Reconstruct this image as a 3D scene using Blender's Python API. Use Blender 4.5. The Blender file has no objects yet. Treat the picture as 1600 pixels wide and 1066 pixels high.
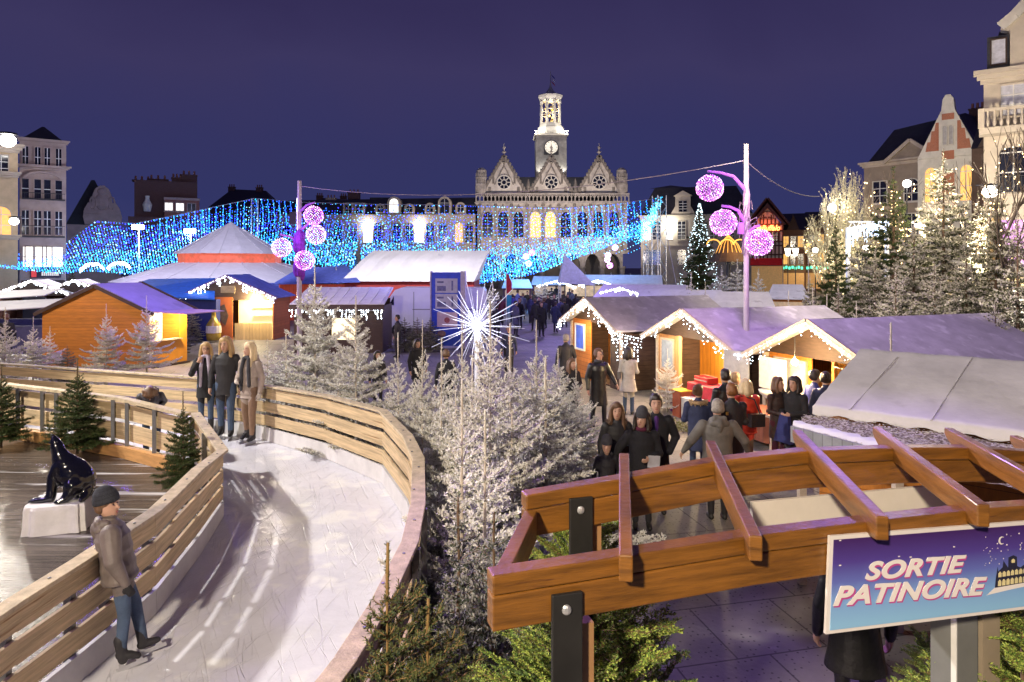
import bpy, math, random
import numpy as np
from mathutils import Vector, Matrix, Euler
R = math.radians
rnd = random.Random(7)
S = bpy.context.scene
COL = S.collection

# ---------------------------------------------------------------- camera
F, H, CX, CY = 1067.0, 3.65, 800.0, 415.0          # focal length and horizon measured on the 1600 px wide photograph
cam = bpy.data.objects.new('camera', bpy.data.cameras.new('camera'))
COL.objects.link(cam)
cam.location = (0, 0, H)
cam.rotation_euler = (R(90), 0, 0)
cam.data.sensor_width = 36
cam.data.lens = 36 * F / 1600
cam.data.shift_y = (CY - 533) / 1600
cam.data.clip_end = 2000
cam.data.clip_start = .05
S.camera = cam

# ---------------------------------------------------------------- world: indigo dusk
W = bpy.data.worlds.new('World')
S.world = W
W.use_nodes = True
nt = W.node_tree
nt.nodes.clear()
wo = nt.nodes.new('ShaderNodeOutputWorld')
bg = nt.nodes.new('ShaderNodeBackground')
tc = nt.nodes.new('ShaderNodeTexCoord')
sx = nt.nodes.new('ShaderNodeSeparateXYZ')
rp = nt.nodes.new('ShaderNodeValToRGB')
nt.links.new(tc.outputs['Generated'], sx.inputs[0])
nz = nt.nodes.new('ShaderNodeTexNoise')
nz.inputs['Scale'].default_value = 2.2
nz.inputs['Detail'].default_value = 7
nz.inputs['Distortion'].default_value = .6
nt.links.new(tc.outputs['Generated'], nz.inputs[0])
ma = nt.nodes.new('ShaderNodeMath')
ma.operation = 'MULTIPLY_ADD'
ma.inputs[1].default_value = .26
nt.links.new(nz.outputs[0], ma.inputs[0])
nt.links.new(sx.outputs['Z'], ma.inputs[2])
nt.links.new(ma.outputs[0], rp.inputs[0])
el = rp.color_ramp.elements
el[0].position, el[0].color = 0.0, (.060, .054, .135, 1)
el[1].position, el[1].color = .50, (.030, .024, .080, 1)
for p, c in ((.10, (.042, .045, .130, 1)), (.20, (.027, .031, .112, 1)), (.30, (.030, .030, .104, 1)), (.40, (.038, .032, .098, 1))):
    e = el.new(p)
    e.color = c
nt.links.new(rp.outputs[0], bg.inputs[0])
bg.inputs[1].default_value = 1.0
nt.links.new(bg.outputs[0], wo.inputs[0])

S.view_settings.view_transform = 'Standard'
S.view_settings.look = 'None'
S.view_settings.exposure = .22
S.view_settings.gamma = 1
S.render.engine = 'CYCLES'
cy = S.cycles
cy.use_denoising = True
cy.denoiser = 'OPENIMAGEDENOISE'
cy.max_bounces = 5
cy.diffuse_bounces = 2
cy.glossy_bounces = 2
cy.transmission_bounces = 3
cy.transparent_max_bounces = 6
cy.sample_clamp_indirect = 2.0
cy.caustics_reflective = cy.caustics_refractive = False

# ---------------------------------------------------------------- lamps of the fair, plus an added violet spot
def soft(o, w=.004):
    b = o.modifiers.new('edge', 'BEVEL'); b.width = w; b.segments = 2; b.limit_method = 'ANGLE'
    return o
def lamp(name, loc, power, col, size=.3, target=None, cone=None, blend=.4):
    d = bpy.data.lights.new(name, 'SPOT' if cone else 'POINT')
    d.energy = power
    d.color = col
    d.shadow_soft_size = size
    if cone:
        d.spot_size = R(cone)
        d.spot_blend = blend
    o = bpy.data.objects.new(name, d)
    o.location = loc
    if target is not None:
        o.rotation_euler = (Vector(target) - Vector(loc)).to_track_quat('-Z', 'Y').to_euler()
    COL.objects.link(o)
    return o
WARM, WHITE, PURP = (1, .78, .52), (1, .93, .82), (.45, .20, 1)
lamp('floodlight_rink', (-13, 9.5, 9.0), 7000, (1, .94, .86), .25, (-2.5, 8, .6), 85)             # mast beside the rink
lamp('floodlight_facade', (-41, 52, 13), 26000, (1, .92, .80), .5, (-3, 8, .6), 60)               # lamp on the corner house
lamp('floodlight_entrance', (-3.5, -5.5, 7.5), 6200, (1, .85, .64), .3, (2.0, 9, 1), 95)            # entrance stairs behind the viewer
lamp('violet_spot', (5.2, 14.2, 7.2), 600, (.58, .34, 1), .4, (6.9, 16.4, 1), 108)
lamp('violet_spot', (-2.5, 11.5, 8.0), 2000, (.48, .24, 1), .4, (1.9, 2.7, 1.5), 38)
lamp('violet_spot', (4.6, 9.2, 6.5), 520, (.42, .26, 1), .4, (2.3, 4.0, 0), 52)  # added violet spot with no fixture, tints the paving by the pergola
lamp('violet_spot', (-9, 3.5, 7), 480, (.50, .34, 1), .5, (-2.2, 6, .6), 80)

# ---------------------------------------------------------------- measuring helpers
def U(px, py, Y):
    return Vector(((px - CX) / F * Y, Y, H - (py - CY) / F * Y))
def G(px, py, z=0.0):
    Y = F * (H - z) / (py - CY)
    return Vector(((px - CX) / F * Y, Y, z))

# ---------------------------------------------------------------- objects
def tag(o, label=None, cat=None, group=None, kind=None):
    for k, v in (('label', label), ('category', cat), ('group', group), ('kind', kind)):
        if v:
            o[k] = v
    return o
def thing(name, label, cat, loc=(0, 0, 0), rz=0, group=None):
    o = bpy.data.objects.new(name, None)
    o.empty_display_size = .2
    COL.objects.link(o)
    o.location = loc
    o.rotation_euler = (0, 0, rz)
    return tag(o, label, cat, group)
def inst(name, mesh, parent=None, loc=(0, 0, 0), rot=(0, 0, 0), scale=1):
    o = bpy.data.objects.new(name, mesh)
    COL.objects.link(o)
    o.parent = parent
    o.location = loc
    o.rotation_euler = rot
    o.scale = (scale,) * 3 if isinstance(scale, (int, float)) else scale
    return o
def copy_tree(o, parent=None):
    c = o.copy()
    COL.objects.link(c)
    c.parent = parent
    for ch in o.children:
        copy_tree(ch, c)
    return c

class MB:
    """collects shapes; build() links them as one mesh object"""
    def __init__(s, xf=None):
        s.v, s.f, s.m, s.mi, s.xf, s.sm = [], [], [], 0, xf, []
        s.smooth = False
    def add(s, vs, fs):
        b = len(s.v)
        if s.xf is not None:
            vs = [s.xf @ Vector(v) for v in vs]
        s.v.extend([tuple(v) for v in vs])
        for f in fs:
            s.f.append([b + i for i in f])
            s.m.append(s.mi)
            s.sm.append(s.smooth)
        return s
    def box(s, x0, x1, y0, y1, z0, z1):
        return s.add([(x0, y0, z0), (x1, y0, z0), (x1, y1, z0), (x0, y1, z0), (x0, y0, z1), (x1, y0, z1), (x1, y1, z1), (x0, y1, z1)],
                     [(3, 2, 1, 0), (4, 5, 6, 7), (0, 1, 5, 4), (1, 2, 6, 5), (2, 3, 7, 6), (3, 0, 4, 7)])
    def cbox(s, c, sz, rz=0):
        c = Vector(c)
        m = Matrix.Rotation(rz, 3, 'Z')
        hx, hy, hz = sz[0] / 2, sz[1] / 2, sz[2] / 2
        vs = [c + m @ Vector((a * hx, b * hy, d * hz)) for d in (-1, 1) for a, b in ((-1, -1), (1, -1), (1, 1), (-1, 1))]
        return s.add(vs, [(3, 2, 1, 0), (4, 5, 6, 7), (0, 1, 5, 4), (1, 2, 6, 5), (2, 3, 7, 6), (3, 0, 4, 7)])
    def bar(s, a, b, w, h, up=(0, 0, 1)):
        """a beam of w x h between two points"""
        a, b = Vector(a), Vector(b)
        d = (b - a).normalized()
        sd = d.cross(Vector(up))
        sd = sd.normalized() if sd.length > 1e-5 else Vector((1, 0, 0))
        u = sd.cross(d)
        q = [p + sd * (i * w / 2) + u * (j * h / 2) for p in (a, b) for i, j in ((-1, -1), (1, -1), (1, 1), (-1, 1))]
        return s.add(q, [(3, 2, 1, 0), (4, 5, 6, 7), (0, 1, 5, 4), (1, 2, 6, 5), (2, 3, 7, 6), (3, 0, 4, 7)])
    def tube(s, pts, rad, n=8, caps=True, sx=1.0):
        pts = [Vector(p) for p in pts]
        if isinstance(rad, (int, float)):
            rad = [rad] * len(pts)
        ref = Vector((0, 0, 1)) if abs((pts[-1] - pts[0]).normalized().z) < .9 else Vector((1, 0, 0))
        vs, fs = [], []
        for i, p in enumerate(pts):
            d = (pts[min(i + 1, len(pts) - 1)] - pts[max(i - 1, 0)]).normalized()
            a = d.cross(ref).normalized()
            b = a.cross(d)
            for k in range(n):
                t = 2 * math.pi * k / n
                vs.append(p + (a * math.cos(t) * sx + b * math.sin(t)) * rad[i])
        for i in range(len(pts) - 1):
            for k in range(n):
                k2 = (k + 1) % n
                fs.append((i * n + k, (i + 1) * n + k, (i + 1) * n + k2, i * n + k2))
        if caps:
            fs.append(tuple(range(n)))
            fs.append(tuple(reversed([(len(pts) - 1) * n + k for k in range(n)])))
        return s.add(vs, fs)
    def lathe(s, prof, n=16, c=(0, 0, 0), a0=0):
        """prof: (r, z) from the bottom up"""
        vs, fs = [], []
        for r, z in prof:
            for k in range(n):
                t = 2 * math.pi * k / n + a0
                vs.append((c[0] + r * math.cos(t), c[1] + r * math.sin(t), c[2] + z))
        for i in range(len(prof) - 1):
            for k in range(n):
                k2 = (k + 1) % n
                fs.append((i * n + k, i * n + k2, (i + 1) * n + k2, (i + 1) * n + k))
        fs.append(tuple(reversed(range(n))))
        fs.append(tuple((len(prof) - 1) * n + k for k in range(n)))
        return s.add(vs, fs)
    def prism(s, poly, y0, y1):
        """poly in (x, z), counter-clockwise seen from -y, given depth y0..y1"""
        n = len(poly)
        vs = [(x, y0, z) for x, z in poly] + [(x, y1, z) for x, z in poly]
        fs = [tuple(range(n)), tuple(reversed(range(n, 2 * n)))]
        fs += [((i + 1) % n, i, n + i, n + (i + 1) % n) for i in range(n)]
        return s.add(vs, fs)
    def slab(s, poly, z0, z1):
        """poly in (x, y), counter-clockwise from above"""
        n = len(poly)
        vs = [(x, y, z0) for x, y in poly] + [(x, y, z1) for x, y in poly]
        fs = [tuple(reversed(range(n))), tuple(range(n, 2 * n))]
        fs += [(i, (i + 1) % n, n + (i + 1) % n, n + i) for i in range(n)]
        return s.add(vs, fs)
    def plate(s, a, b, c, d, t):
        """a quad given thickness t along its normal"""
        a, b, c, d = map(Vector, (a, b, c, d))
        n = (b - a).cross(d - a).normalized() * t
        return s.add([a, b, c, d, a + n, b + n, c + n, d + n],
                     [(3, 2, 1, 0), (4, 5, 6, 7), (0, 1, 5, 4), (1, 2, 6, 5), (2, 3, 7, 6), (3, 0, 4, 7)])
    def ball(s, c, r, n=10, m=6):
        rx, ry, rz = (r, r, r) if isinstance(r, (int, float)) else r
        vs = [(c[0], c[1], c[2] - rz)]
        for j in range(1, m):
            p = math.pi * j / m
            for k in range(n):
                t = 2 * math.pi * k / n
                vs.append((c[0] + rx * math.sin(p) * math.cos(t), c[1] + ry * math.sin(p) * math.sin(t), c[2] - rz * math.cos(p)))
        vs.append((c[0], c[1], c[2] + rz))
        fs = [(0, 1 + (k + 1) % n, 1 + k) for k in range(n)]
        for j in range(m - 2):
            for k in range(n):
                k2 = (k + 1) % n
                fs.append((1 + j * n + k, 1 + j * n + k2, 1 + (j + 1) * n + k2, 1 + (j + 1) * n + k))
        L = len(vs) - 1
        fs += [(L, 1 + (m - 2) * n + k, 1 + (m - 2) * n + (k + 1) % n) for k in range(n)]
        return s.add(vs, fs)
    def mesh(s, name, mats):
        me = bpy.data.meshes.new(name)
        me.from_pydata(s.v, [], s.f)
        for m in (mats if isinstance(mats, (list, tuple)) else [mats]):
            me.materials.append(m)
        me.polygons.foreach_set('material_index', s.m)
        me.polygons.foreach_set('use_smooth', s.sm)
        me.update()
        return me
    def build(s, name, mats, parent=None, loc=(0, 0, 0), rz=0):
        o = inst(name, s.mesh(name, mats), parent, loc, (0, 0, rz))
        return o

def np_mesh(name, V, T, mats, mi=None, smooth=False):
    """triangle soup from numpy arrays"""
    me = bpy.data.meshes.new(name)
    V = np.asarray(V, np.float32)
    T = np.asarray(T, np.int32)
    me.vertices.add(len(V))
    me.vertices.foreach_set('co', V.ravel())
    me.loops.add(T.size)
    me.loops.foreach_set('vertex_index', T.ravel())
    me.polygons.add(len(T))
    me.polygons.foreach_set('loop_start', np.arange(0, T.size, T.shape[1], dtype=np.int32))
    for m in (mats if isinstance(mats, (list, tuple)) else [mats]):
        me.materials.append(m)
    if mi is not None:
        me.polygons.foreach_set('material_index', np.asarray(mi, np.int32))
    if smooth:
        me.polygons.foreach_set('use_smooth', np.ones(len(T), bool))
    me.update(calc_edges=True)
    return me
OCT_V = np.array([(1, 0, 0), (-1, 0, 0), (0, 1, 0), (0, -1, 0), (0, 0, 1), (0, 0, -1)], np.float32)
OCT_T = np.array([(0, 2, 4), (2, 1, 4), (1, 3, 4), (3, 0, 4), (2, 0, 5), (1, 2, 5), (3, 1, 5), (0, 3, 5)], np.int32)
def bulbs_mesh(name, P, rad, mats, mi=None):
    P = np.asarray(P, np.float32)
    n = len(P)
    rad = np.broadcast_to(np.asarray(rad, np.float32), (n,))
    V = (P[:, None, :] + OCT_V[None] * rad[:, None, None]).reshape(-1, 3)
    T = (OCT_T[None] + (np.arange(n) * 6)[:, None, None]).reshape(-1, 3)
    return np_mesh(name, V, T, mats, None if mi is None else np.repeat(mi, 8))

# ---------------------------------------------------------------- materials
_mats = {}
def mk(name, col, rough=.75, var=.18, scale=5.0, st=(1, 1, 1), bump=0.0, bscale=40, metal=0, em=None, ems=0, sample=False,
       planks=None, brick=None, coat=0, spec=.5, col2=None, sheen=0, speck=None):
    if name in _mats:
        return _mats[name]
    m = bpy.data.materials.new(name)
    _mats[name] = m
    m.use_nodes = True
    t = m.node_tree
    L, N = t.links.new, t.nodes.new
    b = t.nodes['Principled BSDF']
    b.inputs['Roughness'].default_value = rough
    b.inputs['Metallic'].default_value = metal
    b.inputs['Specular IOR Level'].default_value = spec
    b.inputs['Coat Weight'].default_value = coat
    if sheen:
        b.inputs['Sheen Weight'].default_value = sheen
    tc = N('ShaderNodeTexCoord')
    mp = N('ShaderNodeMapping')
    mp.inputs['Scale'].default_value = st
    L(tc.outputs['Object'], mp.inputs[0])
    n1 = N('ShaderNodeTexNoise')
    n1.inputs['Scale'].default_value = scale
    n1.inputs['Detail'].default_value = 6
    n1.inputs['Roughness'].default_value = .65
    L(mp.outputs[0], n1.inputs[0])
    r = N('ShaderNodeValToRGB')
    c1 = [max(0, c * (1 - var)) for c in col] + [1]
    c2 = [c * (1 + var) for c in col] + [1] if col2 is None else list(col2) + [1]
    r.color_ramp.elements[0].position, r.color_ramp.elements[0].color = .32, c1
    r.color_ramp.elements[1].position, r.color_ramp.elements[1].color = .68, c2
    L(n1.outputs[0], r.inputs[0])
    out = r.outputs[0]
    def mul(a, fac_socket, dark):
        mx = N('ShaderNodeMix')
        mx.data_type = 'RGBA'
        mx.blend_type = 'MULTIPLY'
        L(fac_socket, mx.inputs[0])
        L(a, mx.inputs[6])
        mx.inputs[7].default_value = (dark, dark, dark, 1)
        return mx.outputs[2]
    if planks:                                   # (axis, planks per metre, darkness of the joint)
        sp = N('ShaderNodeSeparateXYZ')
        L(tc.outputs['Object'], sp.inputs[0])
        q = N('ShaderNodeMath'); q.operation = 'MULTIPLY'; q.inputs[1].default_value = planks[1]
        L(sp.outputs[planks[0]], q.inputs[0])
        fr = N('ShaderNodeMath'); fr.operation = 'FRACT'
        L(q.outputs[0], fr.inputs[0])
        lt = N('ShaderNodeMath'); lt.operation = 'LESS_THAN'; lt.inputs[1].default_value = .08
        L(fr.outputs[0], lt.inputs[0])
        out = mul(out, lt.outputs[0], planks[2])
        fl = N('ShaderNodeMath'); fl.operation = 'FLOOR'
        L(q.outputs[0], fl.inputs[0])
        wn = N('ShaderNodeTexWhiteNoise'); wn.noise_dimensions = '1D'
        L(fl.outputs[0], wn.inputs['W'])
        k = N('ShaderNodeMath'); k.operation = 'MULTIPLY'; k.inputs[1].default_value = .55
        L(wn.outputs[0], k.inputs[0])
        out = mul(out, k.outputs[0], .62)
    if brick:                                    # (scale, mortar colour)
        bt = N('ShaderNodeTexBrick')
        bt.inputs['Scale'].default_value = brick[0]
        bt.inputs['Mortar Size'].default_value = .018
        bt.inputs['Color1'].default_value = (*[c * .8 for c in col], 1)
        bt.inputs['Color2'].default_value = (*[c * 1.15 for c in col], 1)
        bt.inputs['Mortar'].default_value = (*brick[1], 1)
        cb = N('ShaderNodeCombineXYZ'); sp = N('ShaderNodeSeparateXYZ')
        L(tc.outputs['Object'], sp.inputs[0])
        ad = N('ShaderNodeMath'); ad.operation = 'ADD'
        L(sp.outputs[0], ad.inputs[0]); L(sp.outputs[1], ad.inputs[1])
        L(ad.outputs[0], cb.inputs[0]); L(sp.outputs[2], cb.inputs[1])
        L(cb.outputs[0], bt.inputs[0])
        mx = N('ShaderNodeMix'); mx.data_type = 'RGBA'; mx.blend_type = 'MIX'; mx.inputs[0].default_value = .65
        L(out, mx.inputs[6]); L(bt.outputs[0], mx.inputs[7])
        out = mx.outputs[2]
    if speck:                                    # (colour, scale, threshold) flecks of snow or dirt
        n3 = N('ShaderNodeTexNoise'); n3.inputs['Scale'].default_value = speck[1]; n3.inputs['Detail'].default_value = 8
        L(mp.outputs[0], n3.inputs[0])
        r3 = N('ShaderNodeValToRGB')
        r3.color_ramp.elements[0].position = speck[2]; r3.color_ramp.elements[1].position = min(1, speck[2] + .1)
        L(n3.outputs[0], r3.inputs[0])
        mx = N('ShaderNodeMix'); mx.data_type = 'RGBA'
        L(r3.outputs[0], mx.inputs[0]); L(out, mx.inputs[6]); mx.inputs[7].default_value = (*speck[0], 1)
        out = mx.outputs[2]
    L(out, b.inputs['Base Color'])
    if bump:
        n2 = N('ShaderNodeTexNoise')
        n2.inputs['Scale'].default_value = bscale
        n2.inputs['Detail'].default_value = 5
        L(mp.outputs[0], n2.inputs[0])
        bp = N('ShaderNodeBump')
        bp.inputs['Strength'].default_value = bump
        bp.inputs['Distance'].default_value = .02
        L(n2.outputs[0], bp.inputs['Height'])
        L(bp.outputs[0], b.inputs['Normal'])
    if em:
        b.inputs['Emission Color'].default_value = (*em, 1)
        b.inputs['Emission Strength'].default_value = ems
        if not sample:
            m.cycles.emission_sampling = 'NONE'
    return m
def glow(name, col, s, sample=False):
    return mk(name, [c * .6 for c in col], .5, em=col, ems=s, sample=sample)

STONE = mk('pale_stone', (.42, .37, .30), .85, .22, 1.2, bump=.4, bscale=6)
GSTONE = mk('grey_carved_stone', (.36, .32, .28), .85, .35, 1.5, bump=.6, bscale=5)
WSTONE = mk('white_stone', (.62, .58, .50), .8, .15, 1.5)
SLATE = mk('slate_roof', (.035, .035, .045), .5, .3, 3, planks=(2, 3, .6))
BRICK = mk('red_brick', (.26, .085, .05), .85, .2, 2, brick=(4.5, (.4, .36, .32)))
DBRICK = mk('dark_brick', (.12, .055, .045), .85, .25, 2, brick=(4.5, (.16, .13, .12)))
GLASS = mk('dark_glass', (.015, .017, .03), .12, .1, spec=.8)
LITW = glow('lit_window', (1, .55, .14), .85)
LITWW = glow('bright_window', (1, .95, .85), 1.1)
FRAMEW = mk('white_paint', (.72, .70, .66), .5, .08)
IRON = mk('black_iron', (.02, .02, .022), .45, .2)
STEEL = mk('grey_steel', (.22, .22, .23), .4, .15, metal=.6)
ALU = mk('aluminium', (.62, .62, .64), .35, .08, metal=.7)
ORANGE = mk('orange_stained_wood', (.50, .175, .02), .6, .22, 3, (6, 6, 1), planks=(2, 7.5, .45))
ORANGEV = mk('orange_boards', (.62, .24, .03), .55, .2, 3, (8, 8, 1), planks=(0, 6, .5))
DKWOOD = mk('dark_wood', (.05, .028, .02), .7, .3, 4, (1, 1, 6))
PINE = mk('raw_pine', (.54, .40, .23), .72, .34, 1.6, (1.0, 1.0, 20), bump=.35, bscale=9, speck=((.26, .14, .055), 1.1, .62))
PALEWOOD = mk('pale_trim_wood', (.48, .38, .30), .7, .2, 3, (6, 6, 6))
SNOW = mk('artificial_snow_cloth', (.74, .73, .76), .9, .10, 2.5, bump=.5, bscale=7, speck=((.52, .50, .53), 3, .64))
PURPROOF = mk('felt_roof', (.50, .47, .50), .9, .18, 2.0, bump=.5, bscale=5, speck=((.66, .63, .66), 3.2, .56))
# ================================================================ ground, ice, deck
def paving_mat():
    m = mk('concrete_paving', (.20, .185, .175), .62, .3, .8, bump=.35, bscale=18, speck=((.42, .40, .40), 1.1, .66))
    t = m.node_tree
    L, N = t.links.new, t.nodes.new
    b = t.nodes['Principled BSDF']
    src = b.inputs['Base Color'].links[0].from_socket
    tc = N('ShaderNodeTexCoord')
    mp = N('ShaderNodeMapping')
    mp.inputs['Rotation'].default_value = (0, 0, R(-13))
    L(tc.outputs['Object'], mp.inputs[0])
    bt = N('ShaderNodeTexBrick')
    bt.inputs['Scale'].default_value = 1.0
    bt.inputs['Brick Width'].default_value = .95
    bt.inputs['Row Height'].default_value = .95
    bt.offset = .35
    bt.inputs['Mortar Size'].default_value = .010
    for i, c in (('Color1', .92), ('Color2', 1.05), ('Mortar', .28)):
        bt.inputs[i].default_value = (c, c, c, 1)
    L(mp.outputs[0], bt.inputs[0])
    vo = N('ShaderNodeTexVoronoi')              # drainage dimples of the slabs
    vo.inputs['Scale'].default_value = 14
    vo.inputs['Randomness'].default_value = .35
    L(mp.outputs[0], vo.inputs[0])
    lt = N('ShaderNodeMath'); lt.operation = 'LESS_THAN'; lt.inputs[1].default_value = .17
    L(vo.outputs['Distance'], lt.inputs[0])
    m1 = N('ShaderNodeMix'); m1.data_type = 'RGBA'; m1.blend_type = 'MULTIPLY'; m1.inputs[0].default_value = 1
    L(src, m1.inputs[6]); L(bt.outputs[0], m1.inputs[7])
    m2 = N('ShaderNodeMix'); m2.data_type = 'RGBA'; m2.blend_type = 'MULTIPLY'
    L(lt.outputs[0], m2.inputs[0]); L(m1.outputs[2], m2.inputs[6]); m2.inputs[7].default_value = (.3, .3, .3, 1)
    L(m2.outputs[2], b.inputs['Base Color'])
    return m
g = MB(); g.add([(-400, -60, 0), (400, -60, 0), (400, 900, 0), (-400, 900, 0)], [(0, 1, 2, 3)])
tag(g.build('ground', paving_mat()), kind='structure')

def ice_mat():
    m = mk('scratched_ice', (.76, .76, .84), .24, .09, 1.3, bump=.25, bscale=9, speck=((.90, .90, .91), 2.2, .56), spec=.5)
    t = m.node_tree
    L, N = t.links.new, t.nodes.new
    b = t.nodes['Principled BSDF']
    tc = N('ShaderNodeTexCoord')
    h = None
    for k, (rot, sc) in enumerate(((55, (.55, 20, 1)), (-60, (.7, 26, 1)), (80, (.45, 18, 1)), (110, (.6, 24, 1)))):
        mp = N('ShaderNodeMapping'); mp.vector_type = 'TEXTURE'
        mp.inputs['Rotation'].default_value = (0, 0, R(rot)); mp.inputs['Scale'].default_value = [1 / c for c in sc]
        L(tc.outputs['Object'], mp.inputs[0])
        n = N('ShaderNodeTexNoise'); n.inputs['Scale'].default_value = 1.2; n.inputs['Detail'].default_value = 3; n.inputs['Distortion'].default_value = 1.4
        L(mp.outputs[0], n.inputs[0])
        gt = N('ShaderNodeMapRange'); gt.inputs[1].default_value = .635; gt.inputs[2].default_value = .70
        L(n.outputs[0], gt.inputs[0])
        if h is None:
            h = gt.outputs[0]
        else:
            ad = N('ShaderNodeMath'); ad.operation = 'MAXIMUM'
            L(h, ad.inputs[0]); L(gt.outputs[0], ad.inputs[1]); h = ad.outputs[0]
    bp = N('ShaderNodeBump'); bp.inputs['Strength'].default_value = .55; bp.inputs['Distance'].default_value = .012; bp.invert = True
    L(h, bp.inputs['Height'])
    old = b.inputs['Normal'].links[0].from_socket
    L(old, bp.inputs['Normal'])
    L(bp.outputs[0], b.inputs['Normal'])
    return m
ZI, ZD = .60, .72
# outer boarding: (px, base depth Y, top px y) ; inner boarding: base pixels on the ice and top pixels
OUT = [(-330, 16.4, 548), (0, 14.3, 567), (160, 13.5, 578), (310, 12.75, 588), (415, 11.95, 601), (512, 10.8, 617), (600, 9.58, 640), (640, 8.13, 680),
       (657, 7.18, 715), (657, 5.83, 785), (645, 5.01, 845), (600, 4.1, 940), (545, 3.5, 1030), (455, 2.95, 1150)]
outer = [((px - CX) / F * Y, Y, H - (ty - CY) / F * Y) for px, Y, ty in OUT]
INN = [(303, 741, 645), (345, 808, 703), (306, 871, 732), (269, 920, 768), (238, 960, 797), (171, 1021, 841), (119, 1066, 875), (20, 1150, 936), (-130, 1290, 1035)]
inner = []
for px, by, ty in INN:
    p = G(px, by, ZI)
    inner.append((p.x, p.y, H - (ty - CY) / F * p.y))
ice = MB()
ob_ = outer + [(-1, 1.5, 0)]
n_ = len(ob_)
ice.add([(x, y, ZI) for x, y, z in ob_] + [(-22, y, ZI) for x, y, z in ob_] + [(x, y, .01) for x, y, z in ob_],
        [(i, n_ + i, n_ + i + 1, i + 1) for i in range(n_ - 1)] + [(i, i + 1, 2 * n_ + i + 1, 2 * n_ + i) for i in range(n_ - 1)])
tag(ice.build('ice', ice_mat()), kind='structure')
railp = [U(0, 600, 11.8), U(95, 611, 11.2), U(190, 623, 10.55), U(292, 648, 9.65)]
railp = [Vector((-14, 14.0, 1.6))] + railp
deck_mat = mk('wet_deck_boards', (.090, .072, .060), .26, .45, 2.0, (.6, 7, 1), bump=.3, bscale=14, planks=(1, 8, .25), speck=((.62, .60, .60), .9, .60))
dk = MB()
poly = [(p.x, p.y) for p in railp] + [(x - .06, y) for x, y, z in inner[1:]] + [(-5, 2.2), (-14, 2.2)]
dk.slab(list(reversed(poly)), ZI + .004, ZD)
tag(dk.build('deck', deck_mat), kind='structure')

def lerp(a, b, t):
    return a + (b - a) * t
def boarding(root, pts, side, kick=True, mats=(PINE, SNOW), zb=ZI, capw=.13):
    """slatted rink boarding: per bay a kick board, three slats, a cap plank; a post at each vertex. side: +1 boards to the left of travel"""
    for i in range(len(pts) - 1):
        a, b = pts[i], pts[i + 1]
        A, B = Vector((a[0], a[1], 0)), Vector((b[0], b[1], 0))
        d = (B - A).normalized()
        n = Vector((-d.y, d.x, 0)) * side
        def strip(f0, f1, t0, t1):
            m = MB()
            q = []
            for t in (t0, t1):
                for P, top in ((A, a[2]), (B, b[2])):
                    h = top - zb
                    for f in (f0, f1):
                        v = P + n * t
                        q.append((v.x, v.y, zb + .006 + h * f))
            m.add(q, [(0, 1, 3, 2), (4, 6, 7, 5), (0, 4, 5, 1), (2, 3, 7, 6), (1, 5, 7, 3), (0, 2, 6, 4)])
            return m
        if kick:
            strip(0, .23, .0, .035).build('kick_board', KICK, root)
        for f0, f1 in ((.27, .45), (.51, .69), (.75, .925)):
            e = (i * 7 % 5 - 2) * .004
            strip(f0 + e, f1 + e, 0, .028).build('slat', mats[0], root)
        m = MB()
        cl = []
        for P, top in ((A - d * .015, a[2]), (B + d * .015, b[2])):
            for t in (-.045, capw - .045):
                v = P + n * t
                cl += [(v.x, v.y, top - .032), (v.x, v.y, top)]
        m.add(cl, [(0, 1, 3, 2), (4, 6, 7, 5), (0, 4, 5, 1), (2, 3, 7, 6), (1, 5, 7, 3), (0, 2, 6, 4)])
        soft(m.build('cap_plank', CAPW, root), .005)
        nb = max(1, round((B - A).length / 1.1))
        for k in range(nb):
            P = lerp(A, B, (k + .04) / nb) - n * .032
            top = lerp(a[2], b[2], k / nb) - .035
            m = MB(); m.cbox((P.x, P.y, (zb + top) / 2), (.055, .055, top - zb - .01), math.atan2(d.y, d.x))
            m.build('post', STEEL, root)
        for k in range(max(1, round((B - A).length / .55))):
            t = (k + .5) / max(1, round((B - A).length / .55))
            P = lerp(A, B, t) + n * (.02 + .04 * (k % 2))
            m = MB(); m.lathe([(.011, 0), (.011, .006), (.004, .008)], 8, (P.x, P.y, lerp(a[2], b[2], t) + .0005))
            m.build('bolt', STEEL, root)
KICK = mk('white_kick_board', (.66, .64, .64), .45, .15, 2.5, bump=.15, bscale=6)
CAPW = mk('worn_cap_plank', (.50, .40, .26), .7, .28, 2.0, (5, 5, 5), bump=.3, bscale=12, speck=((.60, .52, .40), 6, .64))
r = thing('rink_boarding', 'long outer pine slat boarding curving along the ice behind the three girls', 'fence')
boarding(r, outer, -1)
r = thing('rink_boarding', 'inner pine slat boarding with pale cap beside the boy in the striped hat', 'fence')
boarding(r, inner, 1)
r = thing('deck_railing', 'straight wooden railing on grey steel posts between the seal deck and the ice', 'railing')
rp_ = [(p.x, p.y, p.z) for p in railp]
for i in range(len(rp_) - 1):
    a, b = Vector(rp_[i]), Vector(rp_[i + 1])
    m = MB(); m.bar(a, b, .12, .045); m.build('handrail', CAPW, r)
    for f0, f1 in ((.02, .30), (.36, .62), (.68, .92)):
        m = MB()
        n = Vector((0, .05, 0))
        q = lambda p, f: Vector((p.x, p.y, ZI + (p.z - ZI) * f))
        m.plate(q(a, f0) + n, q(b, f0) + n, q(b, f1) + n, q(a, f1) + n, .026)
        m.build('board', PINE, r)
    m = MB(); m.bar(Vector((a.x, a.y - .07, ZD + .09)), Vector((b.x, b.y - .07, ZD + .09)), .09, .17)
    m.build('base_beam', mk('orange_pine', (.50, .26, .09), .6, .2, 2, (2, 2, 12)), r)
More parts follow.
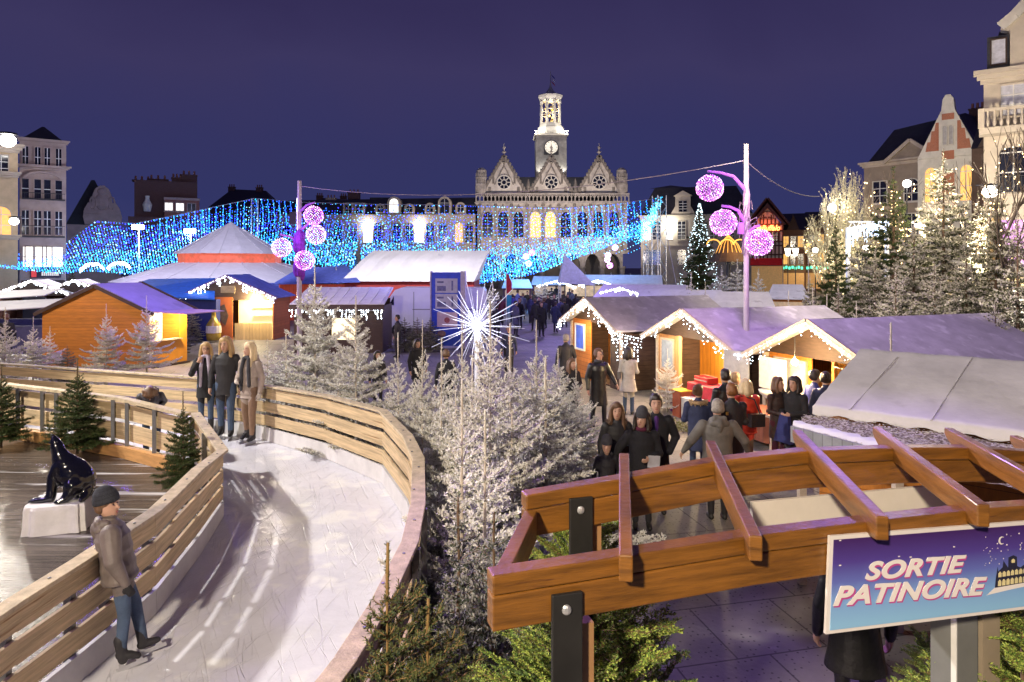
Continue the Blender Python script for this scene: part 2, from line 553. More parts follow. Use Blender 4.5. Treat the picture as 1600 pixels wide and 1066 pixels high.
for px in (31, 69, 90, 179, 201, 245):
    # post stands on the line of the rail
    for i in range(len(railp) - 1):
        a, b = railp[i], railp[i + 1]
        xa, xb = CX + F * a.x / a.y, CX + F * b.x / b.y
        if xa <= px <= xb:
            t = (px - xa) / (xb - xa); p = lerp(a, b, t)
            m = MB(); m.cbox((p.x, p.y - .03, (ZD + p.z) / 2 - .01), (.05, .05, p.z - ZD - .03), .3)
            m.build('post', STEEL, r)

# plinth of the seal
pl = G(96, 822, ZD)
m = MB()
ring = []
for k in range(48):
    t = 2 * math.pi * k / 48
    c, s_ = math.cos(t), math.sin(t)
    x = .31 * math.copysign(abs(c) ** .35, c); y = .27 * math.copysign(abs(s_) ** .35, s_)
    w = 1 + .05 * math.sin(k * 2 * math.pi / 4.8)
    ring.append((x * w, y * w))
vs = [(x * f, y * f, z) for z, f in ((0, 1.04), (.10, 1.0), (.27, .98), (.30, .94)) for x, y in ring]
fs = [(j * 48 + k, j * 48 + (k + 1) % 48, (j + 1) * 48 + (k + 1) % 48, (j + 1) * 48 + k) for j in range(3) for k in range(48)]
fs.append(tuple(3 * 48 + k for k in range(48)))
m.add(vs, fs)
o = m.build('plinth', mk('white_foam', (.68, .66, .66), .8, .1, 6, bump=.4, bscale=14), None, (pl.x, pl.y, ZD + .002), .25)
tag(o, 'white ribbed block on the wet deck under the black seal figure', 'plinth')
# ================================================================ entrance pergola with its sign
OAK = mk('varnished_wood', (.205, .082, .012), .40, .45, 1.3, (2.2, 2.2, 26), bump=.2, bscale=12, coat=.3, speck=((.10, .035, .010), 3.0, .63))
SL = .30
def PP(px, py, c):
    k = (px - CX) / F
    Y = c / (1 - SL * k)
    return Vector((k * Y, Y, H - (py - CY) / F * Y))
CF, CB = 2.189, 2.836
perg = thing('pergola', 'varnished brown timber pergola over the rink exit with white-bordered sign', 'pergola')
frontp = [PP(*q, CF) for q in ((765, 893), (970, 862), (1170, 831), (1372, 807), (1540, 789), (1700, 779), (1900, 772))]
backp = [PP(*q, CB) for q in ((818, 770), (965, 745), (1120, 716), (1250, 702), (1400, 697), (1510, 697), (1640, 706), (1800, 722))]
def beam(pts, dz0, dz1, th):
    m = MB()
    n = Vector((SL, -1, 0)).normalized()
    vs, fs = [], []
    for p in pts:
        for t, z in ((-th / 2, dz0), (th / 2, dz0), (th / 2, dz1), (-th / 2, dz1)):
            v = p + n * t
            vs.append((v.x, v.y, v.z + z))
    k = len(pts)
    for i in range(k - 1):
        for j in range(4):
            fs.append((i * 4 + j, i * 4 + (j + 1) % 4, i * 4 + 4 + (j + 1) % 4, i * 4 + 4 + j))
    fs += [(3, 2, 1, 0), tuple(4 * (k - 1) + j for j in range(4))]
    return m.add(vs, fs)
for pts in (frontp, backp):
    soft(beam(pts, -.062, 0, .075).build('upper_beam', OAK, perg), .006)
    soft(beam(pts, -.178, -.066, .068).build('lower_beam', OAK, perg), .006)
raf = [((978, 868), (975, 708)), ((1181, 838), (1110, 688)), ((1379, 808), (1245, 671)), ((1537, 789), (1370, 667)), ((1676, 775), (1482, 668)), ((1800, 766), (1584, 680))]
for a, b in raf:
    A, B = PP(*a, CF - .13), PP(*b, CB + .20)
    d = (B - A).normalized()
    m = MB()
    sd = d.cross(Vector((0, 0, 1))).normalized() * .0225
    L_ = (B - A).length
    prof = [(0, 0), (0, -.085), (.05, -.098), (L_ - .13, -.098), (L_ - .02, -.05), (L_, -.03), (L_, 0)]
    vs = [A + d * s_ + Vector((0, 0, z)) + sd * e for e in (-1, 1) for s_, z in prof]
    n_ = len(prof)
    m.add(vs, [tuple(range(n_)), tuple(reversed(range(n_, 2 * n_)))] + [((i + 1) % n_, i, n_ + i, n_ + (i + 1) % n_) for i in range(n_)])
    soft(m.build('rafter', OAK, perg), .005)
m = MB(); m.bar(frontp[0] + Vector((.03, 0.04, -.09)), backp[0] + Vector((.03, -.04, -.12)), .05, .12)
soft(m.build('end_board', OAK, perg))
POSTB = mk('black_steel_strap', (.018, .017, .016), .5, .3)
for px, py, c in ((884, 940, CF), (906, 790, CB)):
    p = PP(px, py, c)
    m = MB(); m.cbox((p.x + .035, p.y + .05, (p.z - .08) / 2), (.10, .085, p.z - .08), .29)
    po = m.build('post', mk('post_wood', (.30, .16, .07), .6, .25, 3), perg)
    m = MB(); m.cbox((p.x, p.y - .045 if c == CF else p.y - .045, p.z - .34), (.105, .016, .78), .29)
    st = soft(m.build('strap', POSTB, po))
    m = MB(); m.ball((p.x - .002, p.y - .055, p.z - .0), (.017, .010, .017))
    m.build('bolt', ALU, po)
# white back of the second board, hung from the far beam
a, b, c, d = PP(1172, 800, CB - .05), PP(1478, 780, CB - .05), PP(1478, 755, CB - .05), PP(1172, 783, CB - .05)
hb = MB()
hb.plate(a + Vector((0, 0, -.22)), b + Vector((0, 0, -.24)), c, d, .02)
tag(hb.build('sign_board', mk('cream_board', (.66, .60, .52), .7, .06)), 'blank cream back of a board hung beneath the far pergola beam', 'board')
# grey post under the sign
q = PP(1522, 985, CF + .10)
gp = thing('metal_post', 'grey square metal post with a dark slot beneath the rink sign', 'post', (q.x, q.y, 0), .32)
m = MB(); m.box(-.10, .02, 0, .12, 0, q.z + .12); m.build('plate', mk('grey_paint', (.17, .17, .16), .55, .12), gp)
m = MB(); m.box(.021, .05, .02, .12, 0, q.z + .12); m.build('slot', mk('dark_slot', (.03, .03, .035), .6), gp)
m = MB(); m.box(.051, .15, 0, .12, 0, q.z + .12); m.build('cover', mk('beige_paint', (.30, .24, .17), .6, .12), gp)
m = MB(); m.box(-.106, -.1005, -.004, .02, 0, q.z + .12); m.build('edge', FRAMEW, gp)
# the sign
TL, BL, TR = PP(1297, 838, CF - .055), PP(1284, 992, CF - .055), PP(1600, 815, CF - .055)
ex = (TR - TL).normalized()
ez = Vector((0, 0, 1)); ez = (ez - ex * ez.dot(ex)).normalized()
ey = ez.cross(ex)
Msg = Matrix(((ex.x, ey.x, ez.x, TL.x), (ex.y, ey.y, ez.y, TL.y), (ex.z, ey.z, ez.z, TL.z), (0, 0, 0, 1)))
SW, SH = 1.72, (TL - BL).length
sg = thing('exit_sign', 'white-bordered night-blue sign lettered sortie patinoire on the pergola', 'sign')
sg.matrix_world = Msg
m = MB(); m.box(0, SW, 0, .012, -SH, 0); m.build('border', mk('sign_border', (.78, .72, .68), .5, .04), sg)
def sign_face_mat():
    m = mk('sign_face', (.1, .1, .3), .45, .05)
    t = m.node_tree
    L, N = t.links.new, t.nodes.new
    tc = N('ShaderNodeTexCoord'); sp = N('ShaderNodeSeparateXYZ'); mr = N('ShaderNodeMapRange'); rr = N('ShaderNodeValToRGB')
    L(tc.outputs['Object'], sp.inputs[0]); L(sp.outputs[2], mr.inputs[0])
    mr.inputs[1].default_value = -SH; mr.inputs[2].default_value = 0
    L(mr.outputs[0], rr.inputs[0])
    e = rr.color_ramp.elements
    e[0].position, e[0].color = .08, (.27, .52, .78, 1)
    e[1].position, e[1].color = .95, (.055, .018, .13, 1)
    for p, c in ((.30, (.22, .40, .72, 1)), (.52, (.13, .16, .50, 1)), (.72, (.085, .05, .29, 1))):
        e.new(p).color = c
    L(rr.outputs[0], t.nodes['Principled BSDF'].inputs['Base Color'])
    return m
fc = MB(); fc.box(.016, SW - .016, -.003, .009, -SH + .014, -.014)
def on_sign(px, py):
    k = (px - CX) / F
    o = Vector((0, 0, H)); dr = Vector((k, 1, -(py - CY) / F))
    n = ey
    t = (TL - o).dot(n) / dr.dot(n)
    v = o + dr * t - TL
    return v.dot(ex), v.dot(ez)
LETW = mk('letter_white', (.85, .78, .74), .5, .03)
LETP = mk('letter_pink', (.55, .07, .30), .5, .03)
def letters(name, txt, x, z, w, h, rot, mat, y, off, parent=sg, shear=.28):
    cu = bpy.data.curves.new(name, 'FONT')
    cu.body = txt
    cu.shear = shear
    cu.extrude = .0012
    cu.offset = off
    cu.size = 1
    cu.space_character = 1.04
    ob = bpy.data.objects.new(name, cu)
    COL.objects.link(ob)
    bpy.context.view_layer.update()
    me = bpy.data.meshes.new_from_object(ob.evaluated_get(bpy.context.evaluated_depsgraph_get()))
    bpy.data.objects.remove(ob)
    co = np.empty(len(me.vertices) * 3, np.float32)
    me.vertices.foreach_get('co', co)
    co = co.reshape(-1, 3)
    mn, mx = co.min(0), co.max(0)
    co[:, 0] = (co[:, 0] - mn[0]) / (mx[0] - mn[0]) * w
    co[:, 1] = (co[:, 1] - mn[1]) / (mx[1] - mn[1]) * h
    me.vertices.foreach_set('co', co.ravel())
    me.materials.clear()
    me.materials.append(mat)
    me.update()
    o = inst(name, me, parent, (x, y, z), (R(90), -rot, 0))
    return o
for txt, (ax, ay), (bx, by), hpx in (('SORTIE', (1349, 906), (1506, 893), 29), ('PATINOIRE', (1299, 946), (1538, 928), 31)):
    x0, z0 = on_sign(ax, ay); x1, z1 = on_sign(bx, by)
    hh = on_sign(ax, ay - hpx)[1] - z0
    ang = math.atan2(z1 - z0, x1 - x0)
    letters('letter_shadow', txt, x0 + .007, z0 - .007, x1 - x0, hh, ang, LETP, -.0045, .045)
    letters('lettering', txt, x0, z0, x1 - x0, hh, ang, LETW, -.0075, .034)
# the little night town on the sign: towers, windows, snow, moon, stars
bx, bz = on_sign(1553, 918)
bl = fc; bl.mi = 1; u = .00185
def T(x, z): return bx + x * u, bz + z * u
def sil(b, poly, y0, y1): b.prism([T(x, z) for x, z in poly], y0, y1)
sil(bl, [(0, 0), (120, 6), (120, 40), (84, 44), (72, 38), (62, 42), (60, 62), (50, 66), (36, 62), (36, 40), (22, 56), (20, 42), (8, 34), (6, 44), (2, 22)], -.0035, -.0042)
wn = fc; wn.mi = 2
for i in range(9):
    sil(wn, [(8 + i * 12, 22 + i * .5), (17 + i * 12, 22 + i * .5), (17 + i * 12, 30 + i * .5), (12.5 + i * 12, 34 + i * .5), (8 + i * 12, 30 + i * .5)], -.0045, -.0052)
    sil(wn, [(8 + i * 12, 3 + i * .5), (17 + i * 12, 3 + i * .5), (17 + i * 12, 13 + i * .5), (12.5 + i * 12, 17 + i * .5), (8 + i * 12, 13 + i * .5)], -.0045, -.0052)
sil(wn, [(45, 50), (54, 50), (54, 56), (49, 59), (45, 56)], -.0045, -.0052)
mo = fc; mo.mi = 3
for i in range(6):
    a0, a1 = R(60 + i * 40), R(100 + i * 40)
    cx_, cz_ = T(14, 100)
    p = lambda a, r_, dx=0: (cx_ + (math.cos(a) * r_ + dx) * u, cz_ + math.sin(a) * r_ * u)
    mo.prism([p(a0, 9), p(a1, 9), p(a1, 7, 2.8), p(a0, 7, 2.8)], -.0035, -.0042)
sil(mo, [(-22, -14), (0, 0), (120, 6), (120, -2), (40, -8)], -.0030, -.0034)
for i in range(46):
    x, z = rnd.uniform(-40, 150), rnd.uniform(50, 120)
    s_ = rnd.uniform(.5, 1.4)
    sil(mo, [(x - s_, z - s_), (x + s_, z - s_), (x + s_, z + s_), (x - s_, z + s_)], -.0032, -.004)
for px, py in ((1310, 845), (1402, 838 + 32), (1310, 884), (1488, 855), (1420, 871)):
    x, z = on_sign(px, py); mo.box(x, x + .009, -.004, -.0032, z, z + .004)
fc.build('face', [sign_face_mat(), mk('ink', (.02, .02, .045), .5), mk('painted_yellow', (.72, .62, .32), .5), LETW], sg)
# ================================================================ buildings round the square
DARKROOF = mk('dark_roof', (.022, .022, .034), .6, .3, 2)
CREAM = mk('cream_render', (.55, .48, .38), .85, .12, 1.5)
BEIGE = mk('beige_stone', (.50, .42, .33), .85, .16, 1.3, bump=.3, bscale=5)
TIMBER = mk('brown_timber', (.06, .028, .018), .7, .2)
GOLDP = mk('dull_gold', (.5, .36, .12), .4, .2)
def arch_poly(x, z0, w, h, rise=0.0, n=6, pointed=False):
    """outline of an opening; rise = height of the arched head"""
    p = [(x - w / 2, z0), (x + w / 2, z0)]
    if rise <= 0:
        return p + [(x + w / 2, z0 + h), (x - w / 2, z0 + h)]
    zs = z0 + h - rise
    for i in range(n + 1):
        t = i / n
        if pointed:
            a = t * 2
            if a <= 1:
                p.append((x + w / 2 * (1 - a ** 1.6), zs + rise * math.sin(a * math.pi / 2) ** .9))
            else:
                a = 2 - a
                p.append((x - w / 2 * (1 - a ** 1.6), zs + rise * math.sin(a * math.pi / 2) ** .9))
        else:
            p.append((x + w / 2 * math.cos(math.pi * t), zs + rise * math.sin(math.pi * t)))
    return p
def window(root, x, z0, w, h, y=0.0, rise=0.0, pane=GLASS, frame=FRAMEW, surround=STONE, bars=(1, 2), sill=True, pointed=False, fw=.09):
    """one window: stone surround, glazing bars and sill around a pane; the facade faces -y at depth y"""
    f = MB()
    outer_, inner_ = arch_poly(x, z0 - fw, w + 2 * fw, h + 2 * fw, rise * (1 + 2 * fw / w) if rise else 0, pointed=pointed), arch_poly(x, z0, w, h, rise, pointed=pointed)
    n = len(outer_)
    for ya in (y - .10,):
        vs = [(a, ya, b) for a, b in outer_] + [(a, ya, b) for a, b in inner_] + [(a, y, b) for a, b in outer_] + [(a, y - .01, b) for a, b in inner_]
        fs = []
        for i in range(n):
            j = (i + 1) % n
            fs += [(i, j, n + j, n + i), (j, i, 2 * n + i, 2 * n + j), (n + i, n + j, 3 * n + j, 3 * n + i)]
        f.add(vs, fs)
    f.mi = 1
    for k in range(bars[0]):
        xx = x - w / 2 + w * (k + 1) / (bars[0] + 1)
        f.box(xx - .03, xx + .03, y - .07, y - .025, z0, z0 + h - rise * (.12 if abs(xx - x) < .05 else .5))
    for k in range(bars[1]):
        zz = z0 + (h - rise) * (k + 1) / (bars[1] + (0 if rise else 1))
        f.box(x - w / 2, x + w / 2, y - .065, y - .028, zz - .03, zz + .03)
    f.mi = 0
    if sill:
        f.box(x - w / 2 - fw * 1.6, x + w / 2 + fw * 1.6, y - .22, y - .101, z0 - fw - .10, z0 - fw + .02)
    o = f.build('window', [surround, frame], root)
    p = MB(); p.prism(inner_, y - .022, y - .012)
    p.build('pane', pane, o)
    return o
def band(root, x0, x1, z, hgt, out, mat, name='cornice', y=0.0, steps=3):
    m = MB()
    for i in range(steps):
        m.box(x0 - out * (i + 1) / steps, x1 + out * (i + 1) / steps, y - out * (i + 1) / steps, y + .02, z + hgt * i / steps + (.001 if i else 0), z + hgt * (i + 1) / steps)
    return m.build(name, mat, root)
def hip_roof(root, x0, x1, y0, y1, z0, z1, inset, mat, name='roof', ridge=True):
    m = MB()
    m.add([(x0, y0, z0), (x1, y0, z0), (x1, y1, z0), (x0, y1, z0), (x0 + inset, y0 + inset, z1), (x1 - inset, y0 + inset, z1), (x1 - inset, y1 - inset, z1), (x0 + inset, y1 - inset, z1)],
          [(0, 1, 5, 4), (1, 2, 6, 5), (2, 3, 7, 6), (3, 0, 4, 7), (4, 5, 6, 7), (3, 2, 1, 0)])
    return m.build(name, mat, root)
def chimney(root, x, y, z0, z1, w=1.2, d=.7, mat=DBRICK):
    m = MB(); m.box(x - w / 2, x + w / 2, y - d / 2, y + d / 2, z0, z1); m.box(x - w / 2 - .06, x + w / 2 + .06, y - d / 2 - .06, y + d / 2 + .06, z1 + .002, z1 + .14)
    o = m.build('chimney', mat, root)
    for k in range(3):
        p = MB(); p.lathe([(.13, 0), (.11, .5)], 8, (x - w / 3 + k * w / 3, y, z1 + .141)); p.build('chimney_pot', BRICK, o)

# ---- town hall
def face(root):
    root.rotation_euler.z = math.atan2(-root.location.x, root.location.y)
    bpy.context.view_layer.update()
def cs(px, Y=1):
    return math.cos(math.atan2(abs(px - CX), F))
def onto(root, v):
    return root.matrix_world @ Vector(v)
SOOT = mk('sooty_stone', (.20, .175, .15), .85, .35, 2)
YT = 109.0
PX = F / YT
hx0 = (863 - CX) / PX
th = thing('town_hall', 'gothic stone town hall with three pointed gables and a floodlit bell tower', 'town hall', (hx0, YT, 0))
zz = lambda py: H + (CY - py) / PX
lx = lambda px: (px - 863) / PX
wl, wr = lx(746), lx(980)
m = MB(); m.box(wl, wr, 0, 14, 5.9, zz(318)); m.build('wall', GSTONE, th)
# arcade: piers and pointed arches
m = MB()
npier = 8
for i in range(npier):
    x = wl + .7 + (wr - wl - 1.4) * i / (npier - 1)
    m = MB(); m.lathe([(.62, 0), (.62, .5), (.45, .6), (.42, 3.0), (.6, 3.3), (.6, 3.5)], 8, (x, .6, 0)); m.build('pier', GSTONE, th)
for i in range(npier - 1):
    xa = wl + .7 + (wr - wl - 1.4) * i / (npier - 1); xb = wl + .7 + (wr - wl - 1.4) * (i + 1) / (npier - 1)
    cx_, w_ = (xa + xb) / 2, (xb - xa)
    inn = arch_poly(cx_, 3.5, w_ - .8, 2.0, 2.0, 12, True)[2:]
    out = [(xb, 5.9), (xa, 5.9)]
    m = MB()
    # spandrel over each arch as quads
    n = len(inn)
    vs, fs = [], []
    for k, (x, z) in enumerate(inn):
        vs += [(x, 0, z), (x, 0, 5.899), (x, 1.0, z), (x, 1.0, 5.899)]
    for k in range(n - 1):
        a = 4 * k
        fs += [(a, a + 4, a + 5, a + 1), (a, a + 2, a + 6, a + 4)]
    m.add(vs, fs)
    m.box(xa - .001, inn[-1][0], .004, 1, 3.5, 5.896); m.box(inn[0][0], xb, .006, 1, 3.5, 5.894)
    m.build('arch', GSTONE, th)
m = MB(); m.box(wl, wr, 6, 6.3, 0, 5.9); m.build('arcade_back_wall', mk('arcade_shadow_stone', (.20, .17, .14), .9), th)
for i, px in enumerate((762, 786, 810, 836.6, 860, 884, 910, 935, 959)):
    lit = i in (3, 4)
    window(th, lx(px), zz(371), 1.62, zz(331) - zz(371), rise=1.0, pane=LITW if lit else GLASS, frame=GSTONE, surround=GSTONE, bars=(1, 2), pointed=True, fw=.16)
    # ogee hood with finial over each window
    h = MB(); x = lx(px); z1 = zz(331)
    for s_ in (-1, 1):
        h.bar((x + s_ * 1.0, -.12, z1 - .9), (x + s_ * .5, -.12, z1 + .25), .14, .14)
        h.bar((x + s_ * .5, -.12, z1 + .25), (x, -.12, z1 + .95), .14, .14)
    h.lathe([(.05, 0), (.18, .12), (.05, .24), (.22, .4), (.03, .6)], 6, (x, -.15, z1 + .95))
    h.build('hood_mould', SOOT, th)
for i in range(10):
    x = lx(750 + i * 24.6)
    m = MB(); m.box(x - .16, x + .16, -.32, -.001, 5.9, zz(322)); m.lathe([(.3, 0), (.22, .3), (.12, .7), (.02, 1.5)], 6, (x, -.25, zz(322)))
    m.build('buttress', SOOT, th)
band(th, wl, wr, 5.55, .5, .3, GSTONE, 'string_course')
band(th, wl, wr, zz(321), .45, .45, GSTONE)
# balustrade of small arches
m = MB()
z0, z1 = zz(316), zz(303)
m.box(wl - .3, wr + .3, -.42, -.10, z1 - .16, z1 + .08)
m.box(wl - .3, wr + .3, -.42, -.10, z0, z0 + .16)
nb = 40
for i in range(nb + 1):
    x = wl - .2 + (wr - wl + .4) * i / nb
    m.box(x - .07, x + .07, -.36, -.16, z0 + .16, z1 - .16)
    if i < nb:
        xm = x + (wr - wl + .4) / nb / 2
        m.bar((x, -.26, z0 + .62), (xm, -.26, z1 - .17), .10, .10); m.bar((xm, -.26, z1 - .17), (x + (wr - wl + .4) / nb, -.26, z0 + .62), .10, .10)
m.build('balustrade', GSTONE, th)
# three crocketed gables
for px in (787.5, 861.5, 936.5):
    x, hw, zb, zt = lx(px), 3.45, zz(303), zz(246)
    g = MB(); g.prism([(x - hw, zb), (x + hw, zb), (x, zt)], .2, .9)
    go = g.build('gable', mk('pale_gable_stone', (.50, .45, .39), .85, .2, 1.5), th)
    c = MB()
    for s_ in (-1, 1):
        c.bar((x + s_ * (hw + .15), .1, zb), (x, .1, zt + .3), .42, .22, (0, 1, 0))
        for k in range(11):
            t = (k + .7) / 11.5
            c.ball((x + s_ * ((hw + .35) * (1 - t)), .05, lerp(zb, zt + .5, t)), (.24, .24, .3), 6, 4)
    c.build('crocketed_edge', SOOT, go)
    f = MB(); f.lathe([(.10, 0), (.12, .5), (.38, .7), (.12, .9), (.1, 1.2), (.28, 1.4), (.05, 1.7), (.03, 2.1)], 6, (x, .3, zt + .2)); f.build('finial', GSTONE, go)
    # rose window: ring, petals, dark glass
    zc = zb + 1.85
    p = MB(); p.prism([(x + 1.0 * math.cos(2 * math.pi * k / 20), zc + 1.0 * math.sin(2 * math.pi * k / 20)) for k in range(20)], .15, .19)
    ro = p.build('rose_window', GLASS, go)
    q = MB()
    for rr_, tw in ((1.12, .2), (.42, .1)):
        for k in range(20):
            a0, a1 = 2 * math.pi * k / 20, 2 * math.pi * (k + 1) / 20
            q.bar((x + rr_ * math.cos(a0), .1, zc + rr_ * math.sin(a0)), (x + rr_ * math.cos(a1), .1, zc + rr_ * math.sin(a1)), .18, tw, (0, 1, 0))
    for k in range(8):
        a = 2 * math.pi * k / 8
        q.bar((x + .4 * math.cos(a), .1, zc + .4 * math.sin(a)), (x + 1.05 * math.cos(a), .1, zc + 1.05 * math.sin(a)), .12, .10, (0, 1, 0))
    q.build('tracery', WSTONE, ro)
    q = MB()
    for s_ in (-1, 1):
        q.bar((x + s_ * 1.5, .14, zc - .4), (x + s_ * .5, .14, zc + 1.7), .14, .14, (0, 1, 0)); q.bar((x + s_ * .5, .14, zc + 1.7), (x, .14, zc + 2.6), .14, .14, (0, 1, 0))
        q.lathe([(.16, 0), (.14, 1.4), (.2, 1.5), (.02, 2.4)], 6, (x + s_ * 1.7, .15, zc - .2))
        q.box(x + s_ * 2.3 - .22, x + s_ * 2.3 + .22, .12, .199, zb + .3, zb + 1.1)
    q.lathe([(.1, 0), (.1, .5), (.35, .7), (.1, .85), (.28, 1.1), (.04, 1.5)], 6, (x, .15, zc + 2.5))
    q.build('blind_tracery', SOOT, go)
for px in (825.5, 899):
    m = MB(); x = lx(px)
    m.lathe([(.28, 0), (.25, 1.0), (.35, 1.15), (.05, 2.4)], 6, (x, 0, zz(303))); m.lathe([(.2, 0), (.18, .7), (.02, 1.6)], 6, (x + .8, 0.1, zz(303))); m.lathe([(.2, 0), (.18, .7), (.02, 1.6)], 6, (x - .8, .1, zz(303)))
    m.build('pinnacle', SOOT, th)
for px, ztop in ((752, 262), (972, 266)):
    x = lx(px); m = MB()
    m.lathe([(.95, 0), (1.0, 1.6), (.8, 1.8), (.78, 2.4), (1.02, 2.6), (.85, 2.8), (.8, 3.8), (.35, 4.2), (.2, zz(ztop) - zz(303))], 8, (x, .5, zz(303)))
    for k in range(6):
        m.box(x - .85 + k * .3, x - .75 + k * .3, -.45, -.3, zz(303) + .3, zz(303) + 3.2)
    m.build('corner_turret', GSTONE, th)
m = MB()
m.add([(wl + .6, 1, zz(303)), (wr - .6, 1, zz(303)), (wr - .6, 13, zz(303)), (wl + .6, 13, zz(303)), (wl + 3, 7, zz(268)), (wr - 3, 7, zz(268))], [(0, 1, 5, 4), (1, 2, 5), (2, 3, 4, 5), (3, 0, 4)])
m.build('roof', SLATE, th)
# belfry
TS = mk('belfry_slate_stone', (.22, .21, .20), .75, .3, 1.2)
x = lx(862.5); ty = 4.5; hw = 2.5
m = MB(); m.box(x - hw, x + hw, ty - hw, ty + hw, zz(300), zz(208)); tw = m.build('tower', TS, th)
m = MB(); m.box(x - hw - .25, x + hw + .25, ty - hw - .25, ty + hw + .25, zz(207.5), zz(205)); m.build('cornice', WSTONE, tw); m = MB(); m.box(x - hw - .12, x + hw + .12, ty - hw - .12, ty + hw + .12, zz(281), zz(279))
m.build('ledge', WSTONE, tw)
m = MB()
for i in range(14):
    for s_ in (-1, 1):
        m.box(x - hw + i * 2 * hw / 13 - .05, x - hw + i * 2 * hw / 13 + .05, ty + s_ * (hw + .1) - .04, ty + s_ * (hw + .1) + .04, zz(205), zz(201))
m.box(x - hw - .2, x + hw + .2, ty - hw - .15, ty - hw - .06, zz(201.6), zz(200.8))
m.build('parapet_rail', WSTONE, tw)
zc = zz(227)
m = MB(); m.box(x - 1.2, x + 1.2, ty - hw - .04, ty - hw, zz(239), zz(227)); m.prism([(x + 1.2 * math.cos(2 * math.pi * k / 24), zc + 1.2 * math.sin(2 * math.pi * k / 24)) for k in range(24)], ty - hw - .06, ty - hw - .002)
m.build('clock_panel', mk('clock_black', (.03, .03, .035), .6), tw)
m = MB(); m.prism([(x + 1.04 * math.cos(2 * math.pi * k / 32), zc + 1.04 * math.sin(2 * math.pi * k / 32)) for k in range(32)], ty - hw - .14, ty - hw - .065)
ck_ = mk('clock_dial', (.8, .76, .66), .5, .05, em=(1, .93, .75), ems=.45)
m.mi = 1
for k in range(12):
    a = k * math.pi / 6
    m.bar((x + .80 * math.sin(a), ty - hw - .155, zc + .80 * math.cos(a)), (x + .97 * math.sin(a), ty - hw - .155, zc + .97 * math.cos(a)), .09, .02, (0, 1, 0))
ck = m.build('clock_face', [ck_, IRON], tw)
for L_, a_ in ((.62, 178), (.45, 155)):
    m = MB(); m.bar((x, ty - hw - .17 - L_ * .02, zc), (x + L_ * math.sin(R(a_)), ty - hw - .17 - L_ * .02, zc + L_ * math.cos(R(a_))), .10, .015, (0, 1, 0)); m.build('clock_hand', IRON, ck)

LT = mk('lantern_white', (.74, .70, .62), .6, .08)
m = MB(); m.lathe([(2.25, zz(203)), (2.3, zz(200)), (2.25, zz(193)), (2.0, zz(190)), (1.75, zz(186)), (1.6, zz(184))], 8, (x, ty, 0), R(22.5)); ln = m.build('lantern_base', LT, tw)
m = MB()
for k in range(8):
    a = R(22.5 + 45 * k)
    m.lathe([(.26, zz(185)), (.2, zz(183)), (.17, zz(153)), (.28, zz(151)), (.28, zz(149))], 8, (x + 1.62 * math.cos(a), ty + 1.62 * math.sin(a), 0))
m.build('lantern_column', LT, tw)
m = MB()
for k in range(8):
    a0, a1 = R(22.5 + 45 * k), R(67.5 + 45 * k)
    P = lambda a, z: Vector((x + 1.62 * math.cos(a), ty + 1.62 * math.sin(a), z))
    for j in range(6):
        t0, t1 = j / 6, (j + 1) / 6
        f0, f1 = math.sin(math.pi * t0) ** .7, math.sin(math.pi * t1) ** .7
        A, B = lerp(P(a0, 0), P(a1, 0), t0), lerp(P(a0, 0), P(a1, 0), t1)
        m.bar(A + Vector((0, 0, zz(153) + f0 * .7)), B + Vector((0, 0, zz(153) + f1 * .7)), .2, .16)
    m.bar(P(a0, zz(171)), P(a1, zz(171)), .08, .08); m.bar(P(a0, zz(162)), P(a1, zz(162)), .08, .08)
m.build('lantern_arch', LT, tw)
m = MB()
for k in range(5):
    for j in range(3):
        a = R(72 * k + 30 * j)
        m = MB(); m.lathe([(.30 - .03 * j, 0), (.24, .12), (.16, .34), (.06, .42)], 10, (x + .8 * math.cos(a), ty + .8 * math.sin(a), zz(181) + j * 1.0)); m.build('bell', GOLDP, tw)
m = MB(); m.lathe([(1.7, zz(147.5)), (2.05, zz(143)), (2.15, zz(140)), (1.9, zz(138.2))], 8, (x, ty, 0), R(22.5)); m.build('lantern_cornice', LT, tw)
m = MB(); m.lathe([(1.15, zz(138)), (.9, zz(135)), (.5, zz(130)), (.18, zz(124)), (.05, zz(116))], 8, (x, ty, 0), R(22.5)); m.build('spire', mk('lead', (.3, .3, .32), .5), tw)
m = MB(); m.tube([(x, ty, zz(117)), (x, ty, zz(99))], .05, 6); fl = m.build('flagpole', STEEL, tw)
for i, c in enumerate(((.02, .04, .30), (.7, .7, .7), (.5, .02, .03))):
    m = MB(); m.add([(x + .05 + .04 * j + .3 * k, ty + .25 * math.sin(j + k), zz(103) - i * .55 - j * .1 - k * .25) for k in (0, 1, 2) for j in (0, 5)], [(0, 1, 3, 2), (2, 3, 5, 4)])
    m.build('flag_stripe', mk('flag_%d' % i, c, .8), fl)
for dx in (-1.6, 1.6):
    lamp('tower_floodlight', (hx0 + x + dx * 1.1, YT + ty - hw - .9, zz(272)), 420, (1, .95, .84), .15, (hx0 + x + dx * .6, YT + ty - hw, zz(215)), 110)
for dx, dy in ((-2.0, -2.2), (2.0, -2.2), (2.4, 1.5), (-2.4, 1.5)):
    lamp('lantern_light', (hx0 + x + dx * 1.35, YT + ty + dy * 1.35, zz(203) + .6), 420, (1, .94, .82), .15)
lamp('lantern_light', (hx0 + x, YT + ty, zz(168)), 320, (1, .78, .42), .3)
for px in (770, 863, 955):
    lamp('facade_floodlight', (hx0 + lx(px), YT - 15, 5), 6600, (1, .86, .78), .4, (hx0 + lx(px), YT, 15), 100, .8)

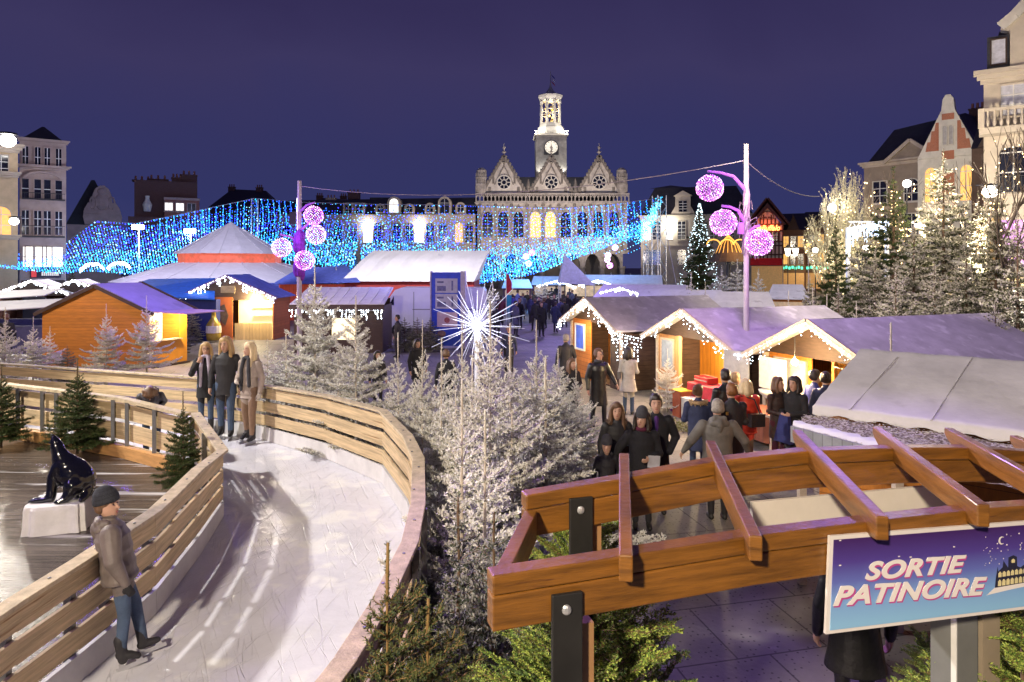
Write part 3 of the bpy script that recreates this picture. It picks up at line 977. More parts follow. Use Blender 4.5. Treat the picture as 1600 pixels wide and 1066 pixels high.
# ---- long wing beside the town hall
YW = 112.0; PW = F / YW
zw = lambda py: H + (CY - py) / PW
r = thing('wing_building', 'long pale wing with slate mansard roof and round dormers joining the town hall', 'building', ((622 - CX) / PW, YW, 0))
lw = lambda px: (px - 622) / PW
m = MB(); m.box(lw(432), lw(743), 0, 12, 0, zw(338)); m.build('wall', BEIGE, r)
band(r, lw(432), lw(742), zw(340), .5, .35, BEIGE)
m = MB(); x0, x1 = lw(432), lw(743)
m.add([(x0, -.2, zw(335)), (x1, -.2, zw(335)), (x1, 2.4, zw(307)), (x0, 2.4, zw(312)), (x1, 9, zw(300)), (x0, 9, zw(305)), (x1, 12, zw(335)), (x0, 12, zw(335))],
      [(0, 1, 2, 3), (3, 2, 4, 5), (5, 4, 6, 7), (0, 3, 5, 7), (1, 6, 4, 2)])
m.build('roof', SLATE, r)
for px, w, rise, bot, top in ((545, 1.1, 0, 335, 321), (562, 1.1, 0, 335, 321), (595, 1.0, .5, 333, 322), (616, 1.5, .75, 334, 311), (640, 1.0, .5, 333, 322), (672, 1.0, .5, 333, 321), (695, 1.5, .75, 335, 311), (720, 1.0, .5, 333, 320)):
    m = MB(); m.prism(arch_poly(lw(px), zw(bot) - .1, w + .7, zw(top) - zw(bot) + .5, (rise + .35) if rise else 0), -.3, 2.2)
    d = m.build('dormer', BEIGE, r)
    window(d, lw(px), zw(bot) + .15, w, zw(top) - zw(bot) - .1, -.3, rise, GLASS if px not in (616,) else LITWW, bars=(1, 1), sill=False)
for i, px in enumerate((448, 470, 500, 528, 552, 590, 620, 640, 672, 692, 717, 733)):
    window(r, lw(px), zw(379), 1.25, zw(349) - zw(379), 0, .3, LITW if px == 717 else GLASS, bars=(1, 3), surround=BEIGE)
    window(r, lw(px), zw(428), 1.3, zw(398) - zw(428), 0, .3, GLASS, bars=(1, 2), surround=BEIGE)
for px in (575, 655):
    lamp('wall_light', ((622 - CX) / PW + lw(px), YW - .9, zw(352)), 260, (1, .95, .84), .2)
    m = MB(); m.prism(arch_poly(lw(px), zw(379), 1.5, zw(347) - zw(379), .5), -.09, -.02); m.build('lit_wall_patch', glow('lit_wall_patch', (1, .95, .85), 1.5), r)  # glowing arch stands in for wall washed bright by a lamp
chimney(r, lw(540), 6, zw(306), zw(296), 2.0, 1)
chimney(r, lw(505), 5, zw(312), zw(306), 1.6, 1, BEIGE)
m = MB(); m.box(lw(566), lw(600), 6, 11, zw(312), zw(303)); m.build('roof_shed', DARKROOF, r)

# ---- classical house on the other side
YH = 104.0; PH = F / YH
zh = lambda py: H + (CY - py) / PH
r = thing('mansard_house', 'cream classical house with slate mansard and pedimented dormer behind the christmas tree', 'building', ((1080 - CX) / PH, YH, 0))
lh = lambda px: (px - 1080) / PH * cs(1080)
face(r)
m = MB(); m.box(lh(1000), lh(1172), 0, 10, 0, zh(338)); m.build('wall', CREAM, r)
band(r, lh(1000), lh(1172), zh(338) - .3, .55, .4, CREAM); band(r, lh(1000), lh(1172), zh(386), .3, .15, CREAM, 'string_course')
hip_roof(r, lh(998), lh(1174), -.1, 10, zh(335), zh(290), 2.2, SLATE)
m = MB(); m.add([(lh(1012), 3, zh(290)), (lh(1080), 3, zh(290)), (lh(1046), 5, zh(283))], [(0, 1, 2)]); m.build('roof_cap', SLATE, r)
m = MB(); m.box(lh(1055), lh(1079), -.35, 2.0, zh(334), zh(306)); m.prism([(lh(1052.5), zh(306)), (lh(1081.5), zh(306)), (lh(1067), zh(298))], -.5, 2.0)
m.prism([(lh(1048), zh(334)), (lh(1055), zh(334)), (lh(1055), zh(322))], -.3, .3); m.prism([(lh(1079), zh(334)), (lh(1086), zh(334)), (lh(1079), zh(322))], -.3, .3)
d = m.build('dormer', CREAM, r); window(d, lh(1067), zh(331), 1.2, zh(314) - zh(331), -.35, 0, GLASS, bars=(1, 3), sill=False)
for px in (1010, 1045 - 20, 1065, 1092, 1115, 1140, 1160):
    window(r, lh(px), zh(374), 1.15, zh(346) - zh(374), 0, 0, LITWW if px == 1010 else GLASS, bars=(1, 4), surround=CREAM)
    window(r, lh(px), zh(414), 1.25, zh(390) - zh(414), 0, .3, GLASS, bars=(1, 3), surround=CREAM)
lamp('wall_light', onto(r, (lh(1046), -.9, zh(352))), 420, (1, .97, .86), .2)
m = MB(); m.prism(arch_poly(lh(1046), zh(374), 1.0, zh(346) - zh(374), .4), -.09, -.02); m.build('lit_wall_patch', glow('lit_wall_patch', (1, .95, .85), 1.5), r)  # glowing patch painted as the bright lamp wash on this wall

# ---- houses at the other end of the square, near the floodlight
Y1 = 60.0; P1 = F / Y1
z1_ = lambda py: H + (CY - py) / P1
r = thing('town_house', 'four storey pale town house with an arched window bay under a dark mansard', 'building', ((66 - CX) / P1, Y1, 0))
l1 = lambda px: (px - 66) / P1 * cs(66)
face(r)
PINKST = mk('pinkish_stone', (.40, .30, .26), .85, .15, 1.3)
m = MB(); m.box(l1(31), l1(104), 0, 12, 0, z1_(222)); m.build('wall', PINKST, r)
hip_roof(r, l1(31), l1(104), -.2, 12, z1_(222), z1_(194), 1.6, DARKROOF)
band(r, l1(31), l1(104), z1_(224), .35, .3, PINKST); band(r, l1(31), l1(104), z1_(264), .3, .4, PINKST, 'balcony_slab')
for px in (40, 59, 74, 92):
    window(r, l1(px), z1_(262), .40, z1_(231) - z1_(262), 0, 0, GLASS, bars=(1, 1), surround=PINKST)
    window(r, l1(px), z1_(311), .48, z1_(281) - z1_(311), 0, 0, GLASS, bars=(0, 1), surround=PINKST)
    window(r, l1(px), z1_(367), .50, z1_(330) - z1_(367), 0, 0, GLASS, bars=(1, 2), surround=PINKST)
    if px != 40:
        window(r, l1(px - 6), z1_(417), 1.15, z1_(386) - z1_(417), 0, 0, LITWW, bars=(0, 1), surround=PINKST)
window(r, l1(44), z1_(417), .7, z1_(386) - z1_(417), 0, 0, LITWW, bars=(0, 1), surround=PINKST)
m = MB()
for j in range(12):
    a0, a1 = math.pi * j / 12, math.pi * (j + 1) / 12
    c_ = lambda a: (l1(67) + 1.35 * math.cos(a), -.12, z1_(281) + .65 * math.sin(a))
    m.bar(c_(a0), c_(a1), .18, .2, (0, 1, 0))
m.build('arch_moulding', PINKST, r)
for za, zb_ in ((311, 303), (369, 354)):
    m = MB()
    for k in range(22):
        x = lerp(l1(36), l1(101), k / 21); m.box(x - .007, x + .007, -.42, -.39, z1_(za), z1_(zb_))
    m.box(l1(35), l1(102), -.43, -.38, z1_(zb_), z1_(zb_) + .05); m.box(l1(35), l1(102), -.45, -.05, z1_(za) - .12, z1_(za))
    m.build('balcony_rail', IRON, r)
m = MB(); m.box(l1(47), l1(96), -.12, -.01, z1_(434), z1_(422)); so = m.build('shop_sign', mk('shop_sign_board', (.035, .02, .04), .5), r)
m = MB(); m.box(l1(49), l1(57), -.15, -.13, z1_(433), z1_(423)); m.build('emblem', glow('red_emblem', (.75, .06, .06), .6), so)
m = MB()
for k in range(9):
    m.box(l1(65 + k * 3.1), l1(67 + k * 3.1), -.14, -.125, z1_(431), z1_(425 + (k * 3) % 3))
m.build('faded_lettering', glow('dim_letter', (.8, .75, .7), .7), so)
m = MB(); m.box(l1(34), l1(102), -.05, 0, 0, z1_(438)); m.build('shop_front', DKWOOD, r)

YC = 55.0; P2 = F / YC
z2_ = lambda py: H + (CY - py) / P2
r = thing('corner_building', 'floodlit ochre stone corner building with an arched door and heavy cornices', 'building', ((-20 - CX) / P2, YC, 0))
l2 = lambda px: (px + 20) / P2 * cs(-20)
face(r)
m = MB(); m.box(l2(-150), l2(29), 0, 11, 0, z2_(232)); m.build('wall', mk('ochre_stone', (.55, .42, .26), .85, .12, 1.5), r)
for py, h_, o_ in ((236, .7, .5), (275, .45, .3), (374, .4, .3)):
    band(r, l2(-150), l2(28), z2_(py), h_, o_, BEIGE)
m = MB(); m.box(l2(-150), l2(26), .3, 10, z2_(231.8), z2_(222)); m.build('parapet', BEIGE, r)
window(r, l2(2), z2_(368), 1.3, z2_(322) - z2_(368), 0, .65, LITW, bars=(1, 2), surround=BEIGE)
window(r, l2(2), z2_(300 - 28), .9, 1.6, 0, 0, GLASS, surround=BEIGE); window(r, l2(-60), z2_(368), 1.3, z2_(322) - z2_(368), 0, .65, GLASS, bars=(1, 2), surround=BEIGE)
def spotlamp(name, label, p, s=.25, strength=30, col=(1, .95, .88), power=0, rng=None):
    q = thing(name, label, 'lamp', p)
    b = MB(); b.smooth = True; b.ball((0, 0, 0), (s, s * .7, s * .8), 12, 8); b.build('lamp_glass', glow('lamp_glow_%g' % strength, col, strength), q)
    b = MB(); b.lathe([(s * 1.1, s * .75), (s * .9, s * 1.0), (.04, s * 1.15)], 10); b.bar((0, 0, s), (0, 1.0, s * 1.2), .06, .06); b.build('bracket', IRON, q)
    if power:
        lamp('lamp_light', p + Vector((0, -s * 1.6, -.05)), power, col, s)
    return q
spotlamp('flood_lamp', 'dazzling floodlight on the cornice of the ochre corner building', U(12, 220, 53.2), .62, 16, power=60)
spotlamp('wall_lamp', 'white wall lamp low on the ochre corner building', U(22, 346, 53.8), .36, 14, power=70)
spotlamp('wall_lamp', 'oblong white wall lamp on the ornate house near bare twigs', U(1547, 300, 33.5), .36, 16, power=420)

# dark houses behind the light net
YD = 78.0; P3 = F / YD
z3 = lambda py: H + (CY - py) / P3
r = thing('gabled_house', 'dark roofed house with a pale ornate baroque gable above the light net', 'building', ((160 - CX) / P3, YD, 0))
l3 = lambda px: (px - 160) / P3 * cs(160)
face(r)
m = MB(); m.box(l3(106), l3(190), 0, 10, 0, z3(352)); m.build('wall', PINKST, r)
hip_roof(r, l3(104), l3(186), -.1, 10, z3(352), z3(279), 2.4, mk('green_slate', (.028, .034, .036), .6))
oc = [(133, 352), (189, 352), (191, 340), (187, 326), (180, 316), (176, 318), (174, 305), (170, 296), (163, 291), (156, 291), (149, 296), (145, 305), (143, 318), (138, 318), (132, 328), (130, 340)]
m = MB(); m.prism([(l3(a), z3(b)) for a, b in oc], -.6, .6)
g_ = m.build('gable', PINKST, r)
m = MB(); m.ball((l3(160), -.6, z3(316)), (.75, .25, 1.0)); m.ball((l3(160), -.7, z3(300)), (.5, .2, .4)); m.bar((l3(131), -.7, z3(333)), (l3(189), -.7, z3(333)), .2, .3); m.box(l3(148), l3(172), -.75, -.6, z3(332), z3(329))
for s_ in (-1, 1):
    m.tube([(l3(160) + s_ * (.9 + .3 * math.cos(t)), -.65, z3(318) + .7 * math.sin(t)) for t in [i * .5 for i in range(12)]], .1, 6)
m.build('relief', PINKST, g_)
r = thing('brick_house', 'dark brick building with a pale attic strip and tall chimneys beyond the net', 'building', ((250 - CX) / P3, YD + 2, 0))
l4 = lambda px: (px - 250) / P3 * cs(250)
face(r)
m = MB(); m.box(l4(186), l4(300), 0, 10, 0, z3(338)); m.box(l4(194), l4(298), 2.5, 10, z3(338), z3(276)); m.build('wall', DBRICK, r)
m = MB(); m.box(l4(243), l4(300), -.3, 2.5, z3(338) + .01, z3(310)); m.build('attic', BRICK, r)
m = MB(); m.box(l4(242), l4(301), -.35, 2.49, z3(310) + .005, z3(306)); m.build('attic_roof', PINKST, r)
for px, p_ in ((250, LITWW), (268, LITWW), (287, GLASS)):
    window(r, l4(px), z3(327), .8, z3(315) - z3(327), -.3, 0, p_, bars=(1, 0), surround=PINKST)
for px, top, w in ((285, 262, 1.8), (264, 268, 1.2), (232, 272, 2.2), (205, 275, 2.0)):
    chimney(r, l4(px), 5, z3(276), z3(top), w, 1)
m = MB(); m.lathe([(.35, 0), (.5, .8), (.2, 1.4), (.25, 1.8)], 10, (l4(216), -.5, z3(330))); m.tube([(l4(213), -.5, z3(312)), (l4(215), -.5, z3(306)), (l4(217), -.5, z3(306)), (l4(219), -.5, z3(312))], .08, 6); m.build('roof_urn', WSTONE, r)
for a, b, top, lab in ((325, 430, 292, 'distant black roof silhouette with chimneys behind the lattice mast'), (470, 560, 306, 'low dark roof silhouette behind the pole with pink light balls')):
    Y = 128.0; P = F / Y
    r = thing('distant_house', lab, 'building', ((a + b) / 2 / P - CX / P, Y, 0))
    hw = (b - a) / 2 / P; zt = H + (CY - top) / P
    m = MB(); m.box(-hw, hw, 0, 8, 0, zt - 4); m.build('wall', DBRICK, r)
    m = MB(); m.add([(-hw, -.3, zt - 4), (hw, -.3, zt - 4), (hw, 8, zt - 4), (-hw, 8, zt - 4), (-hw * .55, 4, zt), (hw * .5, 4, zt - .3)], [(0, 1, 5, 4), (1, 2, 5), (2, 3, 4, 5), (3, 0, 4)]); m.build('roof', DARKROOF, r)
    chimney(r, -hw * .55, 4, zt - 1.5, zt + .3); chimney(r, hw * .3, 4, zt - 1, zt + .2)

# ---- half-timbered house and neighbours
YB = 95.0; P5 = F / YB
z5 = lambda py: H + (CY - py) / P5
r = thing('timbered_house', 'steep gabled half-timbered house with a glowing red script sign and red awning', 'building', ((1198 - CX) / P5, YB, 0))
l5 = lambda px: (px - 1198) / P5 * cs(1198)
face(r)
m = MB(); m.prism([(l5(1174), 0), (l5(1224), 0), (l5(1224), z5(356)), (l5(1199), z5(322)), (l5(1174), z5(356))], 0, 9); m.build('wall', CREAM, r)
m = MB()
for s_ in (-1, 1):
    m.plate((l5(1199), -.9, z5(311)), (l5(1199) + s_ * 2.75, -.9, z5(352)), (l5(1199) + s_ * 2.75, 9, z5(352)), (l5(1199), 9, z5(311)), .22 * s_)
    m.plate((l5(1199), -.6, z5(318)), (l5(1199) + s_ * 2.4, -.6, z5(352)), (l5(1199) + s_ * 2.1, -.6, z5(352)), (l5(1199), -.6, z5(326)), .4 * -s_)
m.build('roof', mk('maroon_tile', (.07, .025, .02), .7), r)
m = MB()
for px in (1176, 1182, 1188, 1193, 1199, 1205, 1211, 1217, 1223):
    t = z5(350 - max(0, 22 - abs(px - 1199)) * .9); m.box(l5(px) - .09, l5(px) + .09, -.08, -.001, z5(405), t)
for py in (351, 361, 378, 384, 398):
    m.box(l5(1174), l5(1224), -.09, -.002, z5(py) - .1, z5(py) + .1)
m.box(l5(1191), l5(1207), -.09, -.003, z5(341), z5(339))
m.build('timber_frame', TIMBER, r)
window(r, l5(1199), z5(342), 1.5, z5(331) - z5(342), -.02, .7, mk('cream_pane', (.5, .45, .35), .4), surround=TIMBER, bars=(1, 0), sill=False)
window(r, l5(1207), z5(377), 1.3, z5(363) - z5(377), -.02, 0, GLASS, surround=TIMBER)
NEON = glow('red_neon', (1, .20, .05), 7)
lt_ = letters('neon_script', 'Buffalo', l5(1187), -.35, 27 / P5, 9 / P5, 0, NEON, -.3, .02, r, .35)
lt_.location = (l5(1190), -.4, z5(361))
m = MB(); m.prism([(l5(1186) + .32 * math.cos(k * .524), z5(356.5) + .42 * math.sin(k * .524)) for k in range(12)], -.45, -.3); m.build('neon_emblem', NEON, r)
lamp('neon_light', onto(r, (0, -1.3, z5(352))), 140, (1, .15, .05), .4)
m = MB(); m.plate((l5(1172), -1.6, z5(415)), (l5(1222), -1.6, z5(415)), (l5(1222), -.05, z5(404)), (l5(1172), -.05, z5(404)), .05); m.build('awning', mk('red_canvas', (.45, .02, .03), .8), r)
m = MB(); m.box(l5(1174), l5(1222), -.05, 0, 0, z5(416)); m.build('shop_window', glow('dim_shop_glow', (1, .6, .22), .14), r)
for i, (a, b, top, lab) in enumerate(((1226, 1262, 341, 'narrow brown brick house just beside the timbered gable'), (1264, 1312, 338, 'brown house with small lit panes and green shop lettering behind the street lamp'))):
    r = thing('shop_house', lab, 'building', (((a + b) / 2 - CX) / P5, YB + 1, 0))
    hw = (b - a) / 2 / P5; zt = z5(top); face(r)
    m = MB(); m.box(-hw, hw, 0, 9, 0, zt - 1.6); m.build('wall', mk('brown_brick', (.17, .085, .05), .85, .2, 2, brick=(4.5, (.2, .15, .12))), r)
    m = MB(); m.add([(-hw, -.3, zt - 1.6), (hw, -.3, zt - 1.6), (hw, 9, zt - 1.6), (-hw, 9, zt - 1.6), (-hw, 4, zt + 1), (hw, 4, zt + 1)], [(0, 1, 5, 4), (1, 2, 5), (2, 3, 4, 5), (3, 0, 4)]); m.build('roof', DARKROOF, r)
    m = MB(); m.prism([(-hw * .5, zt - 1.6), (hw * .5, zt - 1.6), (0, zt + .6)], -.4, 1.5); m.build('dormer', TIMBER, r)
    for k in (-1, 0, 1):
        window(r, k * hw * .6, zt - 4.0, .7, 1.5, 0, 0, LITW if (k + i) % 2 else GLASS, surround=BEIGE, bars=(1, 2))
        window(r, k * hw * .6, zt - 6.4, .7, 1.4, 0, 0, LITW if k == i - 1 else GLASS, surround=BEIGE, bars=(1, 1))
    m = MB(); m.box(-hw + .2, hw - .2, -.1, 0, .4, 2.6); m.build('shop_window', glow('dim_shop_glow', (1, .6, .22), .14), r)
    m = MB()
    for k in range(7):
        m.cbox((-hw * .8 + k * hw * .25, -.2, 3.3 + .1 * (k % 2)), (hw * .17, .06, .38))
    m.build('green_shop_lettering', glow('green_neon', (.1, .9, .55), 1.6), r)
    lamp('shop_light', (((a + b) / 2 - CX) / P5, YB - 2, 2.6), 160, (1, .7, .35), .3)

# ---- row of houses receding along the square
def row_house(name, label, pxl, Y, rz):
    k = (pxl - CX) / F
    return thing(name, label, 'building', (k * Y, Y, 0), rz)
def zat(py, Y): return H + (CY - py) * Y / F
RZ = R(-52)
r = row_house('pediment_house', 'brown stone house with a triangular pediment over an arched window', 1350, 66, RZ)
Y = 63
m = MB(); m.box(0, 8.6, 0, 9, 0, zat(254, 63)); m.build('wall', mk('taupe_stone', (.30, .24, .18), .85, .15, 1.5), r)
band(r, 0, 8.6, zat(256, 63), .5, .4, BEIGE)
m = MB(); zt = zat(252, 63); m.prism([(2.2, zt), (6.4, zt), (4.3, zt + 1.7)], -.3, 1.2); pe = m.build('pediment', mk('taupe_stone', (.3, .24, .18)), r)
m = MB(); m.bar((2.0, -.4, zt), (4.3, -.4, zt + 1.85), .35, .3); m.bar((4.3, -.4, zt + 1.85), (6.6, -.4, zt), .35, .3); m.build('raking_cornice', BEIGE, pe)
m = MB(); m.add([(0, .2, zt), (8.6, .2, zt), (8.6, 9, zt), (0, 9, zt), (1.5, 3, zt + 3.6), (7.6, 3, zt + 4.2), (7.6, 8, zt + 4.2), (1.5, 8, zt + 3.6)], [(0, 1, 5, 4), (1, 2, 6, 5), (2, 3, 7, 6), (3, 0, 4, 7), (4, 5, 6, 7)]); m.build('roof', DARKROOF, r)
for k in range(3):
    for j in range(3):
        window(r, 1.5 + k * 2.8, 3.2 + j * 3.2, 1.2, 2.0, 0, .6 if (k == 1 and j == 2) else 0, GLASS, surround=WSTONE, bars=(1, 2))
chimney(r, 7.6, 6, zt + 3.5, zt + 4.9)
r = row_house('stepped_gable_house', 'tall white stone gable with orange brick panels and arched windows', 1434, 52, R(-42))
zt = zat(243, 50); za = zat(150, 50)
hw = 3.0; xc = 2.55
m = MB(); m.box(0, 2 * xc, 0, 9, 0, zt - .01); m.build('wall', WSTONE, r)
gp_ = [(0, zt), (2 * xc, zt), (xc + .55, za - .9), (xc + .45, za - .1), (xc + .2, za + .25), (xc - .2, za + .25), (xc - .45, za - .1), (xc - .55, za - .9)]
m = MB(); m.prism(gp_, -.15, .5); g_ = m.build('gable', WSTONE, r)
m = MB()
for s_ in (-1, 1):
    m.prism([(xc + s_ * a, z) for a, z in ([(.75, zt + .5), (1.85, zt + .5), (1.7, zt + 1.2), (1.45, zt + 1.2), (1.35, zt + 2.0), (1.1, zt + 2.0), (1.0, zt + 2.6), (.75, zt + 2.6)] if s_ > 0 else [(.75, zt + 2.6), (1.0, zt + 2.6), (1.1, zt + 2.0), (1.35, zt + 2.0), (1.45, zt + 1.2), (1.7, zt + 1.2), (1.85, zt + .5), (.75, zt + .5)])], -.19, -.152)
m.box(xc - .5, xc + .5, -.19, -.152, zt + 2.75, zt + 3.2); m.box(xc - .5, xc + .5, -.19, -.152, zt - .2, zt + .45)
m.build('brick_panel', mk('orange_brick', (.40, .12, .05), .8, .15, 3, brick=(5, (.5, .42, .35))), g_)
window(g_, xc - .25, zt + .9, .32, 1.4, -.15, .16, mk('pale_niche', (.4, .38, .38), .6), surround=WSTONE, bars=(0, 0), sill=False, fw=.05); window(g_, xc + .25, zt + .9, .32, 1.4, -.15, .16, mk('pale_niche', (.4, .38, .38)), surround=WSTONE, bars=(0, 0), sill=False, fw=.05)
for k in (-1, 1):
    window(r, xc + k * 1.45, zt - 3.3, .95, 2.6, 0, .47, LITW, surround=WSTONE, bars=(1, 2))
    window(r, xc + k * 1.45, zt - 7.2, 1.0, 2.2, 0, 0, GLASS, surround=WSTONE, bars=(1, 2))
m = MB(); m.box(xc - .5, xc + .5, -.02, -.001, zt - 2.8, zt - 1.2); m.build('brick_panel', mk('orange_brick', (.4, .12, .05)), r)
band(r, 0, 2 * xc, zt - 4.0, .3, .2, WSTONE, 'string_course')
m = MB(); m.add([(0, .5, zt), (2 * xc, .5, zt), (xc, .5, za - 1), (0, 9, zt), (2 * xc, 9, zt), (xc, 9, za - 1)], [(0, 2, 5, 3), (1, 4, 5, 2), (3, 5, 4)]); m.build('roof', DARKROOF, r)
r.scale = (.78, 1, 1)
r = row_house('dark_house', 'dark brown house with a steep slate roof between white gable and ornate facade', 1518, 48, R(-45))
zt = zat(225, 46)
m = MB(); m.box(0, 4.6, 0, 9, 0, zt); m.build('wall', mk('soot_brick', (.09, .055, .04), .85, .2, 2), r)
m = MB(); m.add([(0, -.2, zt), (4.6, -.2, zt), (4.6, 9, zt), (0, 9, zt), (0, 4, zt + 3.4), (4.6, 4, zt + 3.8)], [(0, 1, 5, 4), (1, 2, 5), (2, 3, 4, 5), (3, 0, 4)]); m.build('roof', DARKROOF, r)
chimney(r, .9, 2.5, zt + 1, zt + 4.0, 1.0, .8, BRICK)
window(r, 3.4, zt - 3.2, 1.1, 2.2, 0, 0, GLASS, surround=DKWOOD); window(r, 1.3, zt - 3.2, .9, 2.0, 0, 0, GLASS, surround=DKWOOD)
m = MB(); m.prism([(.4, zt), (2.4, zt), (1.4, zt + 2.0)], -.3, 1.5); m.build('dormer', DKWOOD, r)
# ornate house at the picture edge
r = row_house('ornate_house', 'tall cream belle epoque house with curved attic gable and stone balcony', 1537, 37, R(-35))
OC = mk('warm_cream_stone', (.52, .45, .36), .85, .12, 1.2, bump=.3, bscale=4)
zt = zat(118, 37)
m = MB(); m.box(0, 8, 0, 9, 0, zt); m.build('wall', OC, r)
band(r, 0, 8, zt - .5, .7, .45, OC)
GX = -1.05
aw = [(2.2, zt + .2), (6.8, zt + .2), (6.8, zt + 2.2), (7.2, zt + 2.4), (6.6, zt + 2.9), (5.9, zt + 3.7), (5.0, zt + 4.1), (4.0, zt + 4.1), (3.1, zt + 3.7), (2.4, zt + 2.9), (1.8, zt + 2.4), (2.2, zt + 2.2)]
aw = [(a + GX, b) for a, b in aw]
m = MB(); m.prism(aw, -.25, .8); g_ = m.build('attic_gable', OC, r)
m = MB()
for i in range(3, 10):
    m.bar((aw[i][0], -.35, aw[i][1]), (aw[i + 1][0], -.35, aw[i + 1][1]), .5, .2, (0, 1, 0))
m.build('gable_moulding', WSTONE, g_)
window(g_, 4.4 + GX, zt + .7, 1.6, 2.4, -.25, .8, GLASS, surround=OC, bars=(2, 1), fw=.2)
m = MB(); m.add([(.2, .2, zt + .2), (8, .2, zt + .2), (8, 9, zt + .2), (.2, 9, zt + .2), (.7, 1.3, zt + 2.6), (8, 1.3, zt + 2.6), (8, 8, zt + 2.6), (.7, 8, zt + 2.6)], [(0, 1, 5, 4), (1, 2, 6, 5), (2, 3, 7, 6), (3, 0, 4, 7), (4, 5, 6, 7)]); m.build('roof', SLATE, r)
m = MB(); m.box(.15, 1.1, -.05, 1.5, zt + .25, zt + 2.0); d = m.build('dormer', SLATE, r); window(d, .65, zt + .5, .6, 1.3, -.05, 0, mk('pale_pane', (.55, .55, .62), .3), surround=DKWOOD, bars=(0, 0), sill=False, fw=.07)
for k in range(3):
    window(r, 1.3 + k * 2.6, zt - 2.3, 1.1, 1.6, 0, 0, mk('pale_pane', (.55, .55, .62)) if k == 0 else GLASS, surround=OC, bars=(1, 2))
    window(r, 1.3 + k * 2.6, zt - 6.4, 1.2, 2.4, 0, .3, GLASS, surround=OC, bars=(1, 2))
    window(r, 1.3 + k * 2.6, zt - 10.6, 1.2, 2.3, 0, 0, GLASS, surround=OC, bars=(1, 2))
zb_ = zt - 3.0
m = MB(); m.box(-.2, 8, -1.0, -.001, zb_ - .35, zb_); m.box(-.2, 8, -1.0, -.8, zb_ + .85, zb_ + 1.0)
for k in range(28):
    x = -.1 + k * .29; m.lathe([(.05, 0), (.09, .25), (.04, .55), (.06, .85)], 6, (x, -.9, zb_))
for x in (-.1, 2.4, 2.8, 6):
    m.box(x - .14, x + .14, -1.03, -.77, zb_ + .002, zb_ + 1.02)
m.build('balcony', OC, r)
for k in range(3):
    m = MB()
    for j in range(9):
        x = .6 + k * 2.6 + j * .17; m.box(x - .012, x + .012, -.3, -.27, zt - 6.5, zt - 5.6)
    m.box(.55 + k * 2.6, 2.05 + k * 2.6, -.31, -.26, zt - 5.6, zt - 5.55); m.build('window_rail', IRON, r)
lamp('street_floodlight', U(1440, 395, 30) + Vector((0, 0, 1)), 9000, (1, .85, .62), .4, U(1480, 250, 44), 110)
lamp('street_floodlight', U(1545, 420, 25), 3600, (1, .84, .6), .4, U(1580, 180, 36), 110)
# ================================================================ market huts, tents, poles, light strings
BULBW = glow('white_bulb', (.80, .90, 1), 9)
BULBY = glow('warm_bulb', (1, .72, .32), 9)
INNERLIT = mk('lit_pine_boards', (.60, .36, .12), .6, .15, 3, (6, 6, 1), planks=(2, 8, .6))
REDCLOTH = mk('red_cloth', (.50, .03, .05), .85, .2, 6)
BLUECLOTH = mk('blue_cloth', (.03, .10, .42), .85, .3, 5)
WHITECLOTH = mk('white_tarpaulin', (.70, .68, .70), .7, .1, 2, bump=.4, bscale=4)
POSTER = mk('poster_paper', (.42, .47, .55), .5, .12, 3)

def icicles(name, label, lines, step=.10, drop=.34, rad=.018, mats=None, seed=0, group=None, pdrop=.55):
    """a string of small bulbs along polylines (world points) with short hanging tails"""
    q = random.Random(seed)
    P, Wv = [], MB()
    for ln in lines:
        ln = [Vector(p) for p in ln]
        for a, b in zip(ln, ln[1:]):
            n = max(1, int((b - a).length / step))
            Wv.tube([a, lerp(a, b, .5) - Vector((0, 0, .015)), b], .006, 4)
            for i in range(n):
                p = lerp(a, b, (i + q.random() * .6) / n)
                P.append(p + Vector((q.uniform(-.02, .02), q.uniform(-.03, .03), 0)))
                if q.random() < pdrop:
                    L_ = q.uniform(.25, 1) * drop
                    k = 0.07
                    while k < L_:
                        P.append(p + Vector((q.uniform(-.03, .03), q.uniform(-.03, .03), -k)))
                        k += q.uniform(.06, .11)
    o = thing(name, label, 'light string', lines[0][0], 0, group)
    off = Vector(lines[0][0])
    P = [tuple(p - off) for p in P]
    b = inst('bulbs', bulbs_mesh('bulbs', P, [rad * q.uniform(.6, 1.35) for _ in P], mats or BULBW), o)
    b['kind'] = 'stuff'
    w = Wv.build('wire', mk('white_wire', (.6, .6, .62), .5), o)
    w.location = -off
    return o

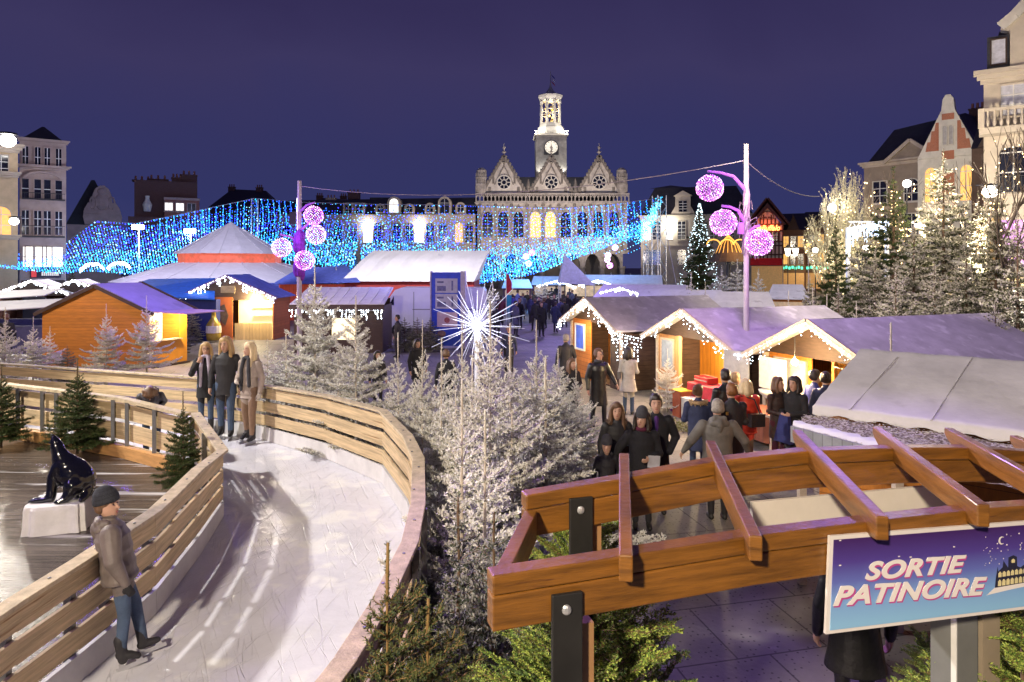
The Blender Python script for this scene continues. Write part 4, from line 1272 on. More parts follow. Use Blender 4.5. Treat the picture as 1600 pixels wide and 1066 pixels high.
def hut(name, label, loc, rz, w, d, ze, zr, roofmat, wallmat=ORANGE, over=.35, side_over=.25, front='open', parts=True, group=None, trim=PALEWOOD, wallh=None, rt=.05):
    """gabled market hut: gable front faces local -y, origin at the middle of the front at ground"""
    r = thing(name, label, 'market hut', loc, rz, group)
    hw = w / 2
    sl = (zr - ze) / (hw + side_over)
    wh = zr - sl * hw - .05                                         # wall height at the sides
    for a_ in (-hw, hw - .05):
        m = MB(); m.box(a_, a_ + .05, 0, d, 0, wh); m.build('side_wall', wallmat, r)
    m = MB(); m.prism([(-hw, 0), (hw, 0), (hw, wh), (0, zr - .06), (-hw, wh)], d - .05, d - .002); m.build('back_wall', wallmat, r)
    if front != 'closed':
        zl = min(wh, 1.95) if front == 'open' else wh
        m = MB(); m.prism([(-hw, zl), (hw, zl), (hw, wh) if wh > zl else (hw, zl + .001), (0, zr - .08), (-hw, wh) if wh > zl else (-hw, zl + .001)], .02, .06)
        m.build('gable_panel', DKWOOD if front == 'open' else wallmat, r)
    else:
        m = MB(); m.prism([(-hw, 0), (hw, 0), (hw, wh), (0, zr - .06), (-hw, wh)], 0, .05); m.build('front_wall', wallmat, r)
    m = MB()
    for s_ in (-1, 1):
        a, b = Vector((0, -over, zr)), Vector((s_ * (hw + side_over), -over, ze))
        c, e = Vector((s_ * (hw + side_over), d + .15, ze)), Vector((0, d + .15, zr))
        # slightly sagging felt
        N_, M_ = 6, 8
        vs, fs = [], []
        for i in range(N_ + 1):
            for j in range(M_ + 1):
                p = lerp(lerp(a, b, i / N_), lerp(e, c, i / N_), j / M_)
                p.z += -.012 * math.sin(math.pi * i / N_) * (1 + .6 * math.sin(j * 1.7 + i)) + rnd.uniform(-.006, .006)
                vs.append(p)
        nv = len(vs)
        vs += [p - Vector((0, 0, rt)) for p in vs]
        for i in range(N_):
            for j in range(M_):
                k = i * (M_ + 1) + j
                f = (k, k + 1, k + M_ + 2, k + M_ + 1)
                fs.append(f if s_ < 0 else f[::-1]); fs.append(tuple(nv + q for q in (f[::-1] if s_ < 0 else f)))
        for i in range(N_):
            k = i * (M_ + 1); k2 = k + M_
            fs += [(k, k + M_ + 1, nv + k + M_ + 1, nv + k), (k2, nv + k2, nv + k2 + M_ + 1, k2 + M_ + 1)]
        for j in range(M_):
            k = N_ * (M_ + 1) + j
            fs.append((k, k + 1, nv + k + 1, nv + k))
        m.add(vs, fs)
    m.build('roof', roofmat, r)
    m = MB()
    for s_ in (-1, 1):
        m.bar((0, -over - .022, zr - .07), (s_ * (hw + side_over), -over - .022, ze - .07), .035, .15, (0, 1, 0)) if False else m.bar((0, -over - .022, zr - .06), (s_ * (hw + side_over + .02), -over - .022, ze - .06), .04, .15)
    m.build('barge_board', trim, r)
    return r, dict(hw=hw, wh=wh, d=d, over=over, so=side_over, ze=ze, zr=zr)
def gable_line(r, q, drop=.06, out=.06):
    bpy.context.view_layer.update()
    M_ = r.matrix_world
    f = lambda x, z: M_ @ Vector((x, -q['over'] - out, z - drop))
    h = q['hw'] + q['so']
    return [f(-h, q['ze']), f(-h / 2, (q['ze'] + q['zr']) / 2), f(0, q['zr']), f(h / 2, (q['ze'] + q['zr']) / 2), f(h, q['ze'])]
def door(r, x0, x1, z1, y=-.02, pane=True, mat=None):
    m = MB(); mat = mat or mk('door_wood', (.40, .20, .08), .6, .2, 3, (6, 6, 1))
    m.box(x0, x1, y, y + .05, .03, z1); o = m.build('door', mat, r)
    if pane:
        m = MB(); a, b = x0 + (x1 - x0) * .2, x1 - (x1 - x0) * .2
        m.box(a, b, y - .012, y - .002, z1 * .50, z1 - .14); m.build('pane', mk('frosted_pane', (.25, .30, .38), .3, .2, 8), o)
        m = MB()
        for u0, u1, v0, v1 in ((a - .05, a, z1 * .47, z1 - .09), (b, b + .05, z1 * .47, z1 - .09), (a, b, z1 * .47, z1 * .5), (a, b, z1 - .14, z1 - .09)):
            m.box(u0, u1, y - .03, y - .001, v0, v1)
        m.build('pane_frame', PALEWOOD, o)
    m = MB(); m.ball((x1 - .08, y - .04, z1 * .48), .025); m.build('handle', IRON, o)
    return o
RZH = math.atan2(-.937, .35)
SIDEW = mk('dark_side_wood', (.09, .05, .035), .7, .3, 3, (1, 1, 8), planks=(2, 7, .5))  # dark brown boards of the hut sides
def hutpt(x, y, Lback=0):
    return (x, y, 0)
# ---- three timber huts along the walkway
def hut_from_ridge(name, label, rx, ry, zr, ze, w, d, roofmat, **k):
    return hut(name, label, (rx + .937 * .35, ry + .35 * .35, 0), RZH, w - .5, d, ze, zr, roofmat, **k)
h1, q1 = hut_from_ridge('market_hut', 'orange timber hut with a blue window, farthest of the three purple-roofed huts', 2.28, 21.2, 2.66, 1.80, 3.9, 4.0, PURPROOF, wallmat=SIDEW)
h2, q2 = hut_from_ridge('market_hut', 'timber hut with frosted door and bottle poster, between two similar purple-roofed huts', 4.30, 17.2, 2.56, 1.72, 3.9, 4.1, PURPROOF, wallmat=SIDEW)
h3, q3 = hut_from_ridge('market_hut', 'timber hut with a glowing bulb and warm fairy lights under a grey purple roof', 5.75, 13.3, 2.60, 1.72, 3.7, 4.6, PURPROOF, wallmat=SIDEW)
for h, q in ((h1, q1), (h2, q2), (h3, q3)):
    m = MB(); m.box(-q['hw'] + .06, q['hw'] - .06, 1.35, 1.40, 0, q['wh']); m.build('inner_wall', ORANGEV, h)
    m = MB(); m.box(-q['hw'] + .06, q['hw'] - .06, .05, 1.34, .01, .05); m.build('floor', DKWOOD, h)
    for x in (-q['hw'] + .05, q['hw'] - .05):
        m = MB(); m.box(x - .05, x + .05, -.06, .04, 0, q['wh'] - .02); m.build('corner_post', PALEWOOD, h)
bpy.context.view_layer.update()
def inhut(h, x, y, z): return h.matrix_world @ Vector((x, y, z))
lamp('hut_light', inhut(h1, -.1, -.75, 1.75), 140, (1, .70, .32), .08)  # added warm fill out in front of the hut, no lamp hangs there
lamp('hut_light', inhut(h1, .5, .9, 1.5), 90, (1, .7, .32), .08)
lamp('hut_light', inhut(h2, .3, .15, 1.70), 320, (1, .74, .38), .08)
lamp('hut_light', inhut(h2, -.4, -.85, 1.78), 110, (1, .72, .36), .08)  # added fill outside the eaves, warms this hut front
lamp('hut_light', inhut(h3, -.2, -.85, 1.80), 140, (1, .66, .26), .08)  # added fill before the hut, warms its front and the queue
# hut 1: window with blue poster, boards, wreath
def framed(h, name, x0, x1, z0, z1, y, mat, fr=PALEWOOD):
    m = MB(); m.box(x0, x1, y - .01, y + .02, z0, z1); o = m.build(name, mat, h)
    m = MB()
    for u0, u1, v0, v1 in ((x0 - .06, x0, z0 - .06, z1 + .06), (x1, x1 + .06, z0 - .06, z1 + .06), (x0, x1, z0 - .06, z0), (x0, x1, z1, z1 + .06)):
        m.box(u0, u1, y - .04, y + .02, v0, v1)
    m.build('frame', fr, o)
    return o
m = MB(); m.box(-1.6, -.35, 0, .05, 0, 1.9); m.build('front_panel', ORANGE, h1)
framed(h1, 'window', -1.35, -.75, .95, 1.7, -.01, mk('blue_poster', (.05, .10, .5), .4, .3, 4, em=(.1, .2, 1), ems=.25), FRAMEW)
m = MB(); m.box(.95, 1.6, 0, .05, 0, 1.85); m.build('front_panel', DKWOOD, h1)
m = MB(); m.box(.70, .94, .5, .58, .45, 1.5); m.build('red_banner', REDCLOTH, h1)
# hut 2
door(h2, -1.62, -.72, 1.78)
m = MB(); m.box(-.72, -.60, -.06, .04, 0, 1.8); m.build('door_post', mk('door_wood', (.4, .2, .08)), h2)
po = framed(h2, 'poster', -.42, .08, .98, 1.62, 1.335, POSTER, mk('door_wood', (.4, .2, .08)))
m = MB()
for k in range(3):
    m.lathe([(.035, 0), (.038, .10), (.014, .15), (.014, .21)], 8, (-.27 + k * .1, 1.30, 1.14))
m.build('painted_bottles', mk('bottle_gold', (.35, .26, .05), .4), po)
m = MB(); m.box(-.34, 0.0, 1.28, 1.325, 1.06, 1.16); m.build('painted_crate', mk('crate_yellow', (.55, .42, .10), .6), po)
m = MB(); m.box(.62, .80, 1.0, 1.34, .7, 1.75); m.build('curtain', BLUECLOTH, h2)
m = MB(); m.box(.86, 1.5, 1.315, 1.345, 1.15, 1.7); m.build('lit_shelf', glow('amber_shelf', (1, .55, .15), 1.4), h2)
m = MB(); m.box(.86, 1.5, 1.30, 1.345, .75, 1.12); m.build('blue_banner', BLUECLOTH, h2)
# hut 3
framed(h3, 'window', -1.25, -.45, .85, 1.65, .02, mk('display_cloth', (.60, .55, .50), .7, .25, 6))
m = MB(); m.box(-1.5, -.30, .05, .08, 0, 1.78); m.build('front_panel', ORANGE, h3)
m = MB(); m.box(.35, 1.55, -.28, .10, .82, .88); m.build('counter', mk('pine_counter', (.5, .32, .15), .6), h3)
m = MB(); m.box(.37, 1.53, -.02, .04, .02, .82); m.build('counter_front', mk('green_gold_panel', (.36, .30, .10), .7, .2), h3)
m = MB(); m.box(.30, .36, -.04, .04, .88, 1.8); m.build('counter_post', ORANGE, h3)
# bulb hanging in hut 3
bp_ = U(1242, 566, 13.2)
b_ = thing('hanging_bulb', 'glaring bare bulb hanging in the mouth of the nearest timber hut', 'lamp', bp_)
m = MB(); m.smooth = True; m.ball((0, 0, 0), .065, 12, 8); m.build('glass', glow('bulb_glow', (1, .75, .38), 45), b_)
m = MB(); m.lathe([(.022, .06), (.022, .12), (.006, .13), (.006, .5)], 8); m.build('socket', IRON, b_)
lamp('bulb_light', bp_ + Vector((-.1, -.25, -.02)), 150, (1, .72, .36), .05)
icicles('icicle_lights', 'white icicle lights on the gable of the farthest purple-roofed hut', [gable_line(h1, q1)], .10, .36, .021, seed=1)
icicles('icicle_lights', 'white icicle lights on the gable above the frosted hut door', [gable_line(h2, q2)], .095, .38, .016, seed=2)
icicles('icicle_lights', 'white icicle lights on the gable over the glaring bare bulb', [gable_line(h3, q3)], .085, .32, .0125, seed=3)
l2b, l1b = gable_line(h2, q2)[0], gable_line(h1, q1)[-1]
icicles('icicle_lights', 'white light cluster in the gap between the two farther timber huts', [[l1b, l2b + Vector((0, 0, -.05))]], .07, .80, .018, seed=4, pdrop=.9)
icicles('icicle_lights', 'short white light chain linking two huts behind the tall pole', [[gable_line(h2, q2)[-1], gable_line(h3, q3)[0]]], .06, .14, .018, seed=5)
icicles('fairy_lights', 'warm yellow fairy lights dangling inside the nearest timber hut', [[inhut(h3, -.2, .9, 1.75), inhut(h3, .5, .9, 1.7), inhut(h3, 1.2, .9, 1.72)], [inhut(h3, .4, -.1, 1.72), inhut(h3, 1.5, -.1, 1.66)]], .08, .6, .013, BULBY, 6)
for i, (h, lab) in enumerate(((h1, 'hut with the blue window'), (h2, 'hut with the bottle poster'), (h3, 'hut with the glaring bulb'))):
    pass
lamp('icicle_glow', gable_line(h2, q2)[1] + Vector((-.5, -.3, -.2)), 6, (.8, .9, 1), .3)
lamp('icicle_glow', gable_line(h1, q1)[2] + Vector((-.5, -.3, -.4)), 6, (.8, .9, 1), .3)
lamp('icicle_glow', gable_line(h3, q3)[2] + Vector((-.5, -.3, -.4)), 5, (.8, .9, 1), .3)

# goods on and around the hut front
def table(name, label, loc, rz, w, d, h, top, cloth=None, cat='table'):
    t = thing(name, label, cat, loc, rz)
    m = MB(); m.box(-w / 2, w / 2, -d / 2, d / 2, h - .04, h); m.build('table_top', top, t)
    for a in (-1, 1):
        for b in (-1, 1):
            m = MB(); m.box(a * (w / 2 - .06) - .025, a * (w / 2 - .06) + .025, b * (d / 2 - .06) - .025, b * (d / 2 - .06) + .025, 0, h - .041); m.build('leg', PALEWOOD, t)
    if cloth:
        m = MB(); N_ = 24; vs, fs = [], []
        ring = []
        for k in range(N_):
            a = 2 * math.pi * k / N_
            c, s_ = math.cos(a), math.sin(a)
            f = 1 / max(abs(c) / (w / 2 + .02), abs(s_) / (d / 2 + .02))
            ring.append((c * f, s_ * f, 1 + .04 * math.sin(k * 2.7)))
        for z, o_ in ((h + .006, 0), (h - .02, 1), (h - .55, 1)):
            for x, y, g in ring:
                gg = 1 + (g - 1) * (1.0 if z < h - .3 else .2) + (.03 if z < h - .3 else 0)
                vs.append((x * gg, y * gg, z))
        fs = [(j * N_ + k, j * N_ + (k + 1) % N_, (j + 1) * N_ + (k + 1) % N_, (j + 1) * N_ + k) for j in range(2) for k in range(N_)] + [tuple(range(N_))]
        m.add(vs, fs); m.build('cloth', cloth, t)
    return t
p = inhut(h2, 1.0, -.25, 0)
table('stall_table', 'small table under a red and white cloth before the bottle poster hut', (p.x, p.y, 0), RZH, 1.0, .6, .80, WHITECLOTH, REDCLOTH)
def crate(name, label, p, rz, w, d, h, mat, lid=None, z=0, cat='box'):
    t = thing(name, label, cat, (p[0], p[1], z), rz)
    m = MB()
    for a in (-1, 1):
        m.box(a * w / 2 - .012, a * w / 2 + .012, -d / 2, d / 2, 0, h); m.box(-w / 2 + .013, w / 2 - .013, a * d / 2 - .012, a * d / 2 + .012, 0, h)
    m.box(-w / 2 + .013, w / 2 - .013, -d / 2 + .013, d / 2 - .013, .004, h * (.9 if lid else .5))
    m.build('body', mat, t)
    m = MB(); m.box(-w / 2 - .015, w / 2 + .015, -d / 2 - .015, d / 2 + .015, h + .001, h + .02) if lid else m.box(-w / 2, w / 2, -d / 2 - .02, -d / 2 - .013, h * .35, h * .55)
    m.build('lid' if lid else 'label_strip', lid or PALEWOOD, t)
    return t
p = inhut(h2, .62, .1, 0); crate('cardboard_box', 'red box standing on the stall table by the blue curtain', inhut(h2, .75, -.2, 0), RZH, .5, .3, .14, mk('red_card', (.6, .03, .03), .6), z=.815)
crate('stacked_crate', 'dark red crate with yellow lid beneath the red cloth table', inhut(h2, .55, -.75, 0), RZH, .34, .3, .62, mk('rust_card', (.28, .06, .02), .7), mk('yellow_card', (.7, .55, .05), .6))
crate('white_box', 'white box beside the dark red crate before the hut', inhut(h2, 1.02, -.78, 0), RZH, .45, .3, .5, mk('white_card', (.7, .68, .64), .7), mk('white_card', (.7, .68, .64)))
crate('wood_drum', 'brown wooden tub by the hut door post', inhut(h2, -.25, -.35, 0), RZH, .32, .32, .5, mk('tub_wood', (.30, .13, .05), .6), mk('tub_wood', (.3, .13, .05)), cat='tub')
crate('purple_bag', 'low purple bag on the ground by the wooden tub', inhut(h2, .12, -.5, 0), RZH, .42, .3, .22, mk('purple_cloth', (.12, .02, .18), .8), cat='bag')
# tables before hut 3: glass ornaments and tartan cloth
TART = mk('tartan_cloth', (.28, .09, .05), .85, .2, 4, planks=(0, 9, .35))
p = inhut(h3, -.95, -.75, 0)
table('tartan_table', 'low table with tartan cloth behind the two women facing the queue', (p.x, p.y, 0), RZH, 1.5, .6, .72, PALEWOOD, TART)
p = inhut(h3, -1.0, -.3, 0)
st = thing('display_stand', 'glass-topped white display stand before the orange hut front', 'stand', (p.x, p.y, 0), RZH)
m = MB(); m.smooth = True; m.lathe([(.18, .0), (.05, .05), (.04, .8), (.27, .98), (.29, 1.05)], 16); m.build('bowl', mk('ivory', (.6, .56, .48), .4), st)
m = MB(); m.box(-.4, .4, -.02, 0, 1.06, 1.72); m.build('board', mk('ivory_board', (.62, .58, .52), .6, .15, 8), st)
pb = inhut(h3, -2.05, -.4, 0)
b3 = thing('notice_board', 'plain grey notice panel standing between two timber huts', 'board', (pb.x, pb.y, 0), RZH + .3)
m = MB(); m.box(-.32, .32, 0, .03, .75, 1.75); m.build('panel', mk('grey_panel', (.32, .32, .36), .7), b3)
for s_ in (-1, 1):
    m = MB(); m.box(s_ * .28 - .02, s_ * .28 + .02, .031, .06, 0, 1.7); m.build('leg', PALEWOOD, b3)

# ---- hut under the white tarpaulin and the gravel lean-to
e_ = Vector((1.5, -1.33, 0)).normalized(); dn = Vector((-1.33, -1.5, 0)).normalized()
rp0 = Vector((4.85, 9.5, 2.49)); ev0 = Vector((3.52, 8.0, 2.01))
r = thing('tarpaulin_hut', 'low hut under a big wrinkled off-white tarpaulin roof behind the pergola', 'market hut', (0, 0, 0))
m = MB(); N_, M_ = 24, 72
vs, fs = [], []
for i in range(N_ + 1):
    for j in range(M_ + 1):
        t = j / M_
        p = lerp(rp0, ev0, i / N_) + e_ * (5.2 * t)
        u_ = 5.2 * t; w_ = i / N_
        p.z += .005 * math.sin(u_ * 6.1 + 1.3 * math.sin(w_ * 5)) * (.3 + w_ * (1 - w_) * 3) + .004 * math.sin(u_ * 13 - w_ * 7) * math.sin(u_ * 1.7 + 1) + .002 * math.sin(w_ * 17 + u_ * 2) + rnd.uniform(-.002, .002)
        if j == 0:
            p += -e_ * .006 * math.sin(i * 1.3)
        vs.append(p)
for i in range(N_):
    for j in range(M_):
        k = i * (M_ + 1) + j
        fs.append((k, k + M_ + 1, k + M_ + 2, k + 1))
bk = [rp0 + e_ * 5.2 * j / M_ - dn * 1.6 - Vector((0, 0, .45)) for j in range(M_ + 1)]
base = len(vs); vs += bk
fs += [(base + j, j, j + 1, base + j + 1) for j in range(M_)]
eb = len(vs); vs += [ev0 + e_ * 5.2 * j / M_ - Vector((0, 0, .10 + .02 * math.sin(j * 1.1))) for j in range(M_ + 1)]
fs += [(N_ * (M_ + 1) + j, eb + j, eb + j + 1, N_ * (M_ + 1) + j + 1) for j in range(M_)]
m.smooth = True
m.add(vs, fs); m.build('tarpaulin', mk('dirty_tarpaulin', (.60, .565, .56), .8, .12, 1.6, (1, 1, 1), bump=.35, bscale=9, speck=((.48, .45, .44), 2.2, .60)), r)
for k, w_, t0_ in ((.5, .9, .1), (1.3, .2, 0), (2.5, .5, .3)):
    m = MB(); m.bar(lerp(rp0, ev0, t0_) + e_ * k + Vector((0, 0, .006)), lerp(rp0, ev0, 1) + e_ * (k - .1) + Vector((0, 0, .006)), .012, .008); m.build('seam', mk('tarp_seam', (.56, .53, .52), .8), r)
m = MB()
a, b = ev0 - dn * .3, ev0 + e_ * 5 - dn * .3
m.plate(Vector((a.x, a.y, 0)), Vector((b.x, b.y, 0)), Vector((b.x, b.y, 1.95)), Vector((a.x, a.y, 1.95)), .05)
a2 = rp0 - dn * 1.5
m.plate(Vector((a2.x + .1, a2.y, 0)), Vector((a.x + .12, a.y + .05, 0)), Vector((a.x + .12, a.y + .05, 1.98)), Vector((a2.x + .1, a2.y, 2.0)), .05)
m.build('wall', ORANGE, r)
GRAV = mk('pale_wood_chips', (.20, .15, .12), .9, .4, 14, bump=.8, bscale=40, speck=((.62, .57, .52), 30, .50))
r2 = thing('lean_to', 'flat lean-to roof strewn with pale wood chips below the tarpaulin hut', 'shelter', (0, 0, 0))
A_ = [G(1238, 668, 1.82), G(1400, 712, 1.80), G(1700, 800, 1.78)]
B_ = [ev0 + Vector((-.05, .05, -.12)), ev0 + e_ * 1.6 + Vector((0, 0, -.12)), ev0 + e_ * 4.8 + Vector((0, 0, -.12))]
m = MB(); vs = []; fs = []
N_ = 40; K_ = 10
for j in range(N_ + 1):
    t = j / N_ * 2; i = min(int(t), 1); t -= i
    a, b = lerp(A_[i], A_[i + 1], t), lerp(B_[i], B_[i + 1], t)
    for k in range(K_ + 1):
        p = lerp(a, b, k / K_); p.z += rnd.uniform(-.012, .016); vs.append(p)
for j in range(N_):
    for k in range(K_):
        q = j * (K_ + 1) + k; fs.append((q, q + K_ + 1, q + K_ + 2, q + 1))
m.add(vs, fs); m.build('roof', GRAV, r2)
chips = []; T_ = []
q = random.Random(3)
for _ in range(5200):
    t = q.random() ** .9 * 2; i = min(int(t), 1); t -= i
    p = lerp(lerp(A_[i], A_[i + 1], t), lerp(B_[i], B_[i + 1], t), q.random()) + Vector((0, 0, .022))
    a = q.uniform(0, 6.28); s_ = q.uniform(.008, .022)
    u_ = Vector((math.cos(a), math.sin(a), q.uniform(-.4, .4))) * s_; v_ = Vector((-math.sin(a), math.cos(a), q.uniform(-.3, .3))) * s_ * .45
    b0 = len(chips); chips += [tuple(p - u_), tuple(p + v_), tuple(p + u_), tuple(p - v_)]; T_.append((b0, b0 + 1, b0 + 2, b0 + 3))
o = inst('wood_chips', np_mesh('wood_chips', chips, T_, mk('chip_pale', (.58, .52, .46), .85, .3, 20)), r2); o['kind'] = 'stuff'
m = MB(); m.plate(A_[0] + Vector((0, 0, -.16)), A_[1] + Vector((0, 0, -.16)), A_[1] + Vector((0, 0, .02)), A_[0] + Vector((0, 0, .02)), .03)
m.build('fascia', mk('ribbed_grey_sheet', (.26, .26, .28), .6, .15, planks=(0, 18, .5)), r2)
m = MB(); vs = []; fs = []
for j in range(16):
    a = lerp(A_[0], A_[1], j / 15 * .95)
    for k in range(4):
        p = lerp(a, lerp(B_[0], B_[1], j / 15), k * .06) + Vector((0, 0, .03 + .035 * abs(math.sin(j * 1.9 + k)) - (.05 if k == 0 else 0))); vs.append(p)
for j in range(15):
    for k in range(3):
        q_ = j * 4 + k; fs.append((q_, q_ + 4, q_ + 5, q_ + 1))
m.smooth = True; m.add(vs, fs); m.build('bunched_cloth', WHITECLOTH, r2)
for A0 in (A_[0] + Vector((.15, .1, 0)), A_[1] + Vector((.1, .15, 0))):
    m = MB(); m.cbox((A0.x, A0.y, .88), (.08, .08, 1.74)); m.build('post', PALEWOOD, r2)

# ---- orange hut on the rink side
r = thing('orange_hut', 'orange boarded hut with purple felt roof and a bright lit counter', 'market hut', (-14.75, 24.2, 0), 0)
dv = Vector((.62, 1.5, 0))
ORW = mk('orange_panel_wood', (.52, .19, .02), .6, .2, 3, (1, 1, 8), planks=(2, 9, .6))
m = MB(); ga = [(-1.9, 0), (1.9, 0), (1.9, 2.0), (0, 2.92), (-1.9, 2.0)]
m.add([(x, 0, z) for x, z in ga], [(0, 1, 2, 3, 4)]); m.add([(x + dv.x, dv.y, z) for x, z in ga], [(4, 3, 2, 1, 0)]); m.add([(-1.9, 0, 0), (-1.9 + dv.x, dv.y, 0), (-1.9 + dv.x, dv.y, 2), (-1.9, 0, 2)], [(0, 1, 2, 3)])
m.build('wall', ORW, r)
sw = Vector((1.9, 0, 0))
P_ = lambda t, z: (1.9 + dv.x * t, dv.y * t, z)
m = MB(); m.add([P_(0, 0), P_(1, 0), P_(1, .92), P_(0, .92)], [(0, 1, 2, 3)]); m.add([P_(.78, .92), P_(1, .92), P_(1, 2.0), P_(.78, 2.0)], [(0, 1, 2, 3)])
m.build('counter_front', mk('bright_orange_panel', (.62, .26, .02), .55, .12, 3), r)
m = MB(); m.plate(Vector(P_(-.02, .93)) - Vector((.25, 0, 0)), Vector(P_(-.02, .93)) + Vector((.12, 0, 0)), Vector(P_(.8, .93)) + Vector((.12, 0, 0)), Vector(P_(.8, .93)) - Vector((.25, 0, 0)), .04); m.build('counter', PALEWOOD, r)
for z, c in ((1.15, 0), (1.45, 1), (1.75, 2)):
    m = MB(); m.plate(Vector(P_(.05, z)) - Vector((.9, 0, 0)), Vector(P_(.05, z)) - Vector((.6, 0, 0)), Vector(P_(.78, z)) - Vector((.6, 0, 0)), Vector(P_(.78, z)) - Vector((.9, 0, 0)), .02)
    sh = m.build('shelf', PALEWOOD, r)
    m = MB()
    for k in range(14):
        p = Vector(P_(.1 + k * .048, z + .021)) - Vector((.72, 0, 0)); hgt = rnd.uniform(.08, .2); m.cbox(p + Vector((0, 0, hgt / 2)), (.06, .05, hgt))
    m.build('goods', mk('goods_%d' % c, ((.7, .6, .4), (.6, .35, .2), (.7, .7, .65))[c], .5, .4, 30), sh)
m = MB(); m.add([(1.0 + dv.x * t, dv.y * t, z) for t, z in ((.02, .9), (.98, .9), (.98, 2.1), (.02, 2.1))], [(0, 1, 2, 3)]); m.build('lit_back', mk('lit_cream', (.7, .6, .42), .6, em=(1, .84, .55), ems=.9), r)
lamp('hut_light', Vector((-14.75, 24.2, 0)) + Vector(P_(.5, 1.9)) + Vector((.35, -.1, 0)), 360, (1, .76, .38), .1)
m = MB()
ro = [(-.08, -.08), ]
for s_ in (-1, 1):
    a = Vector((0, -.1, 2.97)); b = Vector((s_ * 2.1, -.1, 1.95)); k_ = dv * 1.12
    m.plate(*( (a, a + k_, b + k_, b) if s_ > 0 else (a, b, b + k_, a + k_)), .05 * -1 if s_ < 0 else -.05)
m.build('roof', mk('violet_felt', (.26, .24, .40), .75, .12, 2, bump=.2, speck=((.2, .18, .3), 1.5, .6)), r)
for s_ in (-1, 1):
    m = MB(); m.bar((0, -.13, 2.93), (s_ * 2.12, -.13, 1.91), .03, .12); m.build('barge_board', DKWOOD, r)
    m = MB(); m.bar((dv.x * 1.12, dv.y * 1.12, 2.99), (s_ * 2.12 + dv.x * 1.12, dv.y * 1.12, 1.97), .06, .14); m.build('barge_board', DKWOOD, r)
m = MB(); a = Vector(P_(-.02, 2.0)); b = Vector(P_(1.05, 2.0)); o_ = Vector((1.5, -.35, -.06)); m.plate(a, a + o_, b + o_, b, .03); m.build('awning', mk('mauve_board', (.42, .28, .40), .7), r)
m = MB(); m.bar(Vector((1.9, .0, .04)) + Vector((.08, 0, 0)), Vector((1.9 + dv.x, dv.y, .04)) + Vector((.08, 0, 0)), .1, .08); m.build('plinth_beam', DKWOOD, r)

# ---- frontal hut with the champagne poster
r, q = hut('market_hut', 'orange hut with a bright yellow doorway and pink figure poster beyond the three girls', (-13.9, 33.5, 0), 0, 4.4, 2.5, 2.1, 3.2, mk('blue_felt', (.10, .14, .42), .7, .2, 2), wallmat=mk('red_orange_wood', (.42, .12, .03), .6, .2, 3, (6, 6, 1), planks=(2, 7, .6)), over=.3, trim=mk('violet_trim', (.22, .12, .2), .7))
m = MB(); m.box(-2.1, .2, -.01, .04, 0, 2.1); f_ = m.build('front_panel', mk('poster_orange', (.45, .12, .03), .5, .25, 1.2), r)
m = MB(); m.prism([(-1.9, 1.7), (-1.5, 1.2), (-1.1, .8), (-.75, .5), (-.6, .9), (-1.0, 1.35), (-1.3, 1.7), (-1.55, 1.95)], -.03, -.012); m.build('pink_figure', mk('pink_print', (.6, .36, .34), .5, .25, 4), f_)
m = MB(); m.prism([(-1.4, 1.7), (-.7, 1.5), (-.2, 1.75), (0, 1.2), (-.15, .7), (-.6, 1.15), (-1.0, 1.5)], -.028, -.014); m.build('dark_print', mk('brown_print', (.08, .05, .03), .6, .4, 6), f_)
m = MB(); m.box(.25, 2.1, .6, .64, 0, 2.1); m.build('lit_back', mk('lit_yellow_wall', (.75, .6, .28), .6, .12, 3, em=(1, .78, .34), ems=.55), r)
for z in (1.15, 1.55):
    m = MB(); m.box(1.0, 2.1, .35, .59, z, z + .03); sh = m.build('shelf', PALEWOOD, r)
m = MB(); m.box(.3, 2.1, .0, .05, 0, .82); m.build('counter_front', mk('yellow_pine', (.6, .42, .18), .6, .15, 3, (8, 8, 1), planks=(0, 6, .6)), r)
m = MB(); m.box(-.25, .45, -.33, -.30, 2.32, 2.66); m.build('sign_plate', mk('gold_plate', (.5, .36, .15), .5, .2, 6), r)
lamp('hut_light', (-12.6, 33.2, 1.95), 420, (1, .80, .42), .1)
icicles('icicle_lights', 'white icicle lights on the gable above the yellow lit doorway', [gable_line(r, q)], .11, .40, .034, seed=8, pdrop=.7)
# champagne bottle figure at the counter
t = thing('bottle_figure', 'tall golden bottle figure before the hut beyond the girls', 'display bottle', (-14.2, 32.5, 0))
m = MB(); m.smooth = True; m.lathe([(.30, .1), (.34, .3), (.32, .85), (.12, 1.15), (.09, 1.45), (.11, 1.46), (.11, 1.52), (.05, 1.55)], 16); m.build('glass', mk('gold_glass', (.40, .28, .05), .25, .15, metal=.3), t)
m = MB(); m.lathe([(.345, .45), (.35, .46), (.335, .78), (.325, .79)], 16); m.build('label', mk('ivory', (.6, .56, .48)), t)
